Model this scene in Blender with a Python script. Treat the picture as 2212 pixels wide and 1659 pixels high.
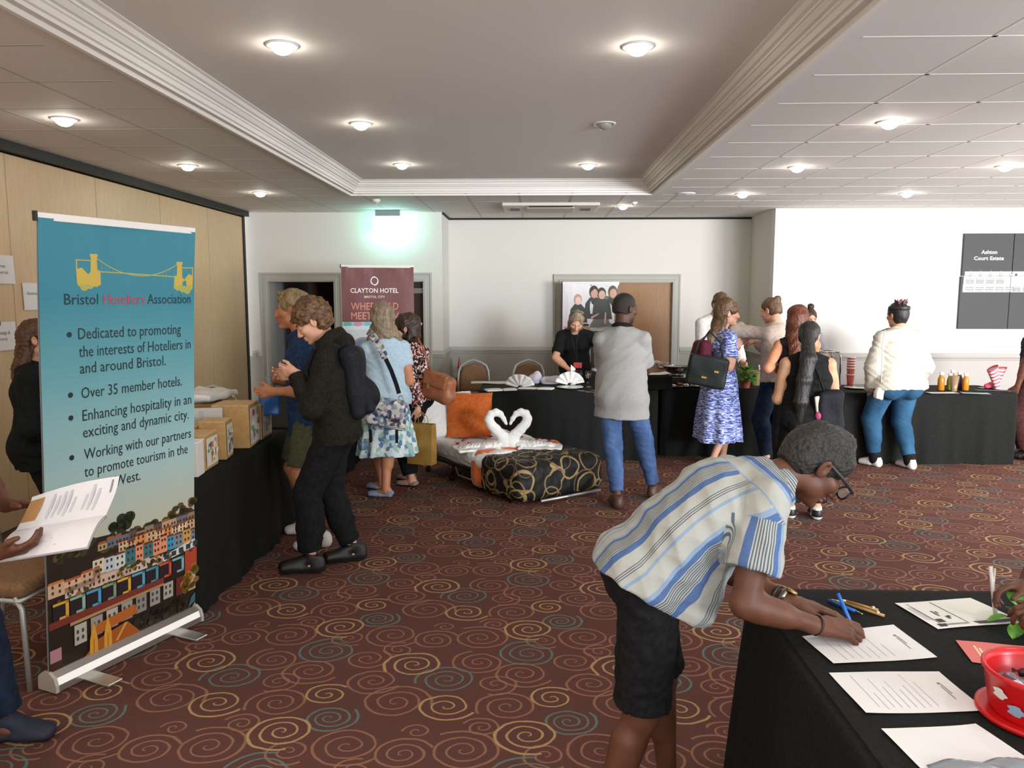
import bpy, bmesh, math, random
import numpy as np
from mathutils import Vector, Matrix
for o in list(bpy.data.objects): bpy.data.objects.remove(o, do_unlink=True)
SC = bpy.context.scene; COL = SC.collection
PI = math.pi; rad = math.radians
random.seed(4)
# ------------------------------------------------------------------ camera
FPX, CAMH, PITCH, YAW = 1670.0, 1.76, 6.5077, 1.6358
cd = bpy.data.cameras.new('camera'); cam = bpy.data.objects.new('camera', cd); COL.objects.link(cam)
cd.sensor_fit = 'HORIZONTAL'; cd.sensor_width = 36.0; cd.lens = FPX/2212*36.0; cd.clip_start = 0.05; cd.clip_end = 100
cam.location = (0, 0, CAMH); cam.rotation_euler = (rad(90-PITCH), 0, rad(YAW)); SC.camera = cam
# ------------------------------------------------------------------ world, exposure, large lights
SC.view_settings.view_transform = 'Standard'; SC.view_settings.look = 'None'
SC.view_settings.gamma = 1.0; SC.view_settings.use_curve_mapping = False
SC.view_settings.exposure = 0.40
W = bpy.data.worlds.new('World'); SC.world = W; W.use_nodes = True
W.node_tree.nodes['Background'].inputs[0].default_value = (1.0, 0.985, 0.97, 1)
W.node_tree.nodes['Background'].inputs[1].default_value = 1.75
SC.cycles.max_bounces = 7; SC.cycles.diffuse_bounces = 4; SC.cycles.glossy_bounces = 3
SC.cycles.transmission_bounces = 6; SC.cycles.caustics_reflective = False; SC.cycles.caustics_refractive = False
SC.cycles.sample_clamp_indirect = 4.0
def area_light(name, loc, target, size, energy, color, spread=180):
    l = bpy.data.lights.new(name, 'AREA'); l.shape = 'RECTANGLE'; l.size, l.size_y = size; l.energy = energy; l.color = color; l.spread = rad(spread)
    o = bpy.data.objects.new(name, l); COL.objects.link(o); o.location = loc
    o.rotation_euler = (Vector(target)-Vector(loc)).to_track_quat('-Z', 'Y').to_euler(); return o
# daylight from the windows along the unseen right-hand side of the room
area_light('window_daylight', (6.6, 3.0, 1.7), (4.0, 10.5, 1.7), (2.2, 1.6), 150, (0.97, 0.98, 1.0), 100)
area_light('window_daylight_rear', (5.5, -2.0, 1.9), (-1.0, 11.0, 2.0), (2.0, 1.4), 75, (0.80, 0.90, 1.0), 60)
LOW, HIGH = 2.90, 3.04           # ceiling heights
SPOTS = [(-3.05, 5.09), (-3.05, 6.89), (-3.05, 8.7), (2.34, 5.33), (2.34, 7.13), (2.34, 8.95), (4.16, 8.95), (4.16, 7.13), (1.13, 10.1),
         (2.38, 3.5), (4.16, 5.3), (4.16, 3.5), (-3.05, 3.3), (-3.05, 1.5), (2.38, 1.7)]
SPOTS_HIGH = [(-1.3, 4.11), (-1.3, 5.93), (-1.3, 7.74), (0.53, 4.18), (0.525, 7.82), (-1.3, 2.3), (0.53, 2.3)]
def down_light(x, y, z):
    l = bpy.data.lights.new('downlight_lamp', 'SPOT'); l.energy = 19; l.color = (1.0, 0.94, 0.86); l.shadow_soft_size = 0.045
    l.spot_size = rad(150); l.spot_blend = 0.6
    o = bpy.data.objects.new('downlight_lamp', l); COL.objects.link(o); o.location = (x, y, z-0.012)
    l = bpy.data.lights.new('downlight_glow', 'POINT'); l.energy = 1.4; l.color = (1.0, 0.95, 0.88); l.shadow_soft_size = 0.03
    o = bpy.data.objects.new('downlight_glow', l); COL.objects.link(o); o.location = (x, y, z-0.05)
for x, y in SPOTS: down_light(x, y, LOW)
for x, y in SPOTS_HIGH: down_light(x, y, HIGH)
# ------------------------------------------------------------------ pixel geometry (2212x1659 photograph -> world)
_th, _ps = rad(PITCH), rad(YAW)
_R = np.array([math.cos(_ps), math.sin(_ps), 0]); _fh = np.array([-math.sin(_ps), math.cos(_ps), 0])
_F = _fh*math.cos(_th)+np.array([0, 0, -math.sin(_th)]); _U = _fh*math.sin(_th)+np.array([0, 0, math.cos(_th)])
def _ray(x, y): return _F+_R*(x-1106)/FPX-_U*(y-829.5)/FPX
def at(x, y, Y): d = _ray(x, y); return np.array([0, 0, CAMH])+d*(Y/d[1])
def atz(x, y, z=0.0): d = _ray(x, y); return np.array([0, 0, CAMH])+d*((z-CAMH)/d[2])
# ------------------------------------------------------------------ materials
MATS = {}
def srgb(c):
    if isinstance(c, str):
        c = c.lstrip('#'); c = [int(c[i:i+2], 16)/255 for i in (0, 2, 4)]
    return tuple(((v/12.92) if v <= 0.04045 else ((v+0.055)/1.055)**2.4) for v in c)+(1,)
class NT:
    """small helper around a node tree"""
    def __init__(s, m): s.t = m.node_tree; s.n = s.t.nodes; s.l = s.t.links
    def new(s, kind, **kw):
        n = s.n.new(kind)
        for k, v in kw.items(): setattr(n, k, v)
        return n
    def put(s, sock, v):
        if hasattr(v, 'is_linked'): s.l.new(v, sock)
        elif v is not None: sock.default_value = v
    def math(s, op, a, b=None, c=None, clamp=False):
        n = s.new('ShaderNodeMath', operation=op, use_clamp=clamp); s.put(n.inputs[0], a)
        if b is not None: s.put(n.inputs[1], b)
        if c is not None: s.put(n.inputs[2], c)
        return n.outputs[0]
    def vmath(s, op, a, b=None):
        n = s.new('ShaderNodeVectorMath', operation=op); s.put(n.inputs[0], a)
        if b is not None: s.put(n.inputs[1], b)
        return n.outputs['Value'] if op in ('LENGTH', 'DOT_PRODUCT', 'DISTANCE') else n.outputs[0]
    def mix(s, f, a, b):
        n = s.new('ShaderNodeMix', data_type='RGBA'); s.put(n.inputs[0], f); s.put(n.inputs[6], a); s.put(n.inputs[7], b); return n.outputs[2]
    def ramp(s, f, stops, mode='LINEAR'):
        n = s.new('ShaderNodeValToRGB'); s.put(n.inputs[0], f); r = n.color_ramp; r.interpolation = mode
        while len(r.elements) < len(stops): r.elements.new(0.5)
        for e, (p, c) in zip(r.elements, stops): e.position = p; e.color = srgb(c)
        return n.outputs[0]
    def coord(s, which='Object', scale=None, rot=None):
        o = s.new('ShaderNodeTexCoord').outputs[which]
        if scale is not None or rot is not None:
            m = s.new('ShaderNodeMapping'); s.put(m.inputs[0], o)
            if scale is not None: m.inputs[3].default_value = scale if hasattr(scale, '__len__') else (scale,)*3
            if rot is not None: m.inputs[2].default_value = rot
            o = m.outputs[0]
        return o
    def noise(s, vec, scale, detail=2, rough=0.5, out=0):
        n = s.new('ShaderNodeTexNoise'); s.put(n.inputs['Vector'], vec); n.inputs['Scale'].default_value = scale
        n.inputs['Detail'].default_value = detail; n.inputs['Roughness'].default_value = rough; return n.outputs[out]
    def voronoi(s, vec, scale, feature='F1', out=0):
        n = s.new('ShaderNodeTexVoronoi', feature=feature); s.put(n.inputs['Vector'], vec); n.inputs['Scale'].default_value = scale; return n.outputs[out]
def mat(name, col='#808080', rough=0.6, metal=0.0, emit=0.0, spec=0.5, alpha=1.0, trans=0.0, sheen=0.0):
    """plain Principled material, cached by name"""
    if name in MATS: return MATS[name]
    m = bpy.data.materials.new(name); m.use_nodes = True; MATS[name] = m
    b = m.node_tree.nodes['Principled BSDF']; c = srgb(col)
    b.inputs['Base Color'].default_value = c; b.inputs['Roughness'].default_value = rough; b.inputs['Metallic'].default_value = metal
    b.inputs['Specular IOR Level'].default_value = spec; b.inputs['Alpha'].default_value = alpha
    b.inputs['Transmission Weight'].default_value = trans; b.inputs['Sheen Weight'].default_value = sheen
    if emit: b.inputs['Emission Color'].default_value = c; b.inputs['Emission Strength'].default_value = emit
    return m
def bsdf(m): return m.node_tree.nodes['Principled BSDF']
def bump(m, height, strength=0.3, dist=0.01):
    t = NT(m); n = t.new('ShaderNodeBump'); n.inputs['Strength'].default_value = strength; n.inputs['Distance'].default_value = dist
    t.put(n.inputs['Height'], height); t.l.new(n.outputs[0], bsdf(m).inputs['Normal'])
def fab(name, c1, c2=None, scale=60, rough=0.9, bs=0.25, stretch=(1, 1, 1), sheen=0.0, spec=0.2, detail=3):
    """cloth: two close tones in a fine noise plus a soft weave bump"""
    if name in MATS: return MATS[name]
    m = mat(name, c1, rough, spec=spec, sheen=sheen); t = NT(m)
    co = t.coord('Object', stretch); f = t.noise(co, scale, detail)
    t.l.new(t.ramp(f, [(0.35, c1), (0.65, c2 or c1)]), bsdf(m).inputs['Base Color'])
    bump(m, f, bs, 0.004); return m
def skin(name, c1, c2, lips=None):
    if name in MATS: return MATS[name]
    m = mat(name, c1, 0.5, spec=0.35); t = NT(m)
    f = t.noise(t.coord('Object'), 14, 4); t.l.new(t.ramp(f, [(0.3, c1), (0.7, c2)]), bsdf(m).inputs['Base Color'])
    bump(m, t.noise(t.coord('Object'), 160, 2), 0.08, 0.003); return m
def hairmat(name, c1, c2, scale=50, stretch=(1, 1, 0.12), rough=0.45):
    if name in MATS: return MATS[name]
    m = mat(name, c1, rough, spec=0.4); t = NT(m)
    f = t.noise(t.coord('Object', stretch), scale, 4, 0.6); t.l.new(t.ramp(f, [(0.35, c1), (0.66, c2)]), bsdf(m).inputs['Base Color'])
    bump(m, f, 0.6, 0.012); return m
def printmat(name, rough=0.5, spec=0.4):
    """ink on a printed thing: colour from the mesh's 'Col' attribute"""
    if name in MATS: return MATS[name]
    m = mat(name, '#ffffff', rough, spec=spec); t = NT(m); a = t.new('ShaderNodeVertexColor', layer_name='Col')
    t.l.new(a.outputs[0], bsdf(m).inputs['Base Color']); return m
# ------------------------------------------------------------------ objects
def link(name, data=None, parent=None, loc=None, rotz=0.0):
    o = bpy.data.objects.new(name, data); COL.objects.link(o)
    if parent is not None: o.parent = parent
    if loc is not None: o.location = tuple(float(v) for v in loc)
    if rotz: o.rotation_euler = (0, 0, rad(rotz))
    return o
def tag(o, label, cat, group=None, kind=None):
    o['label'] = label; o['category'] = cat
    if group: o['group'] = group
    if kind: o['kind'] = kind
    return o
def thing(name, label, cat, loc=(0, 0, 0), rotz=0.0, group=None):
    return tag(link(name, None, None, loc, rotz), label, cat, group)
def copy_tree(o, parent=None):
    c = o.copy(); COL.objects.link(c)
    if parent is not None: c.parent = parent
    for ch in list(o.children): copy_tree(ch, c)
    return c
class MB:
    """collects shapes and links them as ONE mesh object"""
    def __init__(s): s.v = []; s.f = []; s.m = []; s.c = []; s.smooth = []; s.hascol = False
    def add(s, verts, faces, mi=0, col=None, smooth=False, mis=None):
        b = len(s.v); s.v.extend([tuple(float(q) for q in p) for p in verts])
        for i, f in enumerate(faces):
            s.f.append(tuple(b+int(j) for j in f)); s.m.append(mi if mis is None else mis[i]); s.c.append(col); s.smooth.append(smooth)
        if col is not None: s.hascol = True
        return s
    def box(s, c, h, rz=0.0, mi=0, rot=None, col=None):
        R = np.array(rot) if rot is not None else RZ(rz)
        P = [np.array(c)+R@(np.array(h)*np.array(q)) for q in ((-1,-1,-1),(1,-1,-1),(1,1,-1),(-1,1,-1),(-1,-1,1),(1,-1,1),(1,1,1),(-1,1,1))]
        return s.add(P, [(0,3,2,1),(4,5,6,7),(0,1,5,4),(1,2,6,5),(2,3,7,6),(3,0,4,7)], mi, col)
    def lathe(s, prof, c=(0, 0, 0), n=24, mi=0, rot=None, smooth=True, cap=True, sx=1, sy=1, col=None):
        R = np.array(rot) if rot is not None else np.eye(3); P = []; F = []
        for r, z in prof:
            for i in range(n):
                a = 2*PI*i/n; P.append(np.array(c)+R@np.array([r*math.cos(a)*sx, r*math.sin(a)*sy, z]))
        for k in range(len(prof)-1):
            for i in range(n):
                j = (i+1) % n; F.append((k*n+i, k*n+j, (k+1)*n+j, (k+1)*n+i))
        if cap:
            F.append(tuple(range(n))[::-1]); F.append(tuple((len(prof)-1)*n+i for i in range(n)))
        return s.add(P, F, mi, col, smooth)
    def tube(s, pts, r, n=10, mi=0, closed=False, smooth=True, flat=None, col=None):
        """tube along a polyline; r is a number or one per point; flat=(ratio) squashes it along its own second axis"""
        P = [np.array(p, float) for p in pts]; m = len(P); rs = r if hasattr(r, '__len__') else [r]*m; V = []; F = []; up = None
        for i in range(m):
            d = (P[(i+1) % m]-P[i-1]) if closed else (P[min(i+1, m-1)]-P[max(i-1, 0)])
            d = d/(np.linalg.norm(d)+1e-9)
            if up is None:
                up = np.array([0, 0, 1.0]) if abs(d[2]) < 0.9 else np.array([1.0, 0, 0])
            u = up-d*np.dot(up, d); u /= np.linalg.norm(u)+1e-9; w = np.cross(d, u); up = u
            for k in range(n):
                a = 2*PI*k/n; V.append(P[i]+rs[i]*(u*math.cos(a)*(flat or 1)+w*math.sin(a)))
        for i in range(m if closed else m-1):
            for k in range(n):
                q = (k+1) % n; i2 = (i+1) % m; F.append((i*n+k, i*n+q, i2*n+q, i2*n+k))
        if not closed: F.append(tuple(range(n))[::-1]); F.append(tuple((m-1)*n+k for k in range(n)))
        return s.add(V, F, mi, col, smooth)
    def prism(s, poly, z0, z1, o=(0, 0, 0), ux=(1, 0, 0), uy=(0, 1, 0), mi=0, col=None):
        o, ux, uy = np.array(o, float), np.array(ux, float), np.array(uy, float); nz = np.cross(ux, uy); n = len(poly)
        V = [o+ux*a+uy*b+nz*z0 for a, b in poly]+[o+ux*a+uy*b+nz*z1 for a, b in poly]
        F = [tuple(range(n))[::-1], tuple(range(n, 2*n))]+[(i, (i+1) % n, n+(i+1) % n, n+i) for i in range(n)]
        return s.add(V, F, mi, col)
    def grid(s, fn, nu, nv, mi=0, smooth=True, closed_u=False, col=None, thick=None):
        V = [fn(i/nu, j/nv) for j in range(nv+1) for i in range(nu+1)]; F = []
        for j in range(nv):
            for i in range(nu): a = j*(nu+1)+i; F.append((a, a+1, a+nu+2, a+nu+1))
        return s.add(V, F, mi, col, smooth)
    def ball(s, c, r, n=16, mi=0, rot=None, col=None):
        r = r if hasattr(r, '__len__') else (r, r, r); R = np.array(rot) if rot is not None else np.eye(3); V = []; F = []; m = n//2
        for j in range(m+1):
            t = PI*j/m
            for i in range(n):
                a = 2*PI*i/n; V.append(np.array(c)+R@np.array([r[0]*math.sin(t)*math.cos(a), r[1]*math.sin(t)*math.sin(a), r[2]*math.cos(t)]))
        for j in range(m):
            for i in range(n): q = (i+1) % n; F.append((j*n+i, (j+1)*n+i, (j+1)*n+q, j*n+q))
        return s.add(V, F, mi, col, True)
    def build(s, name, mats, parent=None, loc=None, rotz=0.0, bevel=0.0, solid=0.0, attrs=None):
        me = bpy.data.meshes.new(name); me.from_pydata(s.v, [], s.f)
        for m in (mats if isinstance(mats, (list, tuple)) else [mats]): me.materials.append(m)
        if s.f:
            me.polygons.foreach_set('material_index', s.m); me.polygons.foreach_set('use_smooth', s.smooth)
        if s.hascol:
            ca = me.color_attributes.new('Col', 'FLOAT_COLOR', 'CORNER'); a = np.ones((len(me.loops), 4), np.float32); i = 0
            for f, c in zip(s.f, s.c): a[i:i+len(f)] = c if c is not None else (1, 1, 1, 1); i += len(f)
            ca.data.foreach_set('color', a.ravel())
        me.update(); o = link(name, me, parent, loc, rotz)
        if solid: md = o.modifiers.new('solid', 'SOLIDIFY'); md.thickness = solid; md.offset = 0
        if bevel: md = o.modifiers.new('bevel', 'BEVEL'); md.width = bevel; md.segments = 2; md.limit_method = 'ANGLE'
        return o
def RX(a): a = rad(a); c, s = math.cos(a), math.sin(a); return np.array([[1, 0, 0], [0, c, -s], [0, s, c]])
def RY(a): a = rad(a); c, s = math.cos(a), math.sin(a); return np.array([[c, 0, s], [0, 1, 0], [-s, 0, c]])
def RZ(a): a = rad(a); c, s = math.cos(a), math.sin(a); return np.array([[c, -s, 0], [s, c, 0], [0, 0, 1]])
def V3(*a): return np.array(a, float)
def unit(v): v = np.array(v, float); return v/(np.linalg.norm(v)+1e-9)
_txt = {}
def text_mesh(t, bold=0.0):
    """letters as flat triangles, height of a capital = 1"""
    if (t, bold) in _txt: return _txt[(t, bold)]
    c = bpy.data.curves.new('lettering', 'FONT'); c.body = t; c.size = 1.0; c.offset = bold; c.resolution_u = 2; c.fill_mode = 'FRONT'
    o = bpy.data.objects.new('lettering', c); COL.objects.link(o); dg = bpy.context.evaluated_depsgraph_get(); dg.update()
    me = bpy.data.meshes.new_from_object(o.evaluated_get(dg)); v = np.array([p.co[:2] for p in me.vertices]).reshape(-1, 2); f = [tuple(p.vertices) for p in me.polygons]
    bpy.data.objects.remove(o); bpy.data.curves.remove(c); bpy.data.meshes.remove(me)
    if len(v): v = v/0.69
    _txt[(t, bold)] = (v, f); return v, f
class Ink:
    """flat printing in (u, v) metres on a sheet placed by fn(u, v, lift)"""
    def __init__(s, fn, mb): s.fn = fn; s.mb = mb
    def poly(s, pts, col, lift=1): s.mb.add([s.fn(u, v, lift) for u, v in pts], [tuple(range(len(pts)))], 0, srgb(col) if not (isinstance(col, tuple) and len(col) == 4) else col)
    def rect(s, u0, v0, u1, v1, col, lift=1): s.poly([(u0, v0), (u1, v0), (u1, v1), (u0, v1)], col, lift)
    def disc(s, u, v, r, col, lift=1, n=16, ry=None): s.poly([(u+r*math.cos(2*PI*i/n), v+(ry or r)*math.sin(2*PI*i/n)) for i in range(n)], col, lift)
    def line(s, pts, w, col, lift=1):
        for (a, b), (c, d) in zip(pts[:-1], pts[1:]):
            l = math.hypot(c-a, d-b)+1e-9; nx, ny = -(d-b)/l*w/2, (c-a)/l*w/2; s.poly([(a+nx, b+ny), (a-nx, b-ny), (c-nx, d-ny), (c+nx, d+ny)], col, lift)
    def text(s, t, u, v, h, col, width=None, align='l', lift=2, bold=0.0, skew=0.0):
        vv, ff = text_mesh(t, bold)
        if not len(vv): return
        x = vv.copy(); w0 = x[:, 0].max()-x[:, 0].min(); sx = h if width is None else width/w0
        x[:, 0] = (x[:, 0]-x[:, 0].min())*sx; x[:, 1] *= h; tw = w0*sx
        x[:, 0] += u-(0 if align == 'l' else tw/2 if align == 'c' else tw); x[:, 1] += v
        s.mb.add([s.fn(a, b, lift) for a, b in x], ff, 0, srgb(col))
# ------------------------------------------------------------------ smooth-blended solids -> one continuous mesh
def smin(a, b, k):
    h = np.clip(0.5+0.5*(b-a)/k, 0, 1); return b+(a-b)*h-k*h*(1-h)
class G:
    """group of blended solids: union / subtraction, then plane cuts, then cloth-fold displacement"""
    def __init__(s, k=0.02): s.k = k; s.p = []; s.cuts = []; s.disp = []
    def add(s, f, lo, hi, k=None, mode='u'): s.p.append((f, np.array(lo), np.array(hi), k or s.k, mode)); return s
    def cap(s, a, b, ra, rb=None, u=None, w=1.0, k=None, mode='u'):
        """tapered capsule; with u/w its section is widened w times along u"""
        a, b = V3(*a), V3(*b); rb = ra if rb is None else rb; ba = b-a; L2 = float(ba@ba)+1e-12; m = max(ra, rb)*max(w, 1)
        uu = None if u is None else unit(u)
        def f(X, Y, Z):
            x, y, z = X-a[0], Y-a[1], Z-a[2]; t = np.clip((x*ba[0]+y*ba[1]+z*ba[2])/L2, 0, 1)
            qx, qy, qz = x-t*ba[0], y-t*ba[1], z-t*ba[2]; q2 = qx*qx+qy*qy+qz*qz
            if uu is not None and w != 1: qu = qx*uu[0]+qy*uu[1]+qz*uu[2]; q2 = np.maximum(q2-qu*qu*(1-1/(w*w)), 0)
            return np.sqrt(q2)-(ra+(rb-ra)*t)
        return s.add(f, np.minimum(a, b)-m, np.maximum(a, b)+m, k, mode)
    def ell(s, c, r, R=None, k=None, mode='u'):
        c, r = V3(*c), V3(*r); R = np.eye(3) if R is None else R; m = r.max() if not np.allclose(R, np.eye(3)) else r
        def f(X, Y, Z):
            x, y, z = X-c[0], Y-c[1], Z-c[2]; k0 = 0; k1 = 0
            for i in range(3):
                q = x*R[i, 0]+y*R[i, 1]+z*R[i, 2]; k0 = k0+(q/r[i])**2; k1 = k1+(q/r[i]**2)**2
            k0 = np.sqrt(k0); return k0*(k0-1)/(np.sqrt(k1)+1e-6)
        return s.add(f, c-m, c+m, k, mode)
    def box(s, c, h, R=None, r=0.01, k=None, mode='u'):
        c, h = V3(*c), V3(*h); R = np.eye(3) if R is None else R; m = np.abs(R.T)@h+r
        def f(X, Y, Z):
            x, y, z = X-c[0], Y-c[1], Z-c[2]; o2 = 0; ins = None
            for i in range(3):
                q = np.abs(x*R[i, 0]+y*R[i, 1]+z*R[i, 2])-(h[i]-r); o2 = o2+np.maximum(q, 0)**2; ins = q if ins is None else np.maximum(ins, q)
            return np.sqrt(o2)+np.minimum(ins, 0)-r
        return s.add(f, c-m, c+m, k, mode)
    def ring(s, c, axis, Rr, r, u=None, w=1.0, k=None, squash=1.0, mode='u'):
        c, ax = V3(*c), unit(axis); m = Rr*max(w, 1)+r; uu = None if u is None else unit(u)
        def f(X, Y, Z):
            x, y, z = X-c[0], Y-c[1], Z-c[2]; h = x*ax[0]+y*ax[1]+z*ax[2]; q2 = x*x+y*y+z*z-h*h
            if uu is not None: qu = x*uu[0]+y*uu[1]+z*uu[2]; q2 = q2-qu*qu*(1-1/(w*w))
            return np.sqrt((np.sqrt(np.maximum(q2, 0))-Rr)**2+(h/squash)**2)-r
        return s.add(f, c-m, c+m, k, mode)
    def group(s, g, k=None, mode='u'): s.p.append((g, None, None, k or s.k, mode)); return s
    def cut(s, pt, n):
        """keep the side n points away from"""
        pt, n = V3(*pt), unit(n); s.cuts.append(lambda X, Y, Z: (X-pt[0])*n[0]+(Y-pt[1])*n[1]+(Z-pt[2])*n[2]); return s
    def folds(s, amp, freq, seed=0, dirs=None, n=5, ridged=False):
        rs = np.random.RandomState(seed); D = []
        for i in range(n):
            d = unit(rs.randn(3)) if dirs is None else unit(np.array(dirs)+0.35*rs.randn(3)); D.append((d*freq*(0.6+0.9*rs.rand()), rs.rand()*6.28))
        def f(X, Y, Z):
            o = 0
            for d, ph in D:
                v = np.sin(X*d[0]+Y*d[1]+Z*d[2]+ph+1.3*np.sin((X*d[1]-Y*d[0]+Z*d[0])*0.6+ph)); o = o+((1-np.abs(v))*1.4-0.6 if ridged else v)
            return -o*(amp/len(D)**0.5)
        s.disp.append(f); return s
    def bounds(s):
        lo, hi = np.full(3, 9.), np.full(3, -9.)
        for f, a, b, k, mode in s.p:
            if isinstance(f, G): a, b = f.bounds()
            if mode == 'u': lo = np.minimum(lo, a); hi = np.maximum(hi, b)
        return lo, hi
    def field(s, xs, ys, zs):
        F = np.full((len(xs), len(ys), len(zs)), 0.09, np.float32)
        for f, a, b, k, mode in s.p:
            if isinstance(f, G): a, b = f.bounds()
            pad = max(k, 0.012)+0.012
            sl = [slice(int(np.searchsorted(q, a[i]-pad)), int(np.searchsorted(q, b[i]+pad))) for i, q in enumerate((xs, ys, zs))]
            if any(t.stop <= t.start for t in sl): continue
            x, y, z = xs[sl[0]], ys[sl[1]], zs[sl[2]]
            d = f.field(x, y, z) if isinstance(f, G) else f(x[:, None, None], y[None, :, None], z[None, None, :])
            sub = F[tuple(sl)]
            F[tuple(sl)] = smin(sub, d, k) if mode == 'u' else -smin(-sub, d, k)
        X, Y, Z = xs[:, None, None], ys[None, :, None], zs[None, None, :]
        for f in s.disp: F = F+f(X, Y, Z)
        for f in s.cuts: F = np.maximum(F, f(X, Y, Z))
        return F
def axis(lo, hi, res, fine=()):
    o = [lo]
    while o[-1] < hi:
        r = res
        for a, b, q in fine:
            if a <= o[-1] <= b: r = min(r, q)
        o.append(o[-1]+r)
    return np.array(o, np.float32)
def nets(g, res, fine=None):
    """naive surface nets -> vertices, quads"""
    lo, hi = g.bounds(); fine = fine or [[], [], []]
    A = [axis(lo[i]-2.5*res-0.01, hi[i]+2.5*res+0.01, res, fine[i]) for i in range(3)]
    F = g.field(*A); S = F < 0; c = np.zeros(tuple(n-1 for n in S.shape), np.uint8)
    for i in (0, 1):
        for j in (0, 1):
            for k in (0, 1): c += S[i:S.shape[0]-1+i, j:S.shape[1]-1+j, k:S.shape[2]-1+k]
    act = (c > 0) & (c < 8); I, J, K = np.nonzero(act); n = len(I)
    idx = np.full(c.shape, -1, np.int32); idx[I, J, K] = np.arange(n)
    acc = np.zeros((n, 3)); cnt = np.zeros(n); cs = [(i, j, k) for i in (0, 1) for j in (0, 1) for k in (0, 1)]
    for p in cs:
        for ax in range(3):
            if p[ax]: continue
            q = list(p); q[ax] = 1
            f0 = F[I+p[0], J+p[1], K+p[2]]; f1 = F[I+q[0], J+q[1], K+q[2]]; m = (f0 < 0) != (f1 < 0)
            t = np.where(m, f0/(f0-f1+1e-12), 0)
            for d, (Q, ar) in enumerate(((I, A[0]), (J, A[1]), (K, A[2]))):
                v = ar[Q+p[d]].astype(float)
                if d == ax: v = v+t*(ar[Q+1]-ar[Q])
                acc[:, d] += np.where(m, v, 0)
            cnt += m
    V = acc/cnt[:, None]; Q = []
    for ax in range(3):
        s0 = [slice(0, n-1) if d == ax else slice(1, n-1) for d, n in enumerate(S.shape)]; s1 = [slice(1, n) if d == ax else slice(1, n-1) for d, n in enumerate(S.shape)]
        a, b = S[tuple(s0)], S[tuple(s1)]; w = np.nonzero(a != b); w = [w[d]+(0 if d == ax else 1) for d in range(3)]
        e1, e2 = [d for d in range(3) if d != ax]
        def cell(o1, o2):
            z = [w[0], w[1], w[2]]; z[e1] = w[e1]-o1; z[e2] = w[e2]-o2; return idx[z[0], z[1], z[2]]
        q = np.stack([cell(1, 1), cell(0, 1), cell(0, 0), cell(1, 0)], 1); inside = S[w[0], w[1], w[2]]
        flip = inside if ax != 1 else ~inside; q[~flip] = q[~flip][:, ::-1]; Q.append(q)
    return V, np.concatenate(Q)
def solid(name, g, mats, res=0.008, parent=None, paint=None, fine=None, attr=None, extra=None, loc=None, rotz=0.0):
    """mesh a group; paint(C) -> material index per face; attr(V) -> dict of per-vertex floats; extra = MB joined in"""
    V, Q = nets(g, res, fine); mi = paint(V[Q].mean(1)) if paint is not None else np.zeros(len(Q), int)
    if extra is not None:
        ev = np.array(extra.v).reshape(-1, 3); nb = len(V); V2 = np.concatenate([V, ev]); faces = [tuple(q) for q in Q]+[tuple(i+nb for i in f) for f in extra.f]; mi = list(mi)+list(extra.m)
        me = bpy.data.meshes.new(name); me.from_pydata(V2.tolist(), [], faces)
    else:
        me = bpy.data.meshes.new(name); me.vertices.add(len(V)); me.vertices.foreach_set('co', V.ravel().astype(np.float32))
        me.loops.add(len(Q)*4); me.loops.foreach_set('vertex_index', Q.ravel().astype(np.int32)); me.polygons.add(len(Q))
        me.polygons.foreach_set('loop_start', np.arange(0, len(Q)*4, 4, dtype=np.int32))
    for m in (mats if isinstance(mats, (list, tuple)) else [mats]): me.materials.append(m)
    me.update(calc_edges=True)
    me.polygons.foreach_set('material_index', np.array(mi, np.int32)); me.polygons.foreach_set('use_smooth', np.ones(len(me.polygons), bool))
    if attr is not None:
        fc = V[Q].mean(1)
        for k, val in attr(V, Q, fc).items():      # val: per corner
            a = me.attributes.new(k, 'FLOAT', 'CORNER'); a.data.foreach_set('value', val.ravel().astype(np.float32))
    me.update(); return link(name, me, parent, loc, rotz)
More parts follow.
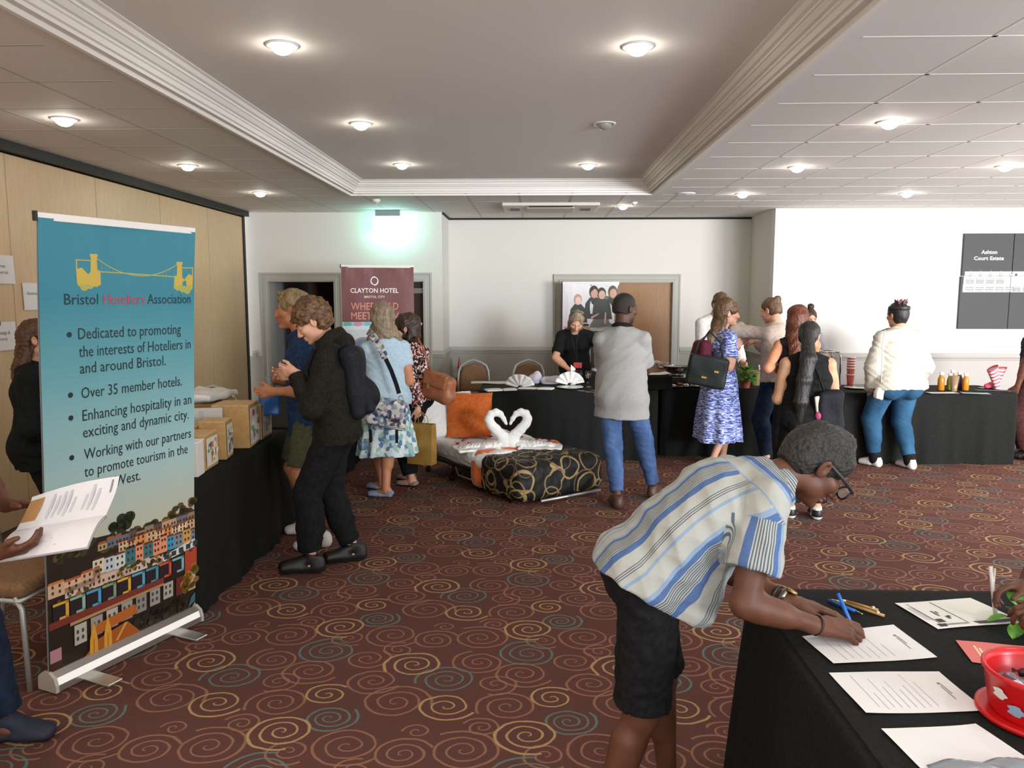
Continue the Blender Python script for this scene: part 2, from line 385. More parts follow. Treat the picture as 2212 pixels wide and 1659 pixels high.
# ------------------------------------------------------------------ people
def ik(a, c, l1, l2, hint):
    a, c = V3(*a), V3(*c); d = c-a; L = np.linalg.norm(d); u = d/(L+1e-9)
    if L > (l1+l2)*0.998: c = a+u*(l1+l2)*0.998; L = (l1+l2)*0.998
    x = (l1*l1-l2*l2+L*L)/(2*L); h = math.sqrt(max(l1*l1-x*x, 0)); hv = V3(*hint); hv = hv-u*(hv@u)
    return a+u*x+unit(hv)*h, c
class Sk:
    """skeleton in the person's own frame: +y is where they face, +x their right"""
    def __init__(s, H=1.75, g=1.0, lean=0, side=0, twist=0, pel=(0, 0, 0), hipyaw=0, head=(0, 0, 0), neck=None, fL=None, fR=None, hL=None, hR=None,
                 eL=None, eR=None, kL=None, kR=None, dirL=None, dirR=None, palL=None, palR=None, curlL=30, curlR=30, sh=1.0, hs=1.0, curve=1.0, shrug=0, spread=8):
        s.H, s.g, s.hs = H, g, hs*1.06*0.13*H/0.225
        Ry, T = RY(-side), RZ(twist); B = RZ(hipyaw); s.B = B
        s.P = V3(0, 0, 0.525*H)+V3(*pel); s.R1 = RX(-lean*(1-0.45*curve))@Ry@B; s.R2 = RX(-lean*(1-0.1*curve))@Ry@RZ((hipyaw+twist)*.6); s.R3 = RX(-lean*(1+0.12*curve))@Ry@T
        s.W = s.P+s.R1@V3(0, 0, 0.085*H); s.C = s.W+s.R2@V3(0, 0, 0.11*H); s.S = s.C+s.R3@V3(0, -0.004*H, 0.085*H); s.N = s.S+s.R3@V3(0, 0.004*H, 0.03*H)
        hy, hp, hr = head; s.RH = RZ(hy)@RX(-hp)@RY(-hr); nk = neck if neck is not None else 0.55*hp+0.35*lean
        s.J = s.N+RX(-nk)@Ry@V3(0, 0.010*H, 0.026*H); s.HC = s.J+s.RH@(V3(0, 0.018, 0.098)*s.hs)
        s.sh = {}; s.el = {}; s.wr = {}; s.hip = {}; s.kn = {}; s.an = {}; s.toe = {}; s.hd = {}; s.pal = {}; s.curl = {'L': curlL, 'R': curlR}
        ua, fa, th, sn = 0.178*H, 0.147*H, 0.245*H, 0.24*H
        for q, sg in (('L', -1), ('R', 1)):
            s.sh[q] = s.S+s.R3@V3(sg*0.097*H*sh, 0, -0.030*H+shrug*H)
            hnd = hL if q == 'L' else hR; hint = (eL if q == 'L' else eR)
            if hnd is None: hnd = s.sh[q]+V3(sg*0.035*H*g, 0.05*H, -(ua+fa)*0.985)
            hint = hint if hint is not None else (sg*0.5, -1, -0.2)
            s.el[q], s.wr[q] = ik(s.sh[q], hnd, ua, fa, hint)
            d = dirL if q == 'L' else dirR; s.hd[q] = unit(d) if d is not None else unit(unit(s.wr[q]-s.el[q])+V3(0, 0.15, -0.1))
            p = palL if q == 'L' else palR; p = V3(*p) if p is not None else V3(-sg, 0.2, 0); p = p-s.hd[q]*(p@s.hd[q]); s.pal[q] = unit(p)
            s.hip[q] = s.P+B@V3(sg*0.052*H*(0.5+0.5*g), 0, -0.01*H)
            f = fL if q == 'L' else fR; f = f if f is not None else (sg*0.065*H, 0, sg*-spread); lift = f[3] if len(f) > 3 else 0
            yaw = f[2]; td = RZ(yaw)@V3(0, 1, 0); ank = V3(f[0], f[1], 0.05*H+lift)
            kh = kL if q == 'L' else kR
            s.kn[q], s.an[q] = ik(s.hip[q], ank, th, sn, kh if kh is not None else td+V3(0, 0.3, 0)); s.toe[q] = td
        s.ua, s.fa = ua, fa
def torso(g, s, inf=0.0, w=1.0, butt=1.0, bust=0.0, belly=0.0, flare=0.0):
    H, G_ = s.H, s.g; X1, X2, X3 = s.R1@V3(1, 0, 0), s.R2@V3(1, 0, 0), s.R3@V3(1, 0, 0)
    g.cap(s.P-s.R1@V3(0, 0, 0.012*H), s.W, 0.062*H*G_+inf+flare, 0.053*H*G_+inf+flare*.6, X1, 1.5*w, 0.03)
    g.cap(s.W, s.C, 0.053*H*G_+inf+flare*.6, 0.063*H*G_**.8+inf, X2, 1.42*w, 0.03)
    g.cap(s.C, s.S-s.R3@V3(0, 0, 0.012*H), 0.063*H*G_**.8+inf, 0.040*H*G_**.5+inf, X3, 1.5*w, 0.03)
    for sg in (-1, 1):
        q = 'L' if sg < 0 else 'R'; g.cap(s.N-s.R3@V3(0, 0.010*H, 0.030*H), s.sh[q]+s.R3@V3(0, 0, 0.004*H), 0.0285*H+inf*.75, 0.0285*H*G_**.5+inf*.8, None, 1, 0.035)
        if butt: g.ell(s.P+s.R1@V3(sg*0.042*H*G_, -0.035*H*G_, -0.012*H), np.array([0.047, 0.046, 0.056])*H*butt*G_+inf, None, 0.03)
        if bust: g.ell(s.C+s.R3@V3(sg*0.045*H, 0.048*H*G_**.7, 0.012*H), np.array([0.04, 0.038, 0.042])*H*bust+inf, None, 0.03)
    if belly: g.ell(s.W+s.R1@V3(0, 0.03*H*G_, -0.02*H), np.array([0.075, 0.06, 0.08])*H*belly*G_+inf, None, 0.04)
def arm(g, s, q, inf=0.0, t0=0.0, t1=2.0, k=0.025, loose=0.0, bulge=True):
    """t: 0 shoulder, 1 elbow, 2 wrist"""
    H = s.H; m = s.g**0.5; A, E, Wp = s.sh[q], s.el[q], s.wr[q]
    g.cap(A, A+(E-A)*min(t1, 1), 0.0300*H*m+inf, (0.030-0.0065*min(t1, 1))*H*m+inf+loose, None, 1, k)
    if bulge and not inf: g.ell(A*.55+E*.45, np.array([.0255, .0255, .05])*H*m, _basis(E-A), 0.03)
    if t1 > 1:
        e = E+(Wp-E)*min(t1-1, 1); g.cap(E, e, 0.0225*H*m+inf+loose, (0.0225-0.0075*min(t1-1, 1))*H*m+inf+loose*.6, None, 1, k)
        if bulge and not inf: g.cap(E*.8+Wp*.2, E*.5+Wp*.5, 0.0245*H*m, 0.02*H*m, None, 1, 0.03)
def _basis(d):
    z = unit(d); x = unit(np.cross(z, [0.3, 1, 0.1])); y = np.cross(z, x); return np.array([x, y, z])
def leg(g, s, q, inf=0.0, t1=2.0, k=0.03, loose=0.0, taper=0.0, bulge=True):
    H = s.H; m = s.g**0.7; A, K, N = s.hip[q], s.kn[q], s.an[q]
    g.cap(A, A+(K-A)*min(t1, 1), 0.052*H*m+inf, (0.052-0.018*min(t1, 1))*H*m+inf+loose*min(t1, 1), None, 1, k)
    if t1 > 1:
        e = K+(N-K)*min(t1-1, 1); g.cap(K, e, 0.033*H*m+inf+loose, (0.033-0.012*min(t1-1, 1))*H*m+inf+loose-taper, None, 1, k)
        if bulge: g.cap(K*.78+N*.22-s.toe[q]*0.012*H, K*.52+N*.48-s.toe[q]*0.010*H, 0.031*H*m+inf*.9+loose*.8, 0.026*H*m+inf*.9+loose*.8, None, 1, 0.03)
def foot(g, s, q, inf=0.0):
    H = s.H; N, t = s.an[q], s.toe[q]; g.cap(N, N-V3(0, 0, 0.018*H)-t*0.02*H, 0.022*H+inf, 0.022*H+inf, None, 1, 0.02)
    g.cap(N+t*0.0-V3(0, 0, 0.018*H), N+t*0.085*H-V3(0, 0, 0.032*H), 0.022*H+inf, 0.013*H+inf, np.cross(t, [0, 0, 1]), 1.5, 0.02)
def hand(g, s, q, pose='relax'):
    """palm, four unequal fingers with knuckle bends, thumb from the side of the palm"""
    f = s.H/1.75*(0.97 if s.H > 1.68 else 0.93)*getattr(s, 'hk', 1.0); W0, d, n = s.wr[q], s.hd[q], s.pal[q]; sd = np.cross(d, n)*(1 if q == 'R' else -1)   # sd: towards the thumb
    c = s.curl[q]; h = G(0.004); offs = (0.029, 0.010, -0.010, -0.028); L = (0.068, 0.077, 0.070, 0.056); kn = []
    pm = G(0.014)
    for i, o in enumerate(offs):
        K = W0+(d*(0.092-0.004*abs(i-1)-0.003*i)+sd*o)*f; kn.append(K); pm.cap(W0+(d*0.012+sd*o*0.55)*f, K, 0.0145*f, 0.0108*f)
    pm.cap(W0-d*0.02*f, W0+d*0.03*f, 0.0195*f, 0.018*f, sd, 1.3); pm.cap(W0+(d*0.025+sd*0.024+n*0.008)*f, W0+(d*0.055+sd*0.030+n*0.010)*f, 0.0155*f, 0.012*f)
    h.group(pm, 0.004)
    for i, K in enumerate(kn):
        a = rad(c*(0.75+0.13*i)); p = K; ang = 0; r = (0.0100, 0.0102, 0.0097, 0.0085)[i]*f
        if pose == 'pen': a = rad((24, 30, 37, 46)[i])
        if pose == 'point' and i == 0: a = rad(8)
        for j, (fr, w) in enumerate(((0.46, 0.8), (0.31, 1.15), (0.23, 0.7))):
            ang += a*w; dd = d*math.cos(ang)+n*math.sin(ang)+sd*(0.06-0.045*i)*(1 if c < 50 else 0.2); dd = unit(dd); e = p+dd*L[i]*fr*f*1.12
            h.cap(p, e, r*(1-0.09*j), r*(1-0.09*(j+1)), None, 1, 0.0035); p = e
    T = W0+(d*0.032+sd*0.034+n*0.006)*f; tn = 0.35 if pose in ('relax', 'flat') else 0.85
    ta = unit(d*0.80+sd*(0.62 if pose in ('relax', 'flat') else 0.3)+n*tn*0.6); M1 = T+ta*0.042*f; tb = unit(d*0.95+sd*(0.22 if pose in ('relax', 'flat') else -0.15)+n*tn*0.6)
    h.cap(T, M1, 0.0125*f, 0.0105*f, None, 1, 0.010); h.cap(M1, M1+tb*0.033*f, 0.0105*f, 0.0082*f, None, 1, 0.004)
    s.grip = getattr(s, 'grip', {}); s.grip[q] = W0+(d*0.085+n*0.03)*f; g.group(h, 0.008)
def headsolid(g, s, female=False, jaw=1.0, nose=1.0, smile=0):
    f, R, C = s.hs, s.RH, s.HC; p = lambda x, y, z: C+R@(V3(x, y, z)*f)
    RT = R.T; h = G(0.02); E = lambda c, r, k=0.02, mode='u': h.ell(p(*c), np.array(r)*f, RT, k*f, mode)
    E((0, -0.012, 0.030), (0.073, 0.094, 0.082)); E((0, 0.030, -0.028), (0.058, 0.059, 0.078)); E((0, 0.046, -0.088*jaw), (0.031, 0.032, 0.024))
    for sg in (-1, 1):
        E((sg*0.036, 0.014, -0.066), (0.023, 0.036, 0.026)); E((sg*0.041, 0.058, -0.024), (0.022, 0.024, 0.020))
        h.cap(p(sg*0.012, 0.088, 0.019), p(sg*0.043, 0.074, 0.018), 0.0085*f, 0.008*f, None, 1, 0.014*f)
        E((sg*0.031, 0.094, 0.002), (0.017, 0.013, 0.0115), 0.010, 's')
        E((sg*0.031, 0.0735, 0.001), (0.0155, 0.0135, 0.0125), 0.004)
        E((sg*0.011, 0.096, -0.040), (0.0085, 0.010, 0.0075), 0.006)
    h.cap(p(0, 0.086, 0.008), p(0, 0.108*(.35+.65*nose), -0.034), 0.0085*f, 0.0115*f, None, 1, 0.010*f)
    E((0, 0.0885, -0.0610), (0.023, 0.0105, 0.0062), 0.006); E((0, 0.0870, -0.0735), (0.019, 0.0115, 0.0075), 0.006)
    h.cap(p(-0.021, 0.0975, -0.0672), p(0.021, 0.0975, -0.0672), 0.0024*f, 0.0024*f, None, 1, 0.003*f, 's')
    E((0, 0.073, -0.099*jaw), (0.017, 0.017, 0.013), 0.014)
    for sg in (-1, 1):
        e = G(0.006); e.ell(p(sg*0.0765, -0.010, -0.010), np.array([0.0075, 0.018, 0.031])*f, (R@RY(sg*14)@RX(12)).T, 0.006*f); e.ell(p(sg*0.085, -0.006, -0.008), np.array([0.0065, 0.0095, 0.018])*f, (R@RX(12)).T, 0.005*f, 's'); h.group(e, 0.006*f)
    g.group(h, 0.012)
    r = 0.0315*s.H*s.g**.35*(0.88 if female else 1.0); g.cap(s.N-s.R3@V3(0, 0.004*s.H, 0.016*s.H), p(0, -0.022, -0.045), r*1.08, r*0.98, None, 1, 0.022)
def facepaint(s, lipc=True):
    f, RT, C = s.hs, s.RH.T, s.HC
    def q(P):
        L = ((P-C)@RT.T)/f; x, y, z = np.abs(L[:, 0]), L[:, 1], L[:, 2]; m = np.zeros(len(P), int)
        m[(((x/0.0235)**2+((z+0.0672)/0.0118)**2) < 1) & (y > 0.083)] = 1
        m[(x > 0.012) & (x < 0.048) & (np.abs(z-(0.0215-0.10*np.maximum(x-0.034, 0)+0.0*x)) < 0.0042) & (y > 0.055)] = 2
        m[(((x-0.031)/0.0125)**2+((z-0.0005)/0.0042)**2 < 1) & (y > 0.06)] = 3
        m[(((x-0.031)/0.0046)**2+((z-0.0005)/0.0046)**2 < 1) & (y > 0.06)] = 4
        return m
    return q
HAIR_N = 0
def hair(s, spec, name='hair', parent=None, res=0.006):
    """spec: kind, mat, th (thickness), line (forehead hairline height), plus style extras"""
    global HAIR_N; HAIR_N += 1; f, R, C = s.hs, s.RH, s.HC; RT = R.T; p = lambda x, y, z: C+R@(V3(x, y, z)*f); kind = spec['kind']; th = spec.get('th', 0.012); ln = spec.get('line', 0.06)
    g = G(0.015*f); E = lambda c, r, k=0.015, mode='u': g.ell(p(*c), np.array(r)*f, RT, k*f, mode)
    side = spec.get('side', 0.0); back = spec.get('back', -0.06)
    E((0, -0.014, 0.032+th*.4), (0.073+th, 0.094+th, 0.082+th)); E((0, -0.045, -0.02), (0.064+th*.5, 0.060+th*.55, 0.07+(0 if back > -0.08 else 0.02)), 0.03)
    if kind == 'curly':
        rs = np.random.RandomState(7)
        for i in range(70):
            a, b = rs.uniform(-PI, PI), rs.uniform(-0.35, 1.45); d = V3(math.cos(b)*math.sin(a), math.cos(b)*math.cos(a), math.sin(b)); c = V3(0, -0.014, 0.036)+d*V3(0.078, 0.098, 0.088)
            if c[1] > 0.05 and c[2] < 0.035: continue
            E(tuple(c), (0.023, 0.023, 0.02), 0.008)
    if kind in ('long', 'bob', 'lob'):
        n = spec.get('len', 0.24); w = spec.get('w', 0.075); bk = spec.get('fall', 0.0)
        for sg in (-1, 1):
            g.cap(p(sg*0.062, -0.03, 0.0), p(sg*(w-0.004), -0.035-bk*.7, -n*0.85), 0.030*f, 0.026*f, None, 1, 0.02*f)
            if spec.get('front'): g.cap(p(sg*0.070, 0.015, 0.015), p(sg*(w+0.002), 0.02+spec['front'], -n*0.8), 0.016*f, 0.017*f, None, 1, 0.015*f)
        g.cap(p(0, -0.07, 0.0), p(0, -0.065-bk, -n*0.92), 0.048*f, 0.034*f, R@V3(1, 0, 0), 1.6, 0.03*f)
        if kind == 'bob': E((0, -0.035, -n*0.62), (0.088, 0.082, 0.06), 0.02)
    if kind == 'bun':
        c = spec.get('bun', (0, -0.07, 0.125)); E(c, (0.036, 0.036, 0.032), 0.008); g.ring(p(c[0], c[1]+0.004, c[2]-0.012), R@V3(0, -.4, 1), 0.024*f, 0.012*f, None, 1, 0.006*f)
    # face and neck stay clear
    fw = spec.get('fw', 0.060); E((0, 0.085, ln-0.112), (fw, 0.075, 0.112), 0.010, 's')
    if not spec.get('ears', False):
        for sg in (-1, 1): E((sg*0.088, -0.004, -0.03), (0.030, 0.026, 0.048), 0.008, 's')
    if kind in ('short', 'curly', 'bun', 'tail', 'crop'):
        g.cut(p(0, -0.05, back), R@V3(0, -0.25, -1)); 
        for sg in (-1, 1): E((sg*0.075, 0.03, -0.07), (0.05, 0.05, 0.055), 0.008, 's')
    amp = spec.get('amp', 0.0035); g.folds(amp*f, spec.get('freq', 190), HAIR_N, n=6, ridged=kind != 'curly'); g.folds(amp*1.4*f, 60, HAIR_N+9, n=4)
    if kind == 'tail':
        t = G(0.02); c = p(*spec.get('tie', (0, -0.10, 0.035))); pts = [c]+[np.array(q) for q in spec['tail']]
        for i in range(len(pts)-1):
            w0 = spec.get('tw', 0.03)*(0.75 if i == 0 else 1.0)*(1-0.25*i/len(pts)); w1 = spec.get('tw', 0.03)*(1-0.25*(i+1)/len(pts))*(0.45 if i == len(pts)-2 else 1); t.cap(pts[i], pts[i+1], w0, w1, s.R3@V3(1, 0, 0), 1.5, 0.02)
        t.folds(0.0016, 150, 3, dirs=(1, .3, 0), n=5, ridged=True); g2 = G(0.012); g2.group(g, 0.01); g2.group(t, 0.015); g = g2
    for c, r in spec.get('extra', []): E(c, r, 0.012)
    return solid(name, g, spec['mat'], res, parent)
def top_solid(s, spec):
    H = s.H; inf = spec.get('inf', 0.014); g = G(0.03); t = G(0.03)
    torso(t, s, inf, spec.get('w', 1.0), spec.get('butt', 0.9), spec.get('bust', 0), spec.get('belly', 0), spec.get('flare', 0.004))
    hem = spec.get('hem', -0.06); Pb = s.P+s.R1@V3(0, 0, hem*H)
    if hem < -0.03: Pc_ = Pb if not spec.get('dress') else s.P; t.cap(s.W, Pc_-s.R1@V3(0, 0, 0.05*H), 0.055*H*s.g+inf+spec.get('flare', 0.004), 0.066*H*s.g+inf+spec.get('flare', 0.004)*1.5, s.R1@V3(1, 0, 0), 1.45*spec.get('w', 1.0), 0.03)
    if hem <= -0.02:
        X1 = s.R1@V3(1, 0, 0); hg = spec.get('hang', 1.0 if not spec.get('bust') else 0.0)
        t.ell(s.P+s.R1@V3(0, -0.034*H*s.g, -0.010*H), np.array([0.092, 0.046, 0.062])*H*s.g*spec.get('buttk', 1.0)+inf+0.012*spec.get('buttk', 1.0), s.R1.T, 0.04)
        if hg: t.cap(s.C-s.R2@V3(0, 0, 0.02*H), Pb-s.R1@V3(0, 0, 0.06*H), 0.060*H*s.g**.8+inf, (0.064*H*s.g+inf+spec.get('flare', 0.004))*hg, X1, 1.42*spec.get('w', 1.0), 0.04)
    for fn in spec.get('more', []): fn(t, s)
    t.cut(Pb, spec.get('hemn', s.R1@V3(0, 0, -1)))
    g.group(t, 0.02)
    sl = spec.get('sleeve', 0.62)
    for q in ('L', 'R'):
        if sl <= 0: continue
        a = G(0.02); si = inf*spec.get('slw', 1.0); lo_ = spec.get('loose', 0.006); m = s.g**.5; A, E_, W_ = s.sh[q], s.el[q], s.wr[q]
        a.cap(A, A+(E_-A)*min(sl+0.1, 1), 0.0275*H*m+si*.9, (0.030-0.0065*min(sl, 1))*H*m+si+lo_, None, 1, 0.02)
        if sl < 1: a.cut(A+(E_-A)*sl, E_-A)
        else:
            b = G(0.02); e = E_+(W_-E_)*min(sl-0.9, 1.0); b.cap(E_, e, 0.0235*H*m+si+lo_, (0.0235-0.0075*min(sl-1, 1))*H*m+si+lo_*.6, None, 1, 0.02); b.cut(E_+(W_-E_)*(sl-1), W_-E_); a.group(b, 0.03)
            if spec.get('cuff'): c_ = E_+(W_-E_)*(sl-1.09); g.ring(c_, W_-E_, 0.026*H/1.75*m, 0.012, None, 1, 0.008, 2.0)
        g.group(a, 0.02)
    if sl <= 0:
        for sg, q in ((-1, 'L'), (1, 'R')):
            c = s.sh[q]+s.R3@V3(sg*0.028*H, 0, -0.012*H); g.ell(c, (0.045*H, 0.075*H, 0.062*H), s.R3.T, 0.01, 's')
    nk = spec.get('neck', 0.052); g.ell(s.N+s.R3@V3(0, 0.022*H, 0.012*H), (nk*H*0.75, nk*H*0.9, nk*H*0.72), s.R3.T, 0.006, 's')
    a, fq = spec.get('fold', (0.006, 26)); g.folds(a*.55, fq, spec.get('seed', 1), spec.get('fdir'), 4); g.folds(a*0.55, fq*2.6, spec.get('seed', 1)+5, spec.get('fdir', (.5, .3, .8)), 3, True)
    for fn in spec.get('after', []): fn(g, s)
    return g
def bottom_solid(s, spec):
    H = s.H; inf = spec.get('inf', 0.010); g = G(0.03); kind = spec['kind']
    if kind in ('trousers', 'shorts', 'leggings'):
        p = G(0.03); X1 = s.R1@V3(1, 0, 0); m = s.g
        p.cap(s.P-s.R1@V3(0, 0, 0.015*H), s.W+s.R1@V3(0, 0, 0.0*H), 0.060*H*m+inf, 0.053*H*m+inf, X1, 1.48, 0.03)
        for sg in (-1, 1): p.ell(s.P+s.R1@V3(sg*0.042*H*m, -0.036*H*m, -0.014*H), np.array([0.047, 0.046, 0.056])*H*m*spec.get('butt', 1.0)+inf, None, 0.03)
        p.cut(s.P+s.R1@V3(0, 0, spec.get('rise', 0.055)*H), s.R1@V3(0, 0, 1)); g.group(p, 0.02)
        hem = spec.get('hem', 1.86)
        for q in ('L', 'R'):
            a = G(0.03); leg(a, s, q, inf, min(hem+0.12, 2.1), 0.03, spec.get('loose', 0.006), spec.get('taper', 0.0))
            if hem < 1: a.cut(s.hip[q]+(s.kn[q]-s.hip[q])*hem, s.kn[q]-s.hip[q])
            else: a.cut(s.kn[q]+(s.an[q]-s.kn[q])*(hem-1), s.an[q]-s.kn[q])
            g.group(a, 0.02)
    else:
        z1 = spec.get('z', 0.2)*H; c0 = s.W; c1 = V3(*(np.array([s.P[0], s.P[1]])+np.array(spec.get('off', (0, 0)))), z1); skirt(g, s, c0, c1, spec)
    a, fq = spec.get('fold', (0.005, 24)); g.folds(a*.5, fq, spec.get('seed', 2), spec.get('fdir'), 4); g.folds(a*.5, fq*2.6, spec.get('seed', 2)+5, spec.get('fdir', (.2, .2, 1)), 3, True)
    return g
def skirt(g, s, c0, c1, spec):
    H = s.H; rx0, ry0 = spec.get('r0', (0.083*H*s.g, 0.064*H*s.g)); rx1, ry1 = spec.get('r1', (0.16*H, 0.14*H)); nf = spec.get('nf', 9); fa = spec.get('fa', 0.05); pw = spec.get('pow', 0.8)
    def f(X, Y, Z):
        t = np.clip((c0[2]-Z)/(c0[2]-c1[2]), 0, 1.0); cx = c0[0]+(c1[0]-c0[0])*t; cy = c0[1]+(c1[1]-c0[1])*t; tp = t**pw
        rx = rx0+(rx1-rx0)*tp; ry = ry0+(ry1-ry0)*tp; x, y = (X-cx)/rx, (Y-cy)/ry; a = np.arctan2(y, x); q = np.sqrt(x*x+y*y); fo = 1+fa*tp*np.sin(nf*a+1.7*np.sin(2*a)+spec.get('ph', 0))
        return np.maximum((q-fo)*np.minimum(rx, ry), np.maximum(Z-c0[2], c1[2]+0.012*np.sin(3*a+1)-Z))
    m = max(rx0, rx1)*1.15; g.add(f, (min(c0[0], c1[0])-m, min(c0[1], c1[1])-m, c1[2]-0.02), (max(c0[0], c1[0])+m, max(c0[1], c1[1])+m, c0[2]), 0.02)
def shoe(s, q, spec, parent):
    H = s.H; N, t = s.an[q], s.toe[q]; sdv = np.cross(t, [0, 0, 1]); k = H/1.75*spec.get('k', 1.0); z0 = N[2]-0.05*H; b = lambda f_, z, x=0: V3(N[0], N[1], z0)+t*f_*k+V3(0, 0, z*k)+sdv*x*k
    g = G(0.015); kind = spec.get('kind', 'sneaker'); hi = 0.02 if kind == 'flat' else (0.03 if kind != 'heavy' else 0.036)
    R = np.array([sdv, t, [0, 0, 1]])
    for f0, f1, r0, r1 in ((-0.045, 0.05, 0.038, 0.045), (0.05, 0.150, 0.045, 0.038)): g.cap(b(f0, hi), b(f1, hi), hi*k*.95, hi*k*.95, sdv, r0/(hi*.95)*1.0, 0.01)
    g.ell(b(0.105, hi+0.012), (0.041*k, 0.075*k, (0.024 if kind == 'flat' else 0.034)*k), R, 0.015); g.ell(b(-0.035, hi+0.024), (0.035*k, 0.045*k, (0.026 if kind == 'flat' else 0.05)*k), R, 0.015)
    if kind != 'flat':
        g.cap(b(-0.032, 0.040), b(-0.014, 0.115), 0.041*k, 0.041*k, None, 1, 0.02); g.cap(b(0.005, 0.085), b(0.095, 0.048), 0.038*k, 0.033*k, None, 1, 0.02)
    else: g.ell(b(0.040, 0.085), (0.026*k, 0.050*k, 0.034*k), R, 0.008, 's')
    g.cut((0, 0, z0+0.001), (0, 0, -1)); g.cut(b(0, 0.118 if kind != 'flat' else 0.062), V3(0, 0, 1)-t*(0.25 if kind != 'flat' else 0))
    ms = [spec['mat'], spec.get('sole', spec['mat']), spec.get('accent', spec['mat'])]
    def paint(P):
        m = np.zeros(len(P), int); z = (P[:, 2]-z0)/k; y = (P-np.array([N[0], N[1], 0]))@t/k; m[z < spec.get('soleh', 0.022)] = 1
        if 'accent' in spec: m[(z > 0.03) & (((y > -0.02) & (y < 0.03)) | (y > 0.12) | (z > 0.085))] = 2
        if kind == 'sandal': m[(y > 0.02) & (y < 0.10) & (z > 0.03) & (np.mod(y, 0.04) < 0.018)] = 2
        return m
    return solid(spec.get('name', 'shoe'), g, ms, 0.006, parent, paint)
EYEW = lambda: mat('eye_white', '#d9d2cb', 0.25); EYEB = lambda: mat('eye_iris', '#2a1d16', 0.2)
def person(label, H, loc, phi, pose, look, group=None):
    """one figure: body (one skin surface), hair, clothing"""
    root = thing('person', label, 'person', loc, phi, group); s = Sk(H=H, **pose); s.hk = look.get('handk', 1.0)
    far = look.get('res', 0.008); g = G(0.02); female = look.get('female', False)
    torso(g, s, -0.004, 1.0, 0.85, look.get('bust', 0), 0, 0)
    for q in ('L', 'R'):
        arm(g, s, q); leg(g, s, q, -0.003); foot(g, s, q, -0.010); hand(g, s, q, look.get('hand'+q, 'relax'))
    headsolid(g, s, female, look.get('jaw', 1.0), look.get('nose', 1.0))
    fr = look.get('fine', 0.0048); fine = [[], [], []]
    for c, r in [(s.HC, 0.13*s.hs/1.0)]+[(s.wr[q]+s.hd[q]*0.08, 0.11) for q in ('L', 'R')]:
        for i in range(3): fine[i].append((c[i]-r, c[i]+r, fr))
    sk = look['skin']; lm = look.get('lips') or sk; hm = look['hair']['mat'] if look.get('hair') else sk
    solid('body', g, [sk, lm, look.get('brow', hm), EYEW(), EYEB()], far, root, facepaint(s), fine)
    if look.get('hair'): hair(s, look['hair'], 'hair', root, look.get('hres', 0.006))
    if look.get('top'): solid(look['top'].get('name', 'shirt'), top_solid(s, look['top']), look['top']['mat'], look['top'].get('res', far), root, look['top'].get('paint'), None, look['top'].get('attr'))
    if look.get('bottom'): solid(look['bottom'].get('name', 'trousers'), bottom_solid(s, look['bottom']), look['bottom']['mat'], look['bottom'].get('res', far), root)
    if look.get('shoes'):
        for q in ('L', 'R'): shoe(s, q, look['shoes'], root)
    if look.get('socks'):
        for q in ('L', 'R'):
            k = G(0.01); k.cap(s.an[q]+(s.kn[q]-s.an[q])*0.13, s.an[q]-V3(0, 0, 0.01), 0.0235*H*s.g**.7+.004, 0.0235*H*s.g**.7+.004); solid('sock', k, look['socks'], 0.008, root)
    s.root = root; return s
def to_world(s, p):
    """point of a person's own frame -> world"""
    return np.array(s.root.location)+RZ(math.degrees(s.root.rotation_euler[2]))@np.array(p, float)
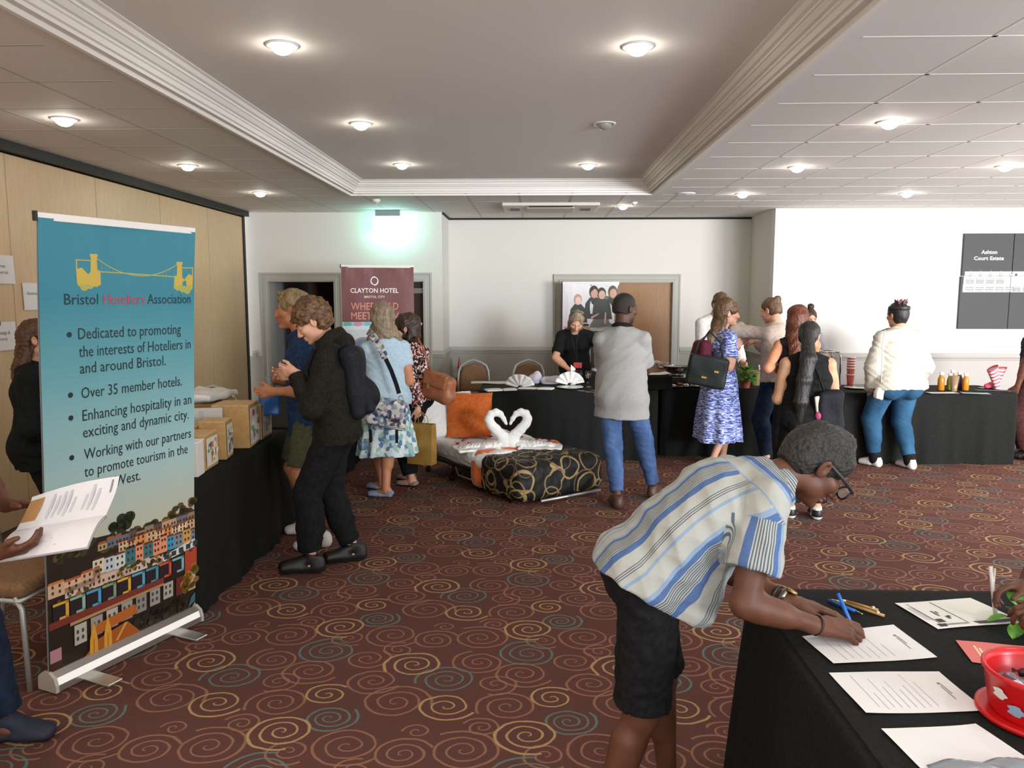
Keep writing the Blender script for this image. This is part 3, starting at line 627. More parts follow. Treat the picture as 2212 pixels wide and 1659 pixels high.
# ------------------------------------------------------------------ the room
def structure(o): o['kind'] = 'structure'; return o
def carpet():
    m = mat('carpet', '#4a2a25', 0.95, spec=0.1); t = NT(m); co = t.coord('Object')
    gr = bpy.data.node_groups.new('carpet_spiral', 'ShaderNodeTree'); I = gr.interface
    for n, k in (('P', 'NodeSocketVector'), ('C', 'NodeSocketVector'), ('Pitch', 'NodeSocketFloat'), ('Turns', 'NodeSocketFloat'), ('Phase', 'NodeSocketFloat'), ('Width', 'NodeSocketFloat'), ('Hand', 'NodeSocketFloat')):
        I.new_socket(n, in_out='INPUT', socket_type=k)
    I.new_socket('Mask', in_out='OUTPUT', socket_type='NodeSocketFloat')
    class F: pass
    f = F(); f.node_tree = gr; q = NT(f); gi = q.new('NodeGroupInput').outputs; go = q.new('NodeGroupOutput')
    d = q.vmath('SUBTRACT', gi['P'], gi['C']); d = q.vmath('SUBTRACT', q.vmath('FRACTION', q.vmath('ADD', d, (0.5, 0.5, 0))), (0.5, 0.5, 0))
    sp = q.new('ShaderNodeSeparateXYZ'); q.l.new(d, sp.inputs[0]); x = q.math('MULTIPLY', sp.outputs[0], gi['Hand']); y = q.math('MULTIPLY', sp.outputs[1], 1.12)
    r = q.math('SQRT', q.math('ADD', q.math('MULTIPLY', x, x), q.math('MULTIPLY', y, y))); a = q.math('ARCTAN2', y, x)
    a = q.math('FRACT', q.math('ADD', q.math('MULTIPLY', a, 1/(2*PI)), gi['Phase'])); s = q.math('SUBTRACT', q.math('DIVIDE', r, gi['Pitch']), a)
    k = q.math('ROUND', s); dist = q.math('MULTIPLY', q.math('ABSOLUTE', q.math('SUBTRACT', s, k)), gi['Pitch']); th = q.math('ADD', k, a)
    ins = q.math('MULTIPLY', q.math('LESS_THAN', th, gi['Turns']), q.math('GREATER_THAN', th, 0.12))
    w = q.math('MULTIPLY', gi['Width'], q.math('ADD', 0.55, q.math('MULTIPLY', th, 0.16)))
    q.l.new(q.math('MULTIPLY', ins, q.math('MULTIPLY', q.math('SUBTRACT', w, dist), 700, clamp=True)), go.inputs[0])
    nz = t.noise(co, 9, 2, out=1); P = t.vmath('ADD', co, t.vmath('MULTIPLY', t.vmath('SUBTRACT', nz, (0.5, 0.5, 0.5)), (0.022, 0.022, 0)))
    nf = t.noise(co, 420, 2, out=1); P = t.vmath('ADD', P, t.vmath('MULTIPLY', t.vmath('SUBTRACT', nf, (0.5, 0.5, 0.5)), (0.006, 0.006, 0)))
    base = t.ramp(t.noise(co, 300, 2), [(0.3, '#553731'), (0.7, '#674640')])
    B, Y, T = '#9a6e58', '#ae8f63', '#5e7a73'
    S = [(B, .269, .844, .155, 2.9), (B, .496, .795, .115, 2.6), (B, .727, .824, .135, 2.7), (B, .528, .95, .06, 1.6), (B, .401, .177, .15, 2.8), (B, .793, .99, .07, 1.9), (B, .891, .155, .14, 2.8),
         (B, .832, .343, .095, 2.2), (B, .267, .36, .115, 2.5), (B, .192, .575, .12, 2.5), (B, .74, .555, .128, 2.7), (B, .95, .446, .125, 2.6), (B, .05, .80, .10, 2.3), (B, .33, .68, .08, 1.9),
         (T, .15, .042, .105, 2.9), (T, .601, .382, .145, 3.1), (T, .98, .653, .145, 3.0), (Y, .979, .936, .126, 2.7), (Y, .624, .148, .132, 2.6), (Y, .085, .232, .098, 2.2), (Y, .428, .524, .128, 2.6)]
    c = base
    for i, (col, u, v, R, tn) in enumerate(S):
        n = t.new('ShaderNodeGroup'); n.node_tree = gr; t.l.new(P, n.inputs[0]); n.inputs[1].default_value = (u, v, 0); n.inputs[2].default_value = R/tn
        n.inputs[3].default_value = tn+0.2*((i*7) % 3); n.inputs[4].default_value = (i*0.37) % 1; n.inputs[5].default_value = {B: 0.0070, T: 0.0064, Y: 0.0072}[col]; n.inputs[6].default_value = -1 if i % 3 == 1 else 1
        c = t.mix(t.math('MULTIPLY', n.outputs[0], 0.75 if col == B else 0.85 if col == T else 0.95), c, srgb(col))
    t.l.new(c, bsdf(m).inputs['Base Color']); bump(m, t.noise(co, 380, 2), 0.35, 0.004); return m
b = MB(); b.box((1.5, 5.6, -0.05), (6.0, 6.6, 0.05)); structure(b.build('floor', carpet()))
def paintmat(name, c):
    m = mat(name, c, 0.75, spec=0.25); t = NT(m); bump(m, t.noise(t.coord('Object'), 220, 3), 0.06, 0.003); return m
M_WALL = paintmat('wall_paint', '#d8d4cb'); M_DADO = paintmat('dado_paint', '#a7a399'); M_TRIM = paintmat('trim_paint', '#b4b1a8'); M_WHITE = paintmat('ceiling_white', '#e2ddd7'); M_CORN = paintmat('cornice_white', '#e4dfd8')
M_TILE = paintmat('ceiling_tile', '#dbd6d1'); M_TBAR = paintmat('tile_grid', '#e2ded9'); M_DARK = mat('dark_gap', '#1c1b1a', 0.8)
M_BLACK = fab('black_cloth', '#121311', '#1c1d1b', 90, 0.85, 0.12)
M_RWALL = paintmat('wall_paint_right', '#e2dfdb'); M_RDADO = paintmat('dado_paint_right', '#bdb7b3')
# left folding partition wall: beech panels with seams under a black track
def panelmat():
    m = mat('beech_panel', '#d8bb90', 0.36, spec=0.4); t = NT(m); co = t.coord('Object', (1, 6, 0.8)); n = t.noise(co, 7, 5, 0.6)
    t.l.new(t.ramp(n, [(0.3, '#d2b285'), (0.7, '#dcc09a')]), bsdf(m).inputs['Base Color']); return m
b = MB(); ys = [-2.6, -1.4, -0.2, 1.0, 2.2, 3.4, 4.6, 5.8, 7.0, 8.2, 9.4, 10.52]
for y0, y1 in zip(ys[:-1], ys[1:]): b.box((-4.0, (y0+y1)/2, 1.41), (0.05, (y1-y0)/2-0.004, 1.405))
b.box((-4.03, 4.0, 1.45), (0.05, 6.6, 1.45), mi=1)
for y in ys[1:-1]: b.box((-3.951, y, 1.41), (0.003, 0.006, 1.405), mi=2)
structure(b.build('wall_left', [panelmat(), M_DARK, mat('seam_strip', '#b59a74', 0.5)], bevel=0.003))
b = MB(); b.box((-3.93, 4.0, 2.862), (0.05, 6.6, 0.034)); b.box((-3.965, 10.55, 1.43), (0.03, 0.03, 1.43)); structure(b.build('trim_1', mat('track_black', '#1d1d1d', 0.5)))
def wall(name, segs, mats, dado=0.92):
    """segs: (x0, x1, y0, y1, z0, z1); split at dado height into two paints"""
    b = MB()
    for x0, x1, y0, y1, z0, z1 in segs:
        for a, c, mi in ((z0, min(z1, dado), 1), (max(z0, dado), z1, 0)):
            if c > a: b.box(((x0+x1)/2, (y0+y1)/2, (a+c)/2), ((x1-x0)/2, (y1-y0)/2, (c-a)/2), mi=mi)
    return structure(b.build(name, mats))
YP, YR, YW = 10.75, 11.6, 10.45
wall('wall_back_left', [(-4.05, -3.70, YP, YP+.25, 0, LOW), (-3.70, -2.78, YP, YP+.25, 1.965, LOW), (-2.78, -2.40, YP, YP+.25, 0, LOW), (-2.40, -1.535, YP, YP+.25, 1.965, LOW), (-1.535, -1.27, YP, YP+.25, 0, LOW), (-1.5, -1.27, YP+.25, YR+.2, 0, LOW)], [M_WALL, M_DADO])
wall('wall_back', [(-1.27, 0.405, YR, YR+.2, 0, LOW), (0.405, 2.047, YR, YR+.2, 1.965, LOW), (2.047, 3.3, YR, YR+.2, 0, LOW)], [M_WALL, M_DADO])
wall('wall_alcove_right', [(3.17, 3.4, YW+.15, YR+.2, 0, LOW)], [M_WALL, M_DADO])
wall('wall_right', [(3.17, 9.0, YW, YW+.15, 0, LOW)], [M_RWALL, M_RDADO])
def rail(name, a, c, n, m=M_TRIM, z=0.905):
    """dado rail between two wall points, n points into the room"""
    prof = [(0, 0), (0.012, 0.004), (0.014, 0.022), (0.026, 0.034), (0.030, 0.05), (0.022, 0.06), (0.016, 0.078), (0.006, 0.09), (0, 0.095)]
    b = MB(); a, c, n = V3(*a, z), V3(*c, z), V3(*n, 0); V = [p+n*d+V3(0, 0, h) for p in (a, c) for d, h in prof]; k = len(prof)
    b.add(V, [(i, i+1, k+i+1, k+i) for i in range(k-1)]+[tuple(range(k)), tuple(range(k, 2*k))[::-1]]); return structure(b.build(name, m))
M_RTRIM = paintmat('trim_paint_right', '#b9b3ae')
rail('trim_2', (-1.435, YP), (-1.245, YP), (0, -1)); rail('trim_3', (-1.27, YP-.02), (-1.27, YR), (1, 0)); rail('trim_4', (-1.27, YR), (0.28, YR), (0, -1)); rail('trim_5', (2.17, YR), (3.17, YR), (0, -1))
rail('trim_6', (3.17, YR), (3.17, YW-.02), (-1, 0)); rail('trim_7', (3.15, YW), (9.0, YW), (0, -1), M_RTRIM); rail('trim_8', (-3.95, YP), (-3.9, YP), (0, -1))
b = MB(); b.box((1.0, YR-.012, LOW-.012), (2.26, 0.014, 0.014)); b.box((-1.262, 11.2, LOW-.012), (0.012, 0.42, 0.012)); structure(b.build('shadow_gap_strip', M_DARK))  # near-black strips: shade of the gap under the alcove ceiling, put in as colour
# door casings and doors
def casing(name, x0, x1, y, top, mats=M_TRIM):
    b = MB(); prof = [(0, 0), (0, 0.035), (0.03, 0.04), (0.045, 0.028), (0.085, 0.024), (0.095, 0.034), (0.115, 0.034), (0.12, 0.0)]   # (outwards, towards the room)
    pts = [((x0, 0), (-1, 0)), ((x0, top), (-1, 1)), ((x1, top), (1, 1)), ((x1, 0), (1, 0))]; V = []; k = len(prof)
    for (px, pz), (dx, dz) in pts: V += [V3(px+dx*o, y-d, pz+dz*o) for o, d in prof]
    F = [(s*k+i, s*k+i+1, (s+1)*k+i+1, (s+1)*k+i) for s in range(3) for i in range(k-1)]; b.add(V, F)
    for x, sg in ((x0, 1), (x1, -1)): b.box((x-sg*0.006+sg*0.012*0, y+0.125, top/2), (0.014, 0.125, top/2))
    b.box(((x0+x1)/2, y+0.125, top+0.006), ((x1-x0)/2, 0.125, 0.014)); return structure(b.build(name, mats))
casing('door_1', -3.70, -2.78, YP, 1.96); casing('door_2', -2.40, -1.535, YP, 1.96); casing('door_3', 0.405, 2.047, YR, 1.96)
def wood(name, a, c, rough=0.45):
    m = mat(name, a, rough, spec=0.4); t = NT(m); n = t.noise(t.coord('Object', (22, 22, 1.2)), 3, 5, 0.65); t.l.new(t.ramp(n, [(0.3, a), (0.7, c)]), bsdf(m).inputs['Base Color']); return m
M_OAK = wood('oak_door', '#8a5f34', '#9d7143'); M_WENGE = wood('dark_door', '#33201a', '#43291f')
b = MB(); b.box((0.405+0.405, YR+.06, 0.98), (0.405, 0.022, 0.975)); b.box((1.64, YR+.06, 0.98), (0.405, 0.022, 0.975)); d3 = structure(b.build('door_4', M_OAK, bevel=0.003)); 
b = MB()
for z in (0.3, 1.0, 1.7): b.box((2.04, YR+.03, z), (0.008, 0.014, 0.05)); b.box((0.412, YR+.03, z), (0.008, 0.014, 0.05))
b.build('hinge', mat('brass_dull', '#6b5a42', 0.4, 0.8), d3)
b = MB(); b.box((-1.968, YP+.08, 0.98), (0.43, 0.022, 0.975)); d2 = structure(b.build('door_5', M_WENGE, bevel=0.003))
b = MB(); b.box((-1.64, YP+.035, 1.83), (0.10, 0.022, 0.035)); b.build('door_closer', mat('steel_closer', '#9a958c', 0.35, 0.7), d2)
# corridor behind the open doorway
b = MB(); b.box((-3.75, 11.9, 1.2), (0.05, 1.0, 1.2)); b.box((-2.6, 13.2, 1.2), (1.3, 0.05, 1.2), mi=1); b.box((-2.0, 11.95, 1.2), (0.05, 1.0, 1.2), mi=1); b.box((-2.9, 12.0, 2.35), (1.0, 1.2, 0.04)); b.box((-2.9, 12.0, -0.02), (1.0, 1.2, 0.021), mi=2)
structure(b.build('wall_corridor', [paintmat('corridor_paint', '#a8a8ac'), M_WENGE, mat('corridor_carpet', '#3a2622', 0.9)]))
b = MB(); b.box((-2.99, 11.32, 0.98), (0.022, 0.42, 0.975), rz=-22); structure(b.build('door_6', M_WENGE))
# ceiling: tiled low part round a raised tray with a stepped cornice
XL, XR, YB, YF = -2.06, 1.31, 8.86, 0.2
b = MB()
for x0, x1, y0, y1 in ((-4.05, XL-.02, YF, 11.9), (XR+.02, 7.4, YF, 11.9), (XL-.02, XR+.02, YB+.02, 11.9)): b.box(((x0+x1)/2, (y0+y1)/2, LOW+.05), ((x1-x0)/2, (y1-y0)/2, 0.05))
b.box(((XL+XR)/2, 4.7, HIGH+.05), (1.95, 4.5, 0.05), mi=1)
gx = [2.03+0.598*i for i in range(11)]; gyv = [3.03+0.597*i for i in range(-4, 13)]; zt = LOW-.0004
for x in gx: b.box((x, 5.8, zt), (0.012, 5.6, 0.0008), mi=2)
for y in gyv: b.box((4.4, y, zt), (2.95, 0.010, 0.0008), mi=2)
for x in (-2.68, -3.28, -3.88): b.box((x, 5.8, zt), (0.010, 5.6, 0.0006), mi=3)
for y in gyv: b.box((-3.1, y, zt+.001), (0.85, 0.010, 0.002), mi=3)
for y in (9.6, 10.2, 10.8, 11.4): b.box((-0.37, y, zt+.001), (1.9, 0.010, 0.002), mi=3)
for i in range(7): b.box((-1.97+0.6*i, 10.2, zt+.001), (0.010, 1.35, 0.002), mi=3)
structure(b.build('ceiling', [M_TILE, M_WHITE, M_TBAR, paintmat('tile_grid_dim', '#bdb6ae')]))
prof = [(-.035, LOW), (-.035, LOW-.018), (-.012, LOW-.018), (-.006, LOW+.004), (.030, LOW+.004), (.030, LOW+.022), (.045, LOW+.026), (.052, LOW+.05), (.062, LOW+.055), (.062, LOW+.066), (.078, LOW+.07), (.098, LOW+.092), (.106, LOW+.094), (.106, LOW+.106), (.125, LOW+.112), (.14, LOW+.13), (.16, HIGH-.004), (.16, HIGH)]
path = [((XL, YF), (1, 0)), ((XL, YB), (1, -1)), ((XR, YB), (-1, -1)), ((XR, YF), (-1, 0))]; V = []; k = len(prof)
for (x, y), (dx, dy) in path: V += [(x+dx*i, y+dy*i, z) for i, z in prof]
b = MB(); b.add(V, [(s*k+i, (s+1)*k+i, (s+1)*k+i+1, s*k+i+1) for s in range(3) for i in range(k-1)]); structure(b.build('cornice', M_CORN))
# ------------------------------------------------------------------ ceiling fittings
M_BEZ = mat('white_bezel', '#e8e4de', 0.4); M_BULB = mat('lamp_glow', '#fff4e2', 0.3, emit=26)
def downlight(x, y, z, label, lit=True):
    t = thing('downlight', label, 'ceiling light', (x, y, z), 0, 'recessed ceiling downlights')
    b = MB(); b.lathe([(0.062, 0.004), (0.086, 0.002), (0.084, -0.006), (0.066, -0.009), (0.060, -0.002), (0.058, 0.004)], n=28, cap=False); b.build('bezel', M_BEZ, t)
    b = MB(); b.ball((0, 0, -0.006), (0.056, 0.056, 0.042), 20); b.build('lamp', M_BULB if lit else mat('lamp_off', '#9a948c', 0.3), t)
for args in ((-3.05, 5.09, LOW, 'lit downlight above the tan partition, nearest of the three in the left ceiling strip'), (-3.05, 6.89, LOW, 'lit downlight, middle one of three in the left ceiling strip'), (-3.05, 8.7, LOW, 'lit downlight in the left strip, closest to the far left corner'),
             (2.34, 5.33, LOW, 'large bright downlight in the tiled right ceiling, nearest in the row beside the cornice'), (2.34, 7.13, LOW, 'middle downlight in the tile row beside the right cornice'), (2.34, 8.95, LOW, 'far downlight in the tile row beside the right cornice'),
             (4.16, 8.95, LOW, 'downlight in the outer tile row, farther of the two above the sweater woman'), (4.16, 7.13, LOW, 'downlight above the black estate panels, nearer in the outer tile row'), (1.13, 10.1, LOW, 'downlight beside the air conditioning cassette, above the double oak doors'),
             (-1.3, 4.11, HIGH, 'big glaring downlight in the raised tray, nearest on its left side'), (-1.3, 5.93, HIGH, 'downlight in the raised tray, middle of its left row'), (-1.3, 7.74, HIGH, 'downlight in the raised tray, far end of its left row'),
             (0.53, 4.18, HIGH, 'big glaring downlight in the raised tray, nearest on its right side'), (0.525, 7.82, HIGH, 'downlight in the raised tray, far end of its right row')): downlight(*args)
downlight(0.522, 5.98, HIGH, 'unlit downlight, a faint ring in the right row of the raised tray', False)
t = thing('exit_sign', 'glowing cyan white exit sign hung under the ceiling above the doorways', 'sign', (-1.965, 10.5, LOW))
b = MB(); b.box((0, 0, -0.04), (0.165, 0.035, 0.04)); b.build('housing', mat('sign_housing', '#7f8a88', 0.4), t, bevel=0.004)
b = MB(); b.box((0, 0, -0.185), (0.185, 0.008, 0.10)); b.build('lit_panel', mat('sign_glow', '#b8fff4', 0.3, emit=9), t, bevel=0.004)
el = bpy.data.lights.new('exit_sign_lamp', 'AREA'); el.shape = 'RECTANGLE'; el.size, el.size_y, el.energy, el.color = 0.3, 0.18, 1.6, (0.45, 1.0, 0.94)
eo = bpy.data.objects.new('exit_sign_lamp', el); COL.objects.link(eo); eo.location = (-1.965, 10.52, LOW-.185); eo.rotation_euler = (rad(90), 0, PI)
t = thing('air_conditioner', 'white ceiling cassette air conditioner with dark slots above the alcove', 'air conditioner', (0.2, 10.1, LOW))
b = MB(); b.box((0, 0, -0.02), (0.60, 0.42, 0.02)); b.build('cassette_frame', mat('ac_cream', '#d2cabd', 0.5), t, bevel=0.01)
b = MB(); b.box((0, 0, -0.045), (0.30, 0.26, 0.012)); b.build('intake_grille', mat('ac_grille', '#b3aa9c', 0.5), t, bevel=0.008)
b = MB(); b.box((0, -0.34, -0.043), (0.27, 0.03, 0.006)); b.build('air_slot', M_DARK, t)
for x in (-0.45, 0.45): b = MB(); b.box((x, 0, -0.043), (0.06, 0.10, 0.006)); b.build('air_vane', mat('ac_vane_dark', '#4c4844', 0.6), t)  # side vanes in a darker grey than the grille
def disc_detector(label, x, y, z, r, h, name='smoke_detector'):
    t = thing(name, label, 'detector', (x, y, z)); b = MB(); b.lathe([(r, 0), (r, -h*.35), (r*.8, -h*.7), (r*.45, -h)], n=24); b.build('base', M_BEZ, t); b = MB(); b.lathe([(r*.40, -h), (r*.36, -h*1.25), (r*.1, -h*1.35)], n=16); b.build('sensor_dome', mat('sensor_grey', '#bab4ac', 0.4), t)
disc_detector('small white smoke detector beside the cyan exit sign', -1.88, 9.32, LOW, 0.05, 0.045)
disc_detector('flat round ceiling speaker plate in the right tiles', 1.69, 8.9, LOW, 0.11, 0.012, 'ceiling_speaker')
disc_detector('small white motion sensor on the ceiling right of the air conditioner', 1.22, 9.7, LOW, 0.04, 0.03, 'motion_sensor')
# ------------------------------------------------------------------ roll-up banners
PRINT = printmat('banner_print', 0.42); PAPERP = printmat('paper_print', 0.6, 0.3); ALU = mat('brushed_aluminium', '#c9c6c1', 0.28, 0.85); PLW = mat('white_plastic', '#e6e3de', 0.45)
def lerpc(a, b, t): a, b = srgb(a), srgb(b); return tuple(a[i]+(b[i]-a[i])*t for i in range(3))+(1.0,)
def banner(name, label, A, B, h, draw, lean=0.0, feet=True, wrinkle=0.004):
    """A, B: floor points under the left and right ends; draw(ink, w, h)"""
    A, B = V3(A[0], A[1], 0), V3(B[0], B[1], 0); w = np.linalg.norm(B-A); ux = (B-A)/w; nz = np.cross(ux, V3(0, 0, 1)); o = thing(name, label, 'banner', (A+B)/2, math.degrees(math.atan2(ux[1], ux[0])))
    def fn(u, v, lift):   # thing frame: x along the width, -y towards the viewer
        e = (v/h); wv = wrinkle*max(0, min(1, (v-1.0)*3))*(.5*math.sin(u*23+1)*math.sin(v*5)+1.6*math.sin(u*9-2)*math.exp(-(1-e)*9)+0.6*math.sin(u*31+v*14)*math.exp(-(1-e)*12)); return (u-w/2, -0.0008*lift+wv-lean*v/h, v)
    mb = MB(); ink = Ink(fn, mb); draw(ink, w, h); mb.build('printed_sheet', PRINT, o)
    b = MB(); b.grid(lambda s, t: tuple(np.array(fn(s*w, 0.08+t*(h-0.09), -14))), 12, 30); b.build('sheet_back', mat('banner_back', '#9c9a96', 0.6), o)
    b = MB(); b.box((0, -lean, h-0.004), (w/2+0.004, 0.006, 0.016)); b.build('top_rail', PLW, o, bevel=0.003)
    b = MB(); b.box((-w/2-0.008, -lean, h-0.004), (0.006, 0.009, 0.020)); b.build('rail_cap', mat('black_plastic', '#1a1a1a', 0.5), o)
    prof = [(-0.055, 0.0), (-0.055, 0.03), (-0.045, 0.062), (-0.015, 0.083), (0.02, 0.083), (0.05, 0.06), (0.055, 0.03), (0.055, 0.0)]
    b = MB(); b.add([(-w/2, y, z+0.008) for y, z in prof]+[(w/2, y, z+0.008) for y, z in prof], [(i, i+1, 9+i, 8+i) for i in range(7)]); b.build('base_cassette', ALU, o)
    for sx in (-1, 1):
        b = MB(); b.add([(sx*(w/2+0.012), y*1.08, z*1.06+0.008) for y, z in prof]+[(sx*(w/2-0.004), y*1.08, z*1.06+0.008) for y, z in prof], [tuple(range(8)), tuple(range(8, 16))]+[(i, (i+1) % 8, 8+(i+1) % 8, 8+i) for i in range(8)]); b.build('end_cap', mat('cap_grey', '#b3aea6', 0.45), o)
    if feet:
        for sx in (-0.26, 0.27): b = MB(); b.box((sx*w/0.86, -0.13, 0.009), (0.038, 0.085, 0.006)); b.build('foot', ALU, o, bevel=0.003)
    b = MB(); b.tube([(0, 0.028, 0.05), (0, 0.024-lean, h-0.01)], 0.008, 8); b.build('pole', ALU, o)
    return o
def bha(k, w, h):
    n = 70; z0 = 0.085
    for i in range(n):
        a, c = z0+(h-z0-0.01)*i/n, z0+(h-z0-0.01)*(i+1)/n; e = (a+c)/2/h
        if e > .68: col = lerpc('#5d9ba4', '#2c7f92', min(1, (e-.68)/.16))
        elif e > .46: col = lerpc('#9dbdbc', '#5d9ba4', (e-.46)/.22)
        else: col = lerpc('#b9bba8', '#9dbdbc', max(0, (e-.32)/.14))
        for j in range(20): k.rect(w*j/20, a, w*(j+1)/20, c, col, 0)
    G_ = '#c3a844'
    for x, top, dk_, s_ in ((0.257, 1.944, 1.865, 1), (0.730, 1.928, 1.852, -1)):
        k.poly([(x-.020, dk_-.06), (x+.020, dk_-.06), (x+.014, top), (x-.014, top)], G_); k.rect(x-.019, top-.013, x+.019, top, G_)
        k.poly([(x-s_*.085, dk_-.055), (x+s_*.035, dk_-.055), (x+s_*.032, dk_+.005), (x+s_*.005, dk_+.015), (x-s_*.03, dk_-.01), (x-s_*.060, dk_+.018), (x-s_*.088, dk_+.01)], G_)
        for i in range(12): r = random.Random(i); k.disc(x-s_*.028+s_*r.uniform(-.055, .058), dk_-.058+r.uniform(-.014, .01), r.uniform(.010, .018), '#a9a650', 1, 8)
        k.line([(x-s_*.085, dk_), (x-s_*.085, dk_+.05)], .006, G_); k.line([(x-s_*.088, dk_+.05), (x, top-.03)], .004, G_)
    pts = [(0.257+0.473*t, 1.935-.075*(1-(2*t-1)**2)-0.012*t) for t in np.linspace(0, 1, 25)]; k.line(pts, .004, '#a9a95a'); k.line([(0.27, 1.868), (0.5, 1.861), (0.72, 1.853)], .005, '#a9a95a')
    for (a, b_) in pts[2:-2]: k.line([(a, b_), (a, 1.860)], .0015, '#8ea368')
    D = '#10242e'; k.text('Bristol', .11, 1.722, .047, D, .166); k.text('Hoteliers', .302, 1.722, .047, '#a8444f', .222, bold=.006); k.text('Association', .540, 1.722, .047, D, .262)
    T = '#14232a'
    for t, u, v, u1 in (('Dedicated to promoting', .172, 1.570, .738), ('the interests of Hoteliers in', .174, 1.491, .804), ('and around Bristol.', .177, 1.417, .645), ('Over 35 member hotels.', .182, 1.305, .745), ('Enhancing hospitality in an', .186, 1.203, .807), ('exciting and dynamic city.', .187, 1.126, .790), ('Working with our partners', .190, 1.024, .805), ('to promote tourism in the', .190, .944, .783), ('South West.', .193, .866, .490)):
        k.text(t, u, v, .050, T, u1-u, bold=0.0)
        if t[:4] in ('Dedi', 'Over', 'Enha', 'Work'): k.disc(.130, v+.022, .012, T, 2)
    # photograph of a hillside town printed on the lower part
    rs = random.Random(11); sk = lambda u: .655-.03*u
    def blob(u, v, r, c, l): k.disc(u, v, r, c, l, 10, r*rs.uniform(.7, 1.0))
    k.poly([(0, z0), (w, z0), (w, .60), (.8, .585), (.55, .60), (.3, .64), (0, .66)], '#2b2018', 1)
    for i in range(60): u = rs.uniform(.035, w-.035); blob(u, sk(u)-rs.uniform(0, .06)-.01, rs.uniform(.015, .035), rs.choice(['#4a4424', '#3a3a20', '#5a4a26', '#2f3220']), 2)
    for i in range(9): blob(.38+rs.uniform(-.05, .05), .672+rs.uniform(-.035, .03), .028, rs.choice(['#27301f', '#323a22']), 2)
    for i in range(14): blob(.72+rs.uniform(-.05, .11), .650+rs.uniform(-.02, .035), .022, rs.choice(['#4b4526', '#3a3b22', '#5d4a26']), 2)
    def row(v0, v1, u0, u1, wd, cols, win='#3a3234', roof=None, lift=3, storeys=2):
        u = u0
        while u < u1:
            d = wd*rs.uniform(.8, 1.25); c = rs.choice(cols); t = v1+rs.uniform(-.008, .012)
            k.rect(u, v0, min(u+d, u1), t, c, lift)
            if roof: k.poly([(u-.002, t), (min(u+d, u1), t), (min(u+d, u1)-.006, t+.012), (u+.006, t+.012)], rs.choice(roof), lift)
            for s_ in range(storeys):
                for q in (.28, .70):
                    if u+d*q+.005 < u1: a = v0+(t-v0)*(.25+.45*s_); k.rect(u+d*q-.005, a, u+d*q+.005, a+.014, win, lift+1)
            u += d
    row(.575, .612, .25, w, .045, ['#6b5546', '#8b7a60', '#59504a', '#b59a72', '#6a6a70'], roof=['#2c2422', '#4c3026', '#9a5a34'], storeys=1, lift=3)
    row(.528, .575, .36, w, .055, ['#d8b889', '#c8a878', '#d88a4c', '#e0cba0', '#b88a60', '#d9c49a'], roof=['#7a3c2a', '#8f4a30'], lift=4)
    row(.455, .528, .22, w, .052, ['#d9b9a4', '#d6d1c0', '#3f6e70', '#b7c4c8', '#c9ccc6', '#e08e68', '#5aa6b4', '#c99a4c', '#7a3a48', '#7d8790', '#3f94b8', '#d8c8a8'], roof=['#6a3a30', '#4a2c28'], lift=5)
    row(.43, .49, 0, .26, .07, ['#c8904c', '#d9c0a4', '#cfa888', '#d8b090'], roof=['#c8743a', '#a85a32'], lift=5)
    row(.405, .455, .08, .62, .05, ['#cdb9a6', '#d9cbbd', '#b9a394', '#d0b09a'], lift=5, storeys=1)
    for i in range(40): blob(rs.uniform(.02, w-.02), rs.uniform(.39, .46), rs.uniform(.008, .016), rs.choice(['#4a4426', '#6a5a2c', '#3a3820', '#8a6a30']), 6)
    k.poly([(.58, .40), (w, .425), (w, .47), (.64, .44)], '#d5d3cd', 6)
    for i in range(5): k.rect(.625+.047*i, .413+.004*i, .655+.047*i, .438+.005*i, '#2c3f46', 7)
    cols = ['#d7a33a', '#8fb3a0', '#4aa0c4', '#7f9a7c', '#d9aa3c', '#5ba3bd', '#4f8f98', '#c8543c', '#83b2bd']; u = .02
    for c in cols:
        k.rect(u, .318, u+.076, .398, '#2a2024', 7); k.rect(u, .388, u+.076, .400, c, 8); k.rect(u+.060, .318, u+.076, .400, c, 8); k.rect(u+.03, .318, u+.076, .330, c, 8); u += .082
    k.rect(.76, .30, .84, .42, '#b0452e', 6); k.poly([(0, .285), (.62, .292), (.62, .322), (0, .318)], '#7a352b', 8); k.poly([(.10, .268), (.62, .280), (.62, .292), (.10, .284)], '#b08a62', 8)
    for i in range(7): a = .12+.083*i; k.rect(a, .165+.006*i, a+.062, .262+.004*i, rs.choice(['#9b978c', '#aaa699', '#8c8980', '#b5b0a2']), 8); [k.rect(a+.010+.026*x, .185+.006*i+.033*y, a+.022+.026*x, .203+.006*i+.033*y, '#4a4642', 9) for x in (0, 1) for y in (0, 1)]
    k.rect(.70, .19, .76, .29, '#6a2c2a', 8); k.rect(.77, .19, .83, .29, '#b9a98c', 8); 
    for i in range(22): blob(.79+rs.uniform(-.05, .045), .27+rs.uniform(-.07, .08), rs.uniform(.012, .026), rs.choice(['#a8782e', '#8a6226', '#c08c38', '#6a5424']), 9)
    for i in range(26): blob(rs.uniform(.45, w-.03), rs.uniform(.10, .17), rs.uniform(.015, .03), rs.choice(['#2c2a1c', '#3a3322', '#241e18']), 8)
    k.poly([(.78, .10), (w, .12), (w, .17), (.80, .15)], '#3f6a70', 9); k.poly([(.80, z0), (w, z0), (w, .115)], '#b59a78', 9)
    k.poly([(.20, .17), (.46, .195), (.445, .245), (.235, .225)], '#b5642a', 10); k.poly([(.16, z0), (.48, z0), (.40, .175), (.24, .15)], '#a85a24', 10); k.poly([(.33, .10), (.345, .10), (.40, .17), (.385, .175)], '#d29a4a', 11)
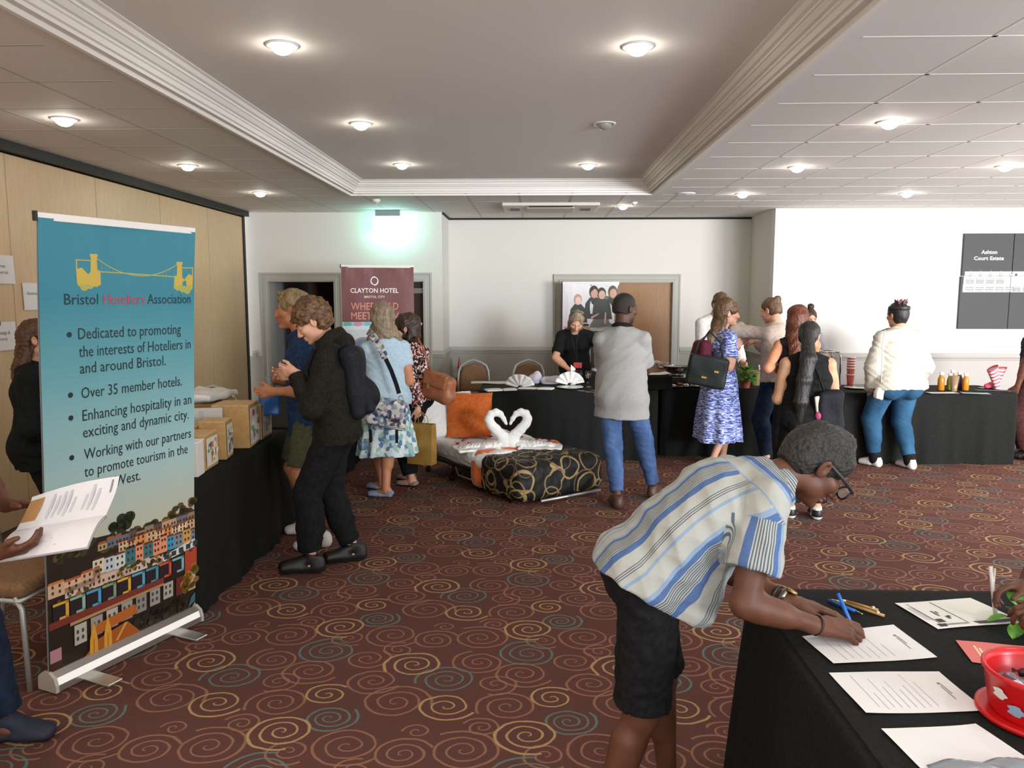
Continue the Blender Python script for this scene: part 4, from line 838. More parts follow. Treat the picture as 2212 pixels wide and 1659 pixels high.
    for x in (.215, .290): k.poly([(x-.022, z0), (x+.022, z0), (x+.020, .16), (x+.002, .245), (x-.002, .245), (x-.020, .16)], '#d79a38', 12); k.line([(x, z0), (x, .16)], .004, '#a06a24', 13)
    k.rect(0, z0, .055, .19, '#b5848a', 9); k.rect(.0, z0, .06, .13, '#40261c', 10)
banner('roll_up_banner', 'tall turquoise roll-up banner with bullet list and hillside town picture, at the left', (-2.16, 3.22), (-1.845, 3.985), 2.09, bha, 0.13)
def clayton(k, w, h):
    s = w/0.85; n = 16
    [k.rect(w*i/n, 1.46+(h-1.47)*j/16, w*(i+1)/n, 1.46+(h-1.47)*(j+1)/16, '#734441', 0) for i in range(n) for j in range(16)]
    k.rect(0, .085, w, 1.46, '#a9c2cf', 0)
    cx = .452*w/.85*.85
    for i in range(4):
        a0 = i*.8; p = [(cx+.001*i+(.038+.004*math.sin(2*t+a0))*math.cos(t), 1.93+(.046+.004*math.cos(2*t+a0))*math.sin(t)) for t in np.linspace(0, 2*PI, 40)]; k.line(p, .007, '#f1ece8', 1+i)
    k.text('CLAYTON HOTEL', cx, 1.795, .052, '#f3eeea', .545, 'c', bold=.012); k.text('BRISTOL CITY', cx, 1.735, .026, '#e6dcd6', .235, 'c', bold=.01)
    k.text('WHERE OLD', cx, 1.60, .082, '#e0917a', .54, 'c'); k.text('MEETS NEW', cx, 1.49, .082, '#e0917a', .54, 'c')
    for i in range(8): k.disc(.06+.115*i, 1.435, .05, ['#5fb0a8', '#c98aa0', '#6fb8c4'][i % 3], 1, 16, .025)
    k.rect(0, 1.37, w, 1.415, '#cfd6d6', 2); k.rect(.03, .30, .42, 1.37, '#c2c8ca', 1)
    for j in range(9): k.rect(.03, .32+.115*j, .42, .325+.115*j, '#9aa6ac', 2)
    for x in (.235, .66):
        k.disc(x, 1.21, .115, '#8f8580', 3, 20, .075); k.rect(x-.115, .86, x+.115, 1.21, '#8f8580', 3); k.disc(x, 1.205, .095, '#5f7790', 4, 20, .055); k.rect(x-.095, .87, x+.095, 1.20, '#5479a0', 4)
        for q in (-.095, .0, .088): k.rect(x+q-.006, .87, x+q+.008, 1.21, '#cf8a5c', 5)
        k.rect(x-.095, 1.14, x+.095, 1.155, '#cf8a5c', 5); k.rect(x-.12, .84, x+.12, .87, '#cf8a5c', 5); k.poly([(x-.06, .9), (x-.01, .9), (x-.035, 1.05)], '#d6cf9a', 6)
    k.rect(.0, .30, w, .80, '#4f7fa8', 2); k.rect(.0, .74, w, .80, '#7fa3b4', 3); k.poly([(.30, .30), (.44, .30), (.38, 1.02)], '#3f6a58', 6); k.rect(0, .085, w, .30, '#8f98a0', 3)
banner('roll_up_banner', 'maroon hotel roll-up banner with salmon lettering in front of the dark door', (-2.205, 8.86), (-1.40, 9.02), 2.10, clayton)
def collage(k, w, h):
    [k.rect(w*i/12, .085+(h-.095)*j/30, w*(i+1)/12, .085+(h-.095)*(j+1)/30, '#e3dfe0', 0) for i in range(12) for j in range(30)]; k.rect(.0, 1.25, .40, h-.03, '#d5ccd0', 1); k.rect(0, .78, .40, 1.32, '#b08a70', 1)
    def figure(x, z, s, hairc, skinc, cl, lift=3):
        k.poly([(x-.13*s, z-.30*s), (x+.15*s, z-.30*s), (x+.12*s, z-.10*s), (x+.05*s, z-.02*s), (x-.05*s, z-.02*s), (x-.11*s, z-.10*s)], cl, lift); k.disc(x, z+.05*s, .062*s, hairc, lift, 14, .085*s); k.disc(x+.006*s, z+.03*s, .046*s, skinc, lift+1, 14, .062*s)
    figure(.22, 1.66, .95, '#b8907a', '#e6c2b4', '#2f302f'); k.rect(.04, 1.31, .17, 1.37, '#d8d4dc', 4); k.rect(.02, 1.27, .22, 1.30, '#b98f84', 4); k.disc(.33, 1.34, .06, '#282828', 5, 12, .02)
    k.rect(.40, 1.30, w, h-.03, '#6f6d68', 1)
    figure(.45, 1.76, 1.1, '#3a2a24', '#c99a84', '#353733'); figure(.56, 1.74, 1.05, '#3a2c26', '#d8ac98', '#3f413d'); figure(.72, 1.76, 1.1, '#5a4a3c', '#cf9f88', '#3c3f3a')
    k.poly([(.41, 1.46), (.5, 1.5), (.55, 1.52), (.5, 1.48), (.42, 1.43)], '#d0a28e', 6); k.rect(.60, 1.36, .63, 1.52, '#cf9f88', 6); k.poly([(.40, 1.26), (w, 1.30), (w, 1.33), (.40, 1.29)], '#b9b6b2', 6)
    k.rect(.41, .80, w, 1.255, '#4c4e4f', 1); figure(.62, 1.08, 1.1, '#2a2220', '#8a5f4c', '#3a3e3c'); k.disc(.47, 1.20, .05, '#efeee9', 3, 14, .02); k.rect(.42, 1.10, .55, 1.106, '#d8d6d0', 3)
    for i in range(6): k.rect(.425+.02*i, 1.12, .435+.02*i, 1.12+.02+.01*(i % 3), '#9aa0a0', 3)
    k.rect(0, .085, w, .80, '#3c3e40', 2); k.text('OL', .50, .70, .055, '#c0505a', .09, bold=.02); k.text('R SU', .50, .62, .055, '#e6e4e2', .16, bold=.03); k.rect(.50, .42, .60, .44, '#dddbd8', 3); k.rect(.50, .36, .56, .38, '#dddbd8', 3)
banner('roll_up_banner', 'photo collage roll-up banner standing before the double oak doors', (0.41, 11.25), (1.22, 11.25), 1.95, collage, feet=False, wrinkle=0.004)
# ------------------------------------------------------------------ wall notices and panels
def notice(label, y, z, lines, w=0.297, h=0.21, th=0):
    t = thing('paper_notice', label, 'notice', (-3.944, y, z), 90); mb = MB(); f = lambda u, v, l: (u-w/2, -0.001-0.0004*l-0.010*max(0, abs(u-w/2)/(w/2)-.55)**2-.004*(1-v/h), v-h/2); k = Ink(f, mb)
    for i in range(10): k.rect(w*i/10, 0, w*(i+1)/10, h, '#e9e5e2', 0)
    for i, s in enumerate(lines): k.text(s, w/2, h*.56-.045*i, .026, '#55504d', None, 'c')
    mb.build('sheet', PAPERP, t)
notice('white paper notice on the tan partition, uppermost of three at the left edge', 5.66, 1.955, ['Human', 'Resources']); notice('white paper notice on the tan partition, partly behind the turquoise banner', 6.04, 1.755, ['Reservations']); notice('white paper notice on the tan partition, lowest of three at the left edge', 5.63, 1.462, ['Meetings &', 'Events'])
def panel(label, x0, z0, w, h, draw):
    t = thing('wall_panel', label, 'wall panel', (x0+w/2, YW-0.022, z0+h/2)); b = MB(); b.box((0, 0.004, 0), (w/2, 0.018, h/2)); b.build('board', mat('charcoal_board', '#47484a', 0.7), t, bevel=0.003)
    mb = MB(); k = Ink(lambda u, v, l: (u-w/2, -0.0145-0.0006*l, v-h/2), mb); draw(k, w, h)
    if mb.v: mb.build('print', PAPERP, t)
DRK = '#5a5a5c'
def wing(k, w, top, bot, u0, n, step):
    k.rect(u0, bot, w, top, '#e9e6e2', 1)
    u = u0+.035
    while u+.09 < w+.02:
        for dx in (0, .052):
            for q in range(3): k.rect(u+dx, bot+.012+.018*q, u+dx+.038, bot+.020+.018*q, DRK, 2)
            k.line([(u+dx, bot+.008), (u+dx, bot+.066), (u+dx+.04, bot+.066), (u+dx+.04, bot+.008)], .004, DRK, 2)
        k.line([(u-.004, bot+.072), (u+.05, bot+.082), (u+.098, bot+.072)], .004, DRK, 2); u += step
    u = u0+.035
def p1(k, w, h):
    k.text('Ashton', w*.52, .285, .046, '#eeeae4', .205, 'c', bold=.02); k.text('Court Estate', w*.52, .205, .046, '#eeeae4', .385, 'c', bold=.02)
    k.rect(.035, 0, w, .055, '#e9e6e2', 1)
    for i in range(5): k.disc(.11+.130*i, .014, .020, DRK, 2); k.disc(.11+.130*i, .014, .014, '#e9e6e2', 3); k.line([(.11+.13*i, .055), (.11+.13*i, .072)], .004, '#bdbab6', 2)
def p2(k, w, h):
    wing(k, w, h, h-.10, .035, 5, .130); k.rect(.03, h-.205, w, h-.10, '#e9e6e2', 1)
    for i in range(5):
        for dx in (0, .052):
            k.line([(.07+.13*i+dx, h-.195), (.07+.13*i+dx, h-.125), (.11+.13*i+dx, h-.125), (.11+.13*i+dx, h-.195), (.07+.13*i+dx, h-.195)], .004, DRK, 2)
            for q in range(2): k.rect(.07+.13*i+dx, h-.175+.024*q, .11+.13*i+dx, h-.168+.024*q, DRK, 2)
ZS = 2.015
panel('charcoal wall panel lettered Ashton Court Estate, upper panel on the white wall', 5.615, ZS+.006, .638, 2.562-ZS, p1); panel('charcoal wall panel with white window facade, below the lettered panel', 5.605, 1.325, .640, ZS-.003-1.325, p2)
panel('plain charcoal wall panel cut by the photo edge, right of the lettered panel', 6.262, ZS+.006, .64, 2.562-ZS, lambda k, w, h: [k.rect(0, 0, w, .055, '#e9e6e2', 1)]+[k.disc(.05+.13*i, .014, .018, DRK, 2) for i in range(5)]); panel('charcoal wall panel with facade cut by the photo edge, lower right', 6.252, 1.325, .64, ZS-.003-1.325, lambda k, w, h: wing(k, w, h, h-.205, 0, 5, .13))
# ------------------------------------------------------------------ draped tables
def drape(name, label, x0, x1, y0, y1, z=0.75, rotz=0.0, seed=0, amp=0.016, flare=0.02, rr=0.05):
    """black cloth over a table: flat top with soft edge, skirts to the floor with shallow folds and bunched corners"""
    rs = random.Random(seed); ph = [rs.uniform(0, 6.28) for _ in range(4)]; cx, cy = (x0+x1)/2, (y0+y1)/2; a, b_ = (x1-x0)/2, (y1-y0)/2; per = []
    r = rr; N = 0
    def seg(p, q, n): return [(p[0]+(q[0]-p[0])*i/n, p[1]+(q[1]-p[1])*i/n) for i in range(n)]
    nx, ny = max(8, int(2*a/0.035)), max(8, int(2*b_/0.035))
    def arc(c, t0): return [(c[0]+r*math.cos(rad(t0+90*i/6)), c[1]+r*math.sin(rad(t0+90*i/6))) for i in range(6)]
    per = seg((-a+r, -b_), (a-r, -b_), nx)+arc((a-r, -b_+r), -90)+seg((a, -b_+r), (a, b_-r), ny)+arc((a-r, b_-r), 0)+seg((a-r, b_), (-a+r, b_), nx)+arc((-a+r, b_-r), 90)+seg((-a, b_-r), (-a, -b_+r), ny)+arc((-a+r, -b_+r), 180)
    n = len(per); V = []; F = []; lv = [(-0.03, 0.0), (-0.008, -0.001), (0.0, -0.008), (0.004, -0.03), (0.006, -0.10)]+[(0.006+flare*t, -0.10-(z-0.104)*t) for t in np.linspace(0.12, 1, 10)]
    per = np.array(per); nrm = np.array([unit(np.append(per[(i+1) % n]-per[i-1], 0))[[1, 0]]*np.array([1, -1]) for i in range(n)]); s = np.cumsum(np.r_[0, np.linalg.norm(np.diff(per, axis=0), axis=1)])
    for off, dz in lv:
        t = min(1, max(0, -dz/z)); w = [amp*t*(math.sin(q*11+ph[0])+.6*math.sin(q*23+ph[1]+2*t)+.4*math.sin(q*41+ph[2])) for q in s]
        V += [(cx+per[i][0]+nrm[i][0]*(off+w[i]), cy+per[i][1]+nrm[i][1]*(off+w[i]), max(0.003, z+dz)) for i in range(n)]
    for k in range(len(lv)-1): F += [(k*n+i, (k+1)*n+i, (k+1)*n+(i+1) % n, k*n+(i+1) % n) for i in range(n)]
    F.append(tuple(range(n))); m = MB(); m.add([(x-cx, y-cy, q) for x, y, q in V], [f[::-1] for f in F[:-1]]+[F[-1]], 0, None, True)
    for i in range(len(m.smooth)): m.smooth[i] = i != len(m.smooth)-1
    return tag(m.build(name, M_BLACK, None, (cx, cy, 0), rotz), label, 'tablecloth')
drape('tablecloth', 'black floor length cloth on the near left table carrying the kraft boxes', -2.58, -1.86, 4.07, 5.75, seed=1)
drape('tablecloth', 'black cloth on the far left table behind the woman in the floral skirt', -2.58, -1.88, 5.84, 8.15, seed=2)
drape('tablecloth', 'black cloth on the napkin table behind the bed', -0.60, 1.33, 8.22, 8.98, seed=3)
drape('tablecloth', 'black cloth on the cooking table behind the woman in the blue dress', 1.40, 3.18, 8.47, 9.2, seed=4)
drape('tablecloth', 'black cloth on the drinks table below the charcoal panels', 3.22, 5.06, 8.14, 8.9, seed=5)
drape('tablecloth', 'black cloth on the foreground writing table at lower right', 0.725, 1.72, 0.80, 2.62, seed=6, rr=0.09, amp=0.012, flare=0.05)
# ------------------------------------------------------------------ banquet chairs
M_CHF = mat('chair_silver', '#b9bab5', 0.4, 0.5); M_CHP = fab('chair_tan_fabric', '#7d5f45', '#8d6e52', 80, 0.9, 0.2)
def banquet_chair():
    t = thing('banquet_chair', 'x', 'chair', (0, 0, 0), 0, 'stacking banquet chairs')
    out = [(-.20, .46), (-.205, .66), (-.195, .77), (-.165, .84), (-.09, .885), (0, .915), (.09, .885), (.165, .84), (.195, .77), (.205, .66), (.20, .46)]
    lean = lambda z: -.20-(z-.45)*.14
    b = MB(); b.tube([(x, lean(z), z) for x, z in out], .0125, 10, flat=1.25); b.build('back_frame', M_CHF, t)
    inn = [(x*.90, .50 if i in (0, len(out)-1) else z-.024-(.012 if abs(x) < .1 else 0)) for i, (x, z) in enumerate(out)]; n = len(inn); V = []
    for d, s in ((-.016, .93), (-.020, .86), (0, 1), (.022, .95), (.030, .8)):
        V += [(x*s, lean(z)+d, .69+(z-.69)*s) for x, z in inn]
    order = [1, 0, 2, 3, 4]; F = []
    for a, c in zip(order[:-1], order[1:]): F += [(a*n+i, a*n+(i+1) % n, c*n+(i+1) % n, c*n+i) for i in range(n)]
    b = MB(); b.add(V, F, 0, None, True); b.add(V[n:2*n], [tuple(range(n))]); b.add(V[4*n:], [tuple(range(n))[::-1]]); b.build('backrest', M_CHP, t)
    g = G(0.02); g.box((0, .02, .455), (.205, .215, .035), None, .028); solid('seat', g, M_CHP, 0.014, t)
    b = MB(); b.tube([(-.195, -.19, .415), (.195, -.19, .415), (.205, .215, .415), (-.205, .215, .415)], .012, 8, closed=True); b.build('seat_frame', M_CHF, t)
    for sx in (-1, 1):
        b = MB(); b.tube([(sx*.20, -.195, .46), (sx*.20, -.20, .30), (sx*.205, -.26, 0)], .012, 8); b.build('leg', M_CHF, t)
        b = MB(); b.tube([(sx*.20, .19, .43), (sx*.205, .225, .38), (sx*.21, .24, 0)], .012, 8); b.build('leg', M_CHF, t)
    return t
ch0 = banquet_chair()
for i, (x, y, rz, lab) in enumerate([(-0.80, 9.95, 180, 'tan banquet chair behind the napkin table, beside the red fire extinguisher'), (-0.06, 10.0, 183, 'tan banquet chair behind the napkin table, nearest the bending woman in black'), (1.74, 9.85, 215, 'tan banquet chair behind the steel pot on the cooking table'),
                                     (-2.93, 6.92, 203, 'tan banquet chair behind the kraft boxes, a dark coat beside it'), (-2.47, 3.45, -95, 'tan banquet chair at the left edge behind the open brochure')]):
    c = ch0 if i == 0 else copy_tree(ch0); c.location = (x, y, 0); c.rotation_euler = (0, 0, rad(rz)); c['label'] = lab
t = thing('fire_extinguisher', 'red fire extinguisher standing in the alcove corner behind the chair', 'fire extinguisher', (-1.10, 11.3, 0))
b = MB(); b.lathe([(.085, 0), (.088, .03), (.088, .46), (.075, .53), (.035, .575), (.025, .60)], n=24); b.build('cylinder_body', mat('extinguisher_red', '#b3161c', 0.35), t)
b = MB(); b.lathe([(.024, .60), (.026, .65)], n=12); b.box((.03, 0, .665), (.06, .012, .006)); b.box((.035, 0, .70), (.06, .012, .006), rot=RY(-12)); b.build('valve_handle', mat('black_plastic', '#1a1a1a', 0.5), t)
b = MB(); b.lathe([(.018, .65), (.024, .72), (.012, .80), (.006, .86)], n=10); b.build('safety_tip', mat('extinguisher_red', '#b3161c', 0.35), t)
b = MB(); b.tube([(.02, -.03, .64), (.06, -.09, .58), (.05, -.11, .40), (.03, -.10, .25)], .010, 8); b.build('hose', mat('black_plastic', '#1a1a1a', 0.5), t)
# ------------------------------------------------------------------ the folding bed dressed with towel swans
BA = 37.0; BF = V3(0.21, 6.60, 0); LINEN = fab('white_linen', '#dedbd6', '#e8e6e1', 50, 0.85, 0.15); TOWEL = fab('white_towelling', '#e2dfda', '#ece9e4', 220, 0.95, 0.4); ORG = fab('orange_velvet', '#b5561a', '#c96422', 30, 0.7, 0.15, sheen=0.3)
def bw(x, y, z=0): v = RZ(BA)@V3(x, y, z); return BF+v
bed = thing('folding_bed', 'low folding guest bed with white duvet and dark ringed foot cover', 'bed', BF, BA)
g = G(0.03); g.box((0, 0.84, 0.265), (0.44, 0.81, 0.085), None, 0.07); g.folds(0.006, 14, 3, (1, .3, 0)); solid('mattress', g, LINEN, 0.014, bed)
g = G(0.03); g.box((0, 1.03, 0.295), (0.475, 0.60, 0.07), None, 0.06); g.folds(0.010, 16, 5, (1, .5, 0)); g.folds(0.006, 45, 6, (1, .2, .3), 4, True); solid('duvet', g, LINEN, 0.012, bed)
b = MB(); b.tube([(-.42, .05, .17), (.42, .05, .17), (.42, 1.62, .17), (-.42, 1.62, .17)], .017, 8, closed=True); b.box((0, .83, .19), (.40, .77, .006)); b.build('frame', mat('dark_steel', '#232323', 0.4, 0.6), bed)
for x in (-.40, .40):
    for y in (.10, .60, 1.08, 1.54):
        b = MB(); b.tube([(x, y, .17), (x*1.02, y+.03, .03)], .013, 8); b.lathe([(.028, -.012), (.028, .012)], (x*1.02, y+.03, .03), 12, rot=RY(90)); b.build('leg', mat('dark_steel', '#232323', 0.4, 0.6), bed)
for x in (-.43, .43): b = MB(); b.tube([(x, .55, .16), (x, .60, .09), (x, .95, .085), (x, 1.0, .16)], .010, 8); b.build('side_rail', ALU, bed)
def ringcloth():
    m = mat('ring_brocade', '#121110', 0.6, spec=0.3); t = NT(m); co = t.coord('Object'); c = srgb('#141210')
    nz = t.vmath('MULTIPLY', t.vmath('SUBTRACT', t.noise(co, 5, 1, out=1), (.5, .5, .5)), (.06, .06, .06))
    for s, off, r0, w, col in ((3.9, (0, 0, 0), .098, .017, '#967c50'), (4.2, (.53, .31, .17), .085, .013, '#7f6742'), (3.5, (.2, .77, .4), .112, .010, '#66533a'), (3.7, (.7, .12, .9), .10, .012, '#8a7148')):
        v = t.vmath('ADD', t.vmath('ADD', co, nz), off); d = t.math('DIVIDE', t.voronoi(v, s), s) if False else t.math('MULTIPLY', t.voronoi(v, s), 1/s)
        k = t.math('LESS_THAN', t.math('ABSOLUTE', t.math('SUBTRACT', d, r0)), w/2); c = t.mix(k, c, srgb(col))
    t.l.new(c, bsdf(m).inputs['Base Color']); bump(m, t.noise(co, 120, 2), 0.15, 0.003); return m
RINGS = ringcloth()
g = G(0.03); g.box((0, 0.235, 0.20), (0.485, 0.315, 0.172), None, 0.10); g.folds(0.008, 12, 9); g.folds(0.006, 30, 4, (1, 1, 0), 4, True); g.cut((0, 0, 0.035), (0, 0, -1)); tag(solid('bed_throw', g, RINGS, 0.011, None, None, None, None, None, BF, BA), 'black and gold ringed throw over the foot of the bed', 'throw')
g = G(0.02); g.box((0, 0.600, 0.205), (0.492, 0.095, 0.175), None, 0.085); g.folds(0.006, 26, 2, (1, 0, .4)); g.cut((0, 0, 0.05), (0, 0, -1)); tag(solid('bed_runner', g, ORG, 0.010, None, None, None, None, None, BF, BA), 'orange runner strip across the bed beside the ringed throw', 'runner')
b = MB(); b.tube([(-.25, -.085, .035), (.42, -.085, .035)], .014, 8); b.build('foot_bar', ALU, bed)
def pillow(name, label, p, half, R, m, seed, cat='pillow'):
    g = G(0.05); h = V3(*half)
    def f(X, Y, Z):
        x, y = np.abs(X)/h[0], np.abs(Y)/h[1]; t = h[2]*np.sqrt(np.clip((1-np.clip(x, 0, 1)**3.2)*(1-np.clip(y, 0, 1)**3.2), 0.0, 1))+0.006; k = 1-0.07*(1-y)*0; e = np.maximum(x-1+0.10*(1-y**2)*.6, y-1+0.10*(1-x**2)*.6)*h[0]; return np.maximum(np.abs(Z)-t, e)*0.8
    g.add(f, -h*1.05, h*1.05, 0.02); g.folds(0.004, 22, seed); g.folds(0.003, 60, seed+1, None, 3, True); o = solid(name, g, m, 0.010); o.matrix_world = Matrix.Translation(Vector(p)) @ Matrix([list(r) for r in R]).to_4x4(); tag(o, label, cat)
    b = MB(); b.tube([(h[0]*.97*sx, h[1]*.97*sy, 0) for sx, sy in ((-1, -1), (1, -1), (1, 1), (-1, 1))], .006, 6, closed=True); b.build('piping', m, o)
pillow('pillow', 'plump white pillow propped at the head of the bed behind the orange cushion', bw(-0.24, 1.50, 0.57), (0.33, 0.24, 0.085), RZ(BA-6)@RX(62), LINEN, 3)
pillow('cushion', 'square orange velvet cushion leaning on the white pillow', bw(-0.10, 1.28, 0.585), (0.225, 0.225, 0.075), RZ(BA-38)@RX(74), ORG, 5, 'cushion')
# two swans folded from towels, necks meeting in a heart
def swan(label, sg):
    R = RZ(0); o = bw(-0.09, 0.62, 0.362); t = thing('towel_swan', label, 'towel swan', o, 8, 'towel swans'); g = G(0.025)
    pts = [(0.0, .085), (.055, .125), (.105, .175), (.150, .225), (.168, .270), (.150, .315), (.105, .335), (.062, .318), (.030, .275), (.008, .225)]; n = len(pts); rr = np.interp(np.arange(n), [0, 3, 6, 9], [.050, .044, .034, .014])
    for i in range(n-1): g.cap((sg*pts[i][0]+sg*.012, 0, pts[i][1]), (sg*pts[i+1][0]+sg*.012, 0, pts[i+1][1]), rr[i], rr[i+1], None, 1, 0.012)
    g.ell((sg*.03, 0, .05), (.075, .06, .07), None, 0.03); g.folds(0.0025, 60, 3, (.3, .2, 1), 4, True); solid('neck', g, TOWEL, 0.007, t)
    for i in range(4):
        g = G(0.02); g.ell((sg*(.13+.085*i), .01*(-1)**i, .030-.003*i), (.085, .10-.008*i, .040-.006*i), RY(sg*10).T, 0.02); g.folds(0.009, 70, i+2, (1, .2, .1), 3, True); solid('wing_fold', g, TOWEL, 0.008, t)
    g = G(0.02); g.box((sg*.30, -.02, .008), (.20, .13, .012), RZ(sg*-14).T, .010); g.folds(0.006, 40, 5+sg, (1, .6, 0)); solid('towel_tail', g, TOWEL, 0.008, t)
swan('left white towel swan, its neck forming half of a heart', -1); swan('right white towel swan, nearer the ringed throw', 1)
rs = random.Random(5); PET = mat('rose_petal', '#9c1f2c', 0.6); spots = [(-.33, .86), (-.40, 1.02), (-.28, 1.10), (-.12, .98), (-.36, .74), (.28, .92), (.20, .70), (.34, .74), (.10, .58), (-.05, .60), (.38, .60), (.24, 1.06), (-.20, 1.16), (.02, 1.08), (-.30, .96)]
pet = None
for i, (x, y) in enumerate(spots):
    if pet is None:
        mb = MB(); mb.grid(lambda u, v: ((u-.5)*.05*(.5+v*.5), (v-.5)*.045, .012*((u-.5)**2*4)+.006*v), 5, 5); o = mb.build('rose_petal', PET, None); o.modifiers.new('solid', 'SOLIDIFY').thickness = 0.0015; pet = o; tag(o, 'dark red rose petal scattered on the white duvet', 'petal', 'rose petals on the bed')
    else: o = pet.copy(); COL.objects.link(o)
    o.location = bw(x, y, .372+(.012 if abs(x) < .2 else 0)); o.rotation_euler = (rs.uniform(-.2, .2), rs.uniform(-.2, .2), rs.uniform(0, 6)); k = rs.uniform(.8, 1.2); o.scale = (k, k, k)
# ------------------------------------------------------------------ the cast
def localize(loc, phi, p): return RZ(-phi)@(np.array(p, float)-np.array([loc[0], loc[1], 0]))
def P(label, H, loc, phi, pose, look, group=None):
    """pose given with world targets: hL/hR wrist points, fL/fR (x, y, facing)"""
    q = dict(pose)
    for k in ('hL', 'hR'):
        if k in q and q[k] is not None: q[k] = localize(loc, phi, q[k])
    for k in ('fL', 'fR'):
        if k in q: x, y, a = q[k][:3]; v = localize(loc, phi, (x, y, 0)); q[k] = (v[0], v[1], a-phi)+tuple(q[k][3:])
    for k in ('dirL', 'dirR', 'palL', 'palR', 'eL', 'eR', 'kL', 'kR'):
        if k in q and q[k] is not None: q[k] = RZ(-phi)@np.array(q[k], float)
    return person(label, H, (loc[0], loc[1], 0), phi, q, look, group)
FAIR = skin('skin_fair', '#dba98c', '#cf977a'); TAN = skin('skin_tan', '#c99a78', '#bb8866'); WARM = skin('skin_warm', '#c98a66', '#b87955'); DARK = skin('skin_dark', '#57382a', '#452c21'); BRN = skin('skin_brown', '#6a4230', '#583526')
LIPF = mat('lips_fair', '#b8665a', 0.4); LIPD = mat('lips_dark', '#5c3430', 0.4)
BLONDE = hairmat('hair_blonde', '#6f5a3c', '#97805a'); CURLY = hairmat('hair_curly', '#3b281a', '#7c5a36', 40, (1, 1, 1)); GREY = hairmat('hair_grey', '#6d5d49', '#a08d74'); BRUN = hairmat('hair_brunette', '#2a1d17', '#49342a')
BLK = hairmat('hair_black', '#121010', '#2a2523'); AUB = hairmat('hair_auburn', '#4a2416', '#743c25'); OMB = hairmat('hair_ombre', '#4d382a', '#836546'); DBLK = hairmat('hair_greying', '#131110', '#35312d', 120, (1, 1, 1)); FADE = hairmat('hair_fade', '#1c1511', '#2b2019', 200, (1, 1, 1)); LBR = hairmat('hair_light_brown', '#4d3726', '#71553b')
def omb():
    t = NT(OMB); z = t.new('ShaderNodeSeparateXYZ'); t.l.new(t.coord('Object'), z.inputs[0]); f = t.math('MULTIPLY', t.math('SUBTRACT', 1.46, z.outputs[2]), 5.0, clamp=True); n = t.noise(t.coord('Object', (1, 1, 0.12)), 50, 4, 0.6)
    a = t.ramp(n, [(0.35, '#44301f'), (0.66, '#6b4d33')]); c = t.ramp(n, [(0.35, '#9a7d57'), (0.66, '#c2a67c')]); t.l.new(t.mix(f, a, c), bsdf(OMB).inputs['Base Color'])
omb()
NAVY = fab('navy_linen', '#1d3354', '#284368', 40, 0.85, 0.3); OLIVE = fab('olive_cotton', '#4a4c36', '#575a42', 45); BLKC = fab('black_jersey', '#131313', '#1e1d1c', 60); BLKT = fab('black_trousers', '#0f0f10', '#1a1a1b', 50); HOOD = fab('black_hoodie', '#17150f', '#24211a', 70)
PALE = fab('pale_blue_jersey', '#a9c0ce', '#b6cbd6', 40, 0.85, 0.15); GREYT = fab('grey_marl', '#8f8d88', '#9c9a95', 160, 0.9, 0.2); CREAM = fab('cream_fleece', '#bbb5a6', '#c8c2b4', 80); BEIGE = fab('beige_shirt', '#b0a094', '#bcaca0', 50, 0.8, 0.15)
DENIM = fab('blue_denim', '#34496c', '#4d6690', 9, 0.85, 0.15, (1, 1, .4)); DENIM2 = fab('teal_denim', '#264964', '#356080', 7, 0.85, 0.15, (1, 1, .5)); DENIM3 = fab('dark_denim', '#131c2b', '#1c2a3e', 20)
WHITES = mat('white_leather', '#dcd8d2', 0.5); SOLEW = mat('white_sole', '#e4e0da', 0.6); BLKS = mat('black_leather', '#141312', 0.45); BRNS = mat('brown_leather', '#4a2f22', 0.5); BLUES = fab('blue_canvas_shoe', '#7d8ba4', '#8f9cb3', 60)
def voropat(name, cols, scale=45, stretch=(1, 1, 1), rough=0.85):
    if name in MATS: return MATS[name]
    m = mat(name, cols[0], rough, spec=0.2); t = NT(m); co = t.coord('Object', stretch); co2 = t.vmath('ADD', co, t.vmath('MULTIPLY', t.noise(co, scale*.8, 2, out=1), (0.02, 0.02, 0.02)))
    v = t.voronoi(co2, scale, out=1); s = t.new('ShaderNodeSeparateColor'); t.l.new(v, s.inputs[0]); n = len(cols)
    t.l.new(t.ramp(s.outputs[0], [(i/n, c) for i, c in enumerate(cols)], 'CONSTANT'), bsdf(m).inputs['Base Color']); return m
FLORAL = voropat('floral_blouse', ['#15161d', '#1d2230', '#c26a55', '#d9b7a8', '#20222c', '#8f4a40', '#e4d8cf', '#191a22'], 62)
SKIRTF = voropat('floral_skirt', ['#b9cfd6', '#d8e0dc', '#6f8fb0', '#8fb8b4', '#cfdcdc', '#5f7fa0', '#9dbfae', '#e0e6e0'], 26)
CAMOBAG = voropat('floral_canvas', ['#c9c5bd', '#8a96a8', '#dcd8d0', '#5f6f8a', '#b0a89f', '#e6e2da', '#4c5670'], 34)
def dashes():
    m = mat('blue_dash_dress', '#5560a8', 0.85, spec=0.2); t = NT(m); n = t.noise(t.coord('Object', (22, 22, 95)), 1.0, 3, 0.6)
    t.l.new(t.ramp(n, [(0.38, '#39458c'), (0.47, '#5f6fb4'), (0.53, '#a3acd8'), (0.62, '#d9dcf0')]), bsdf(m).inputs['Base Color']); return m
DASH = dashes()
SNK = dict(kind='sneaker', mat=WHITES, sole=SOLEW)
def ah(x, y, Y): return at(x, y, Y)
PEOPLE = {}
only = globals().get('ONLY')
def want(n): return only is None or n in only
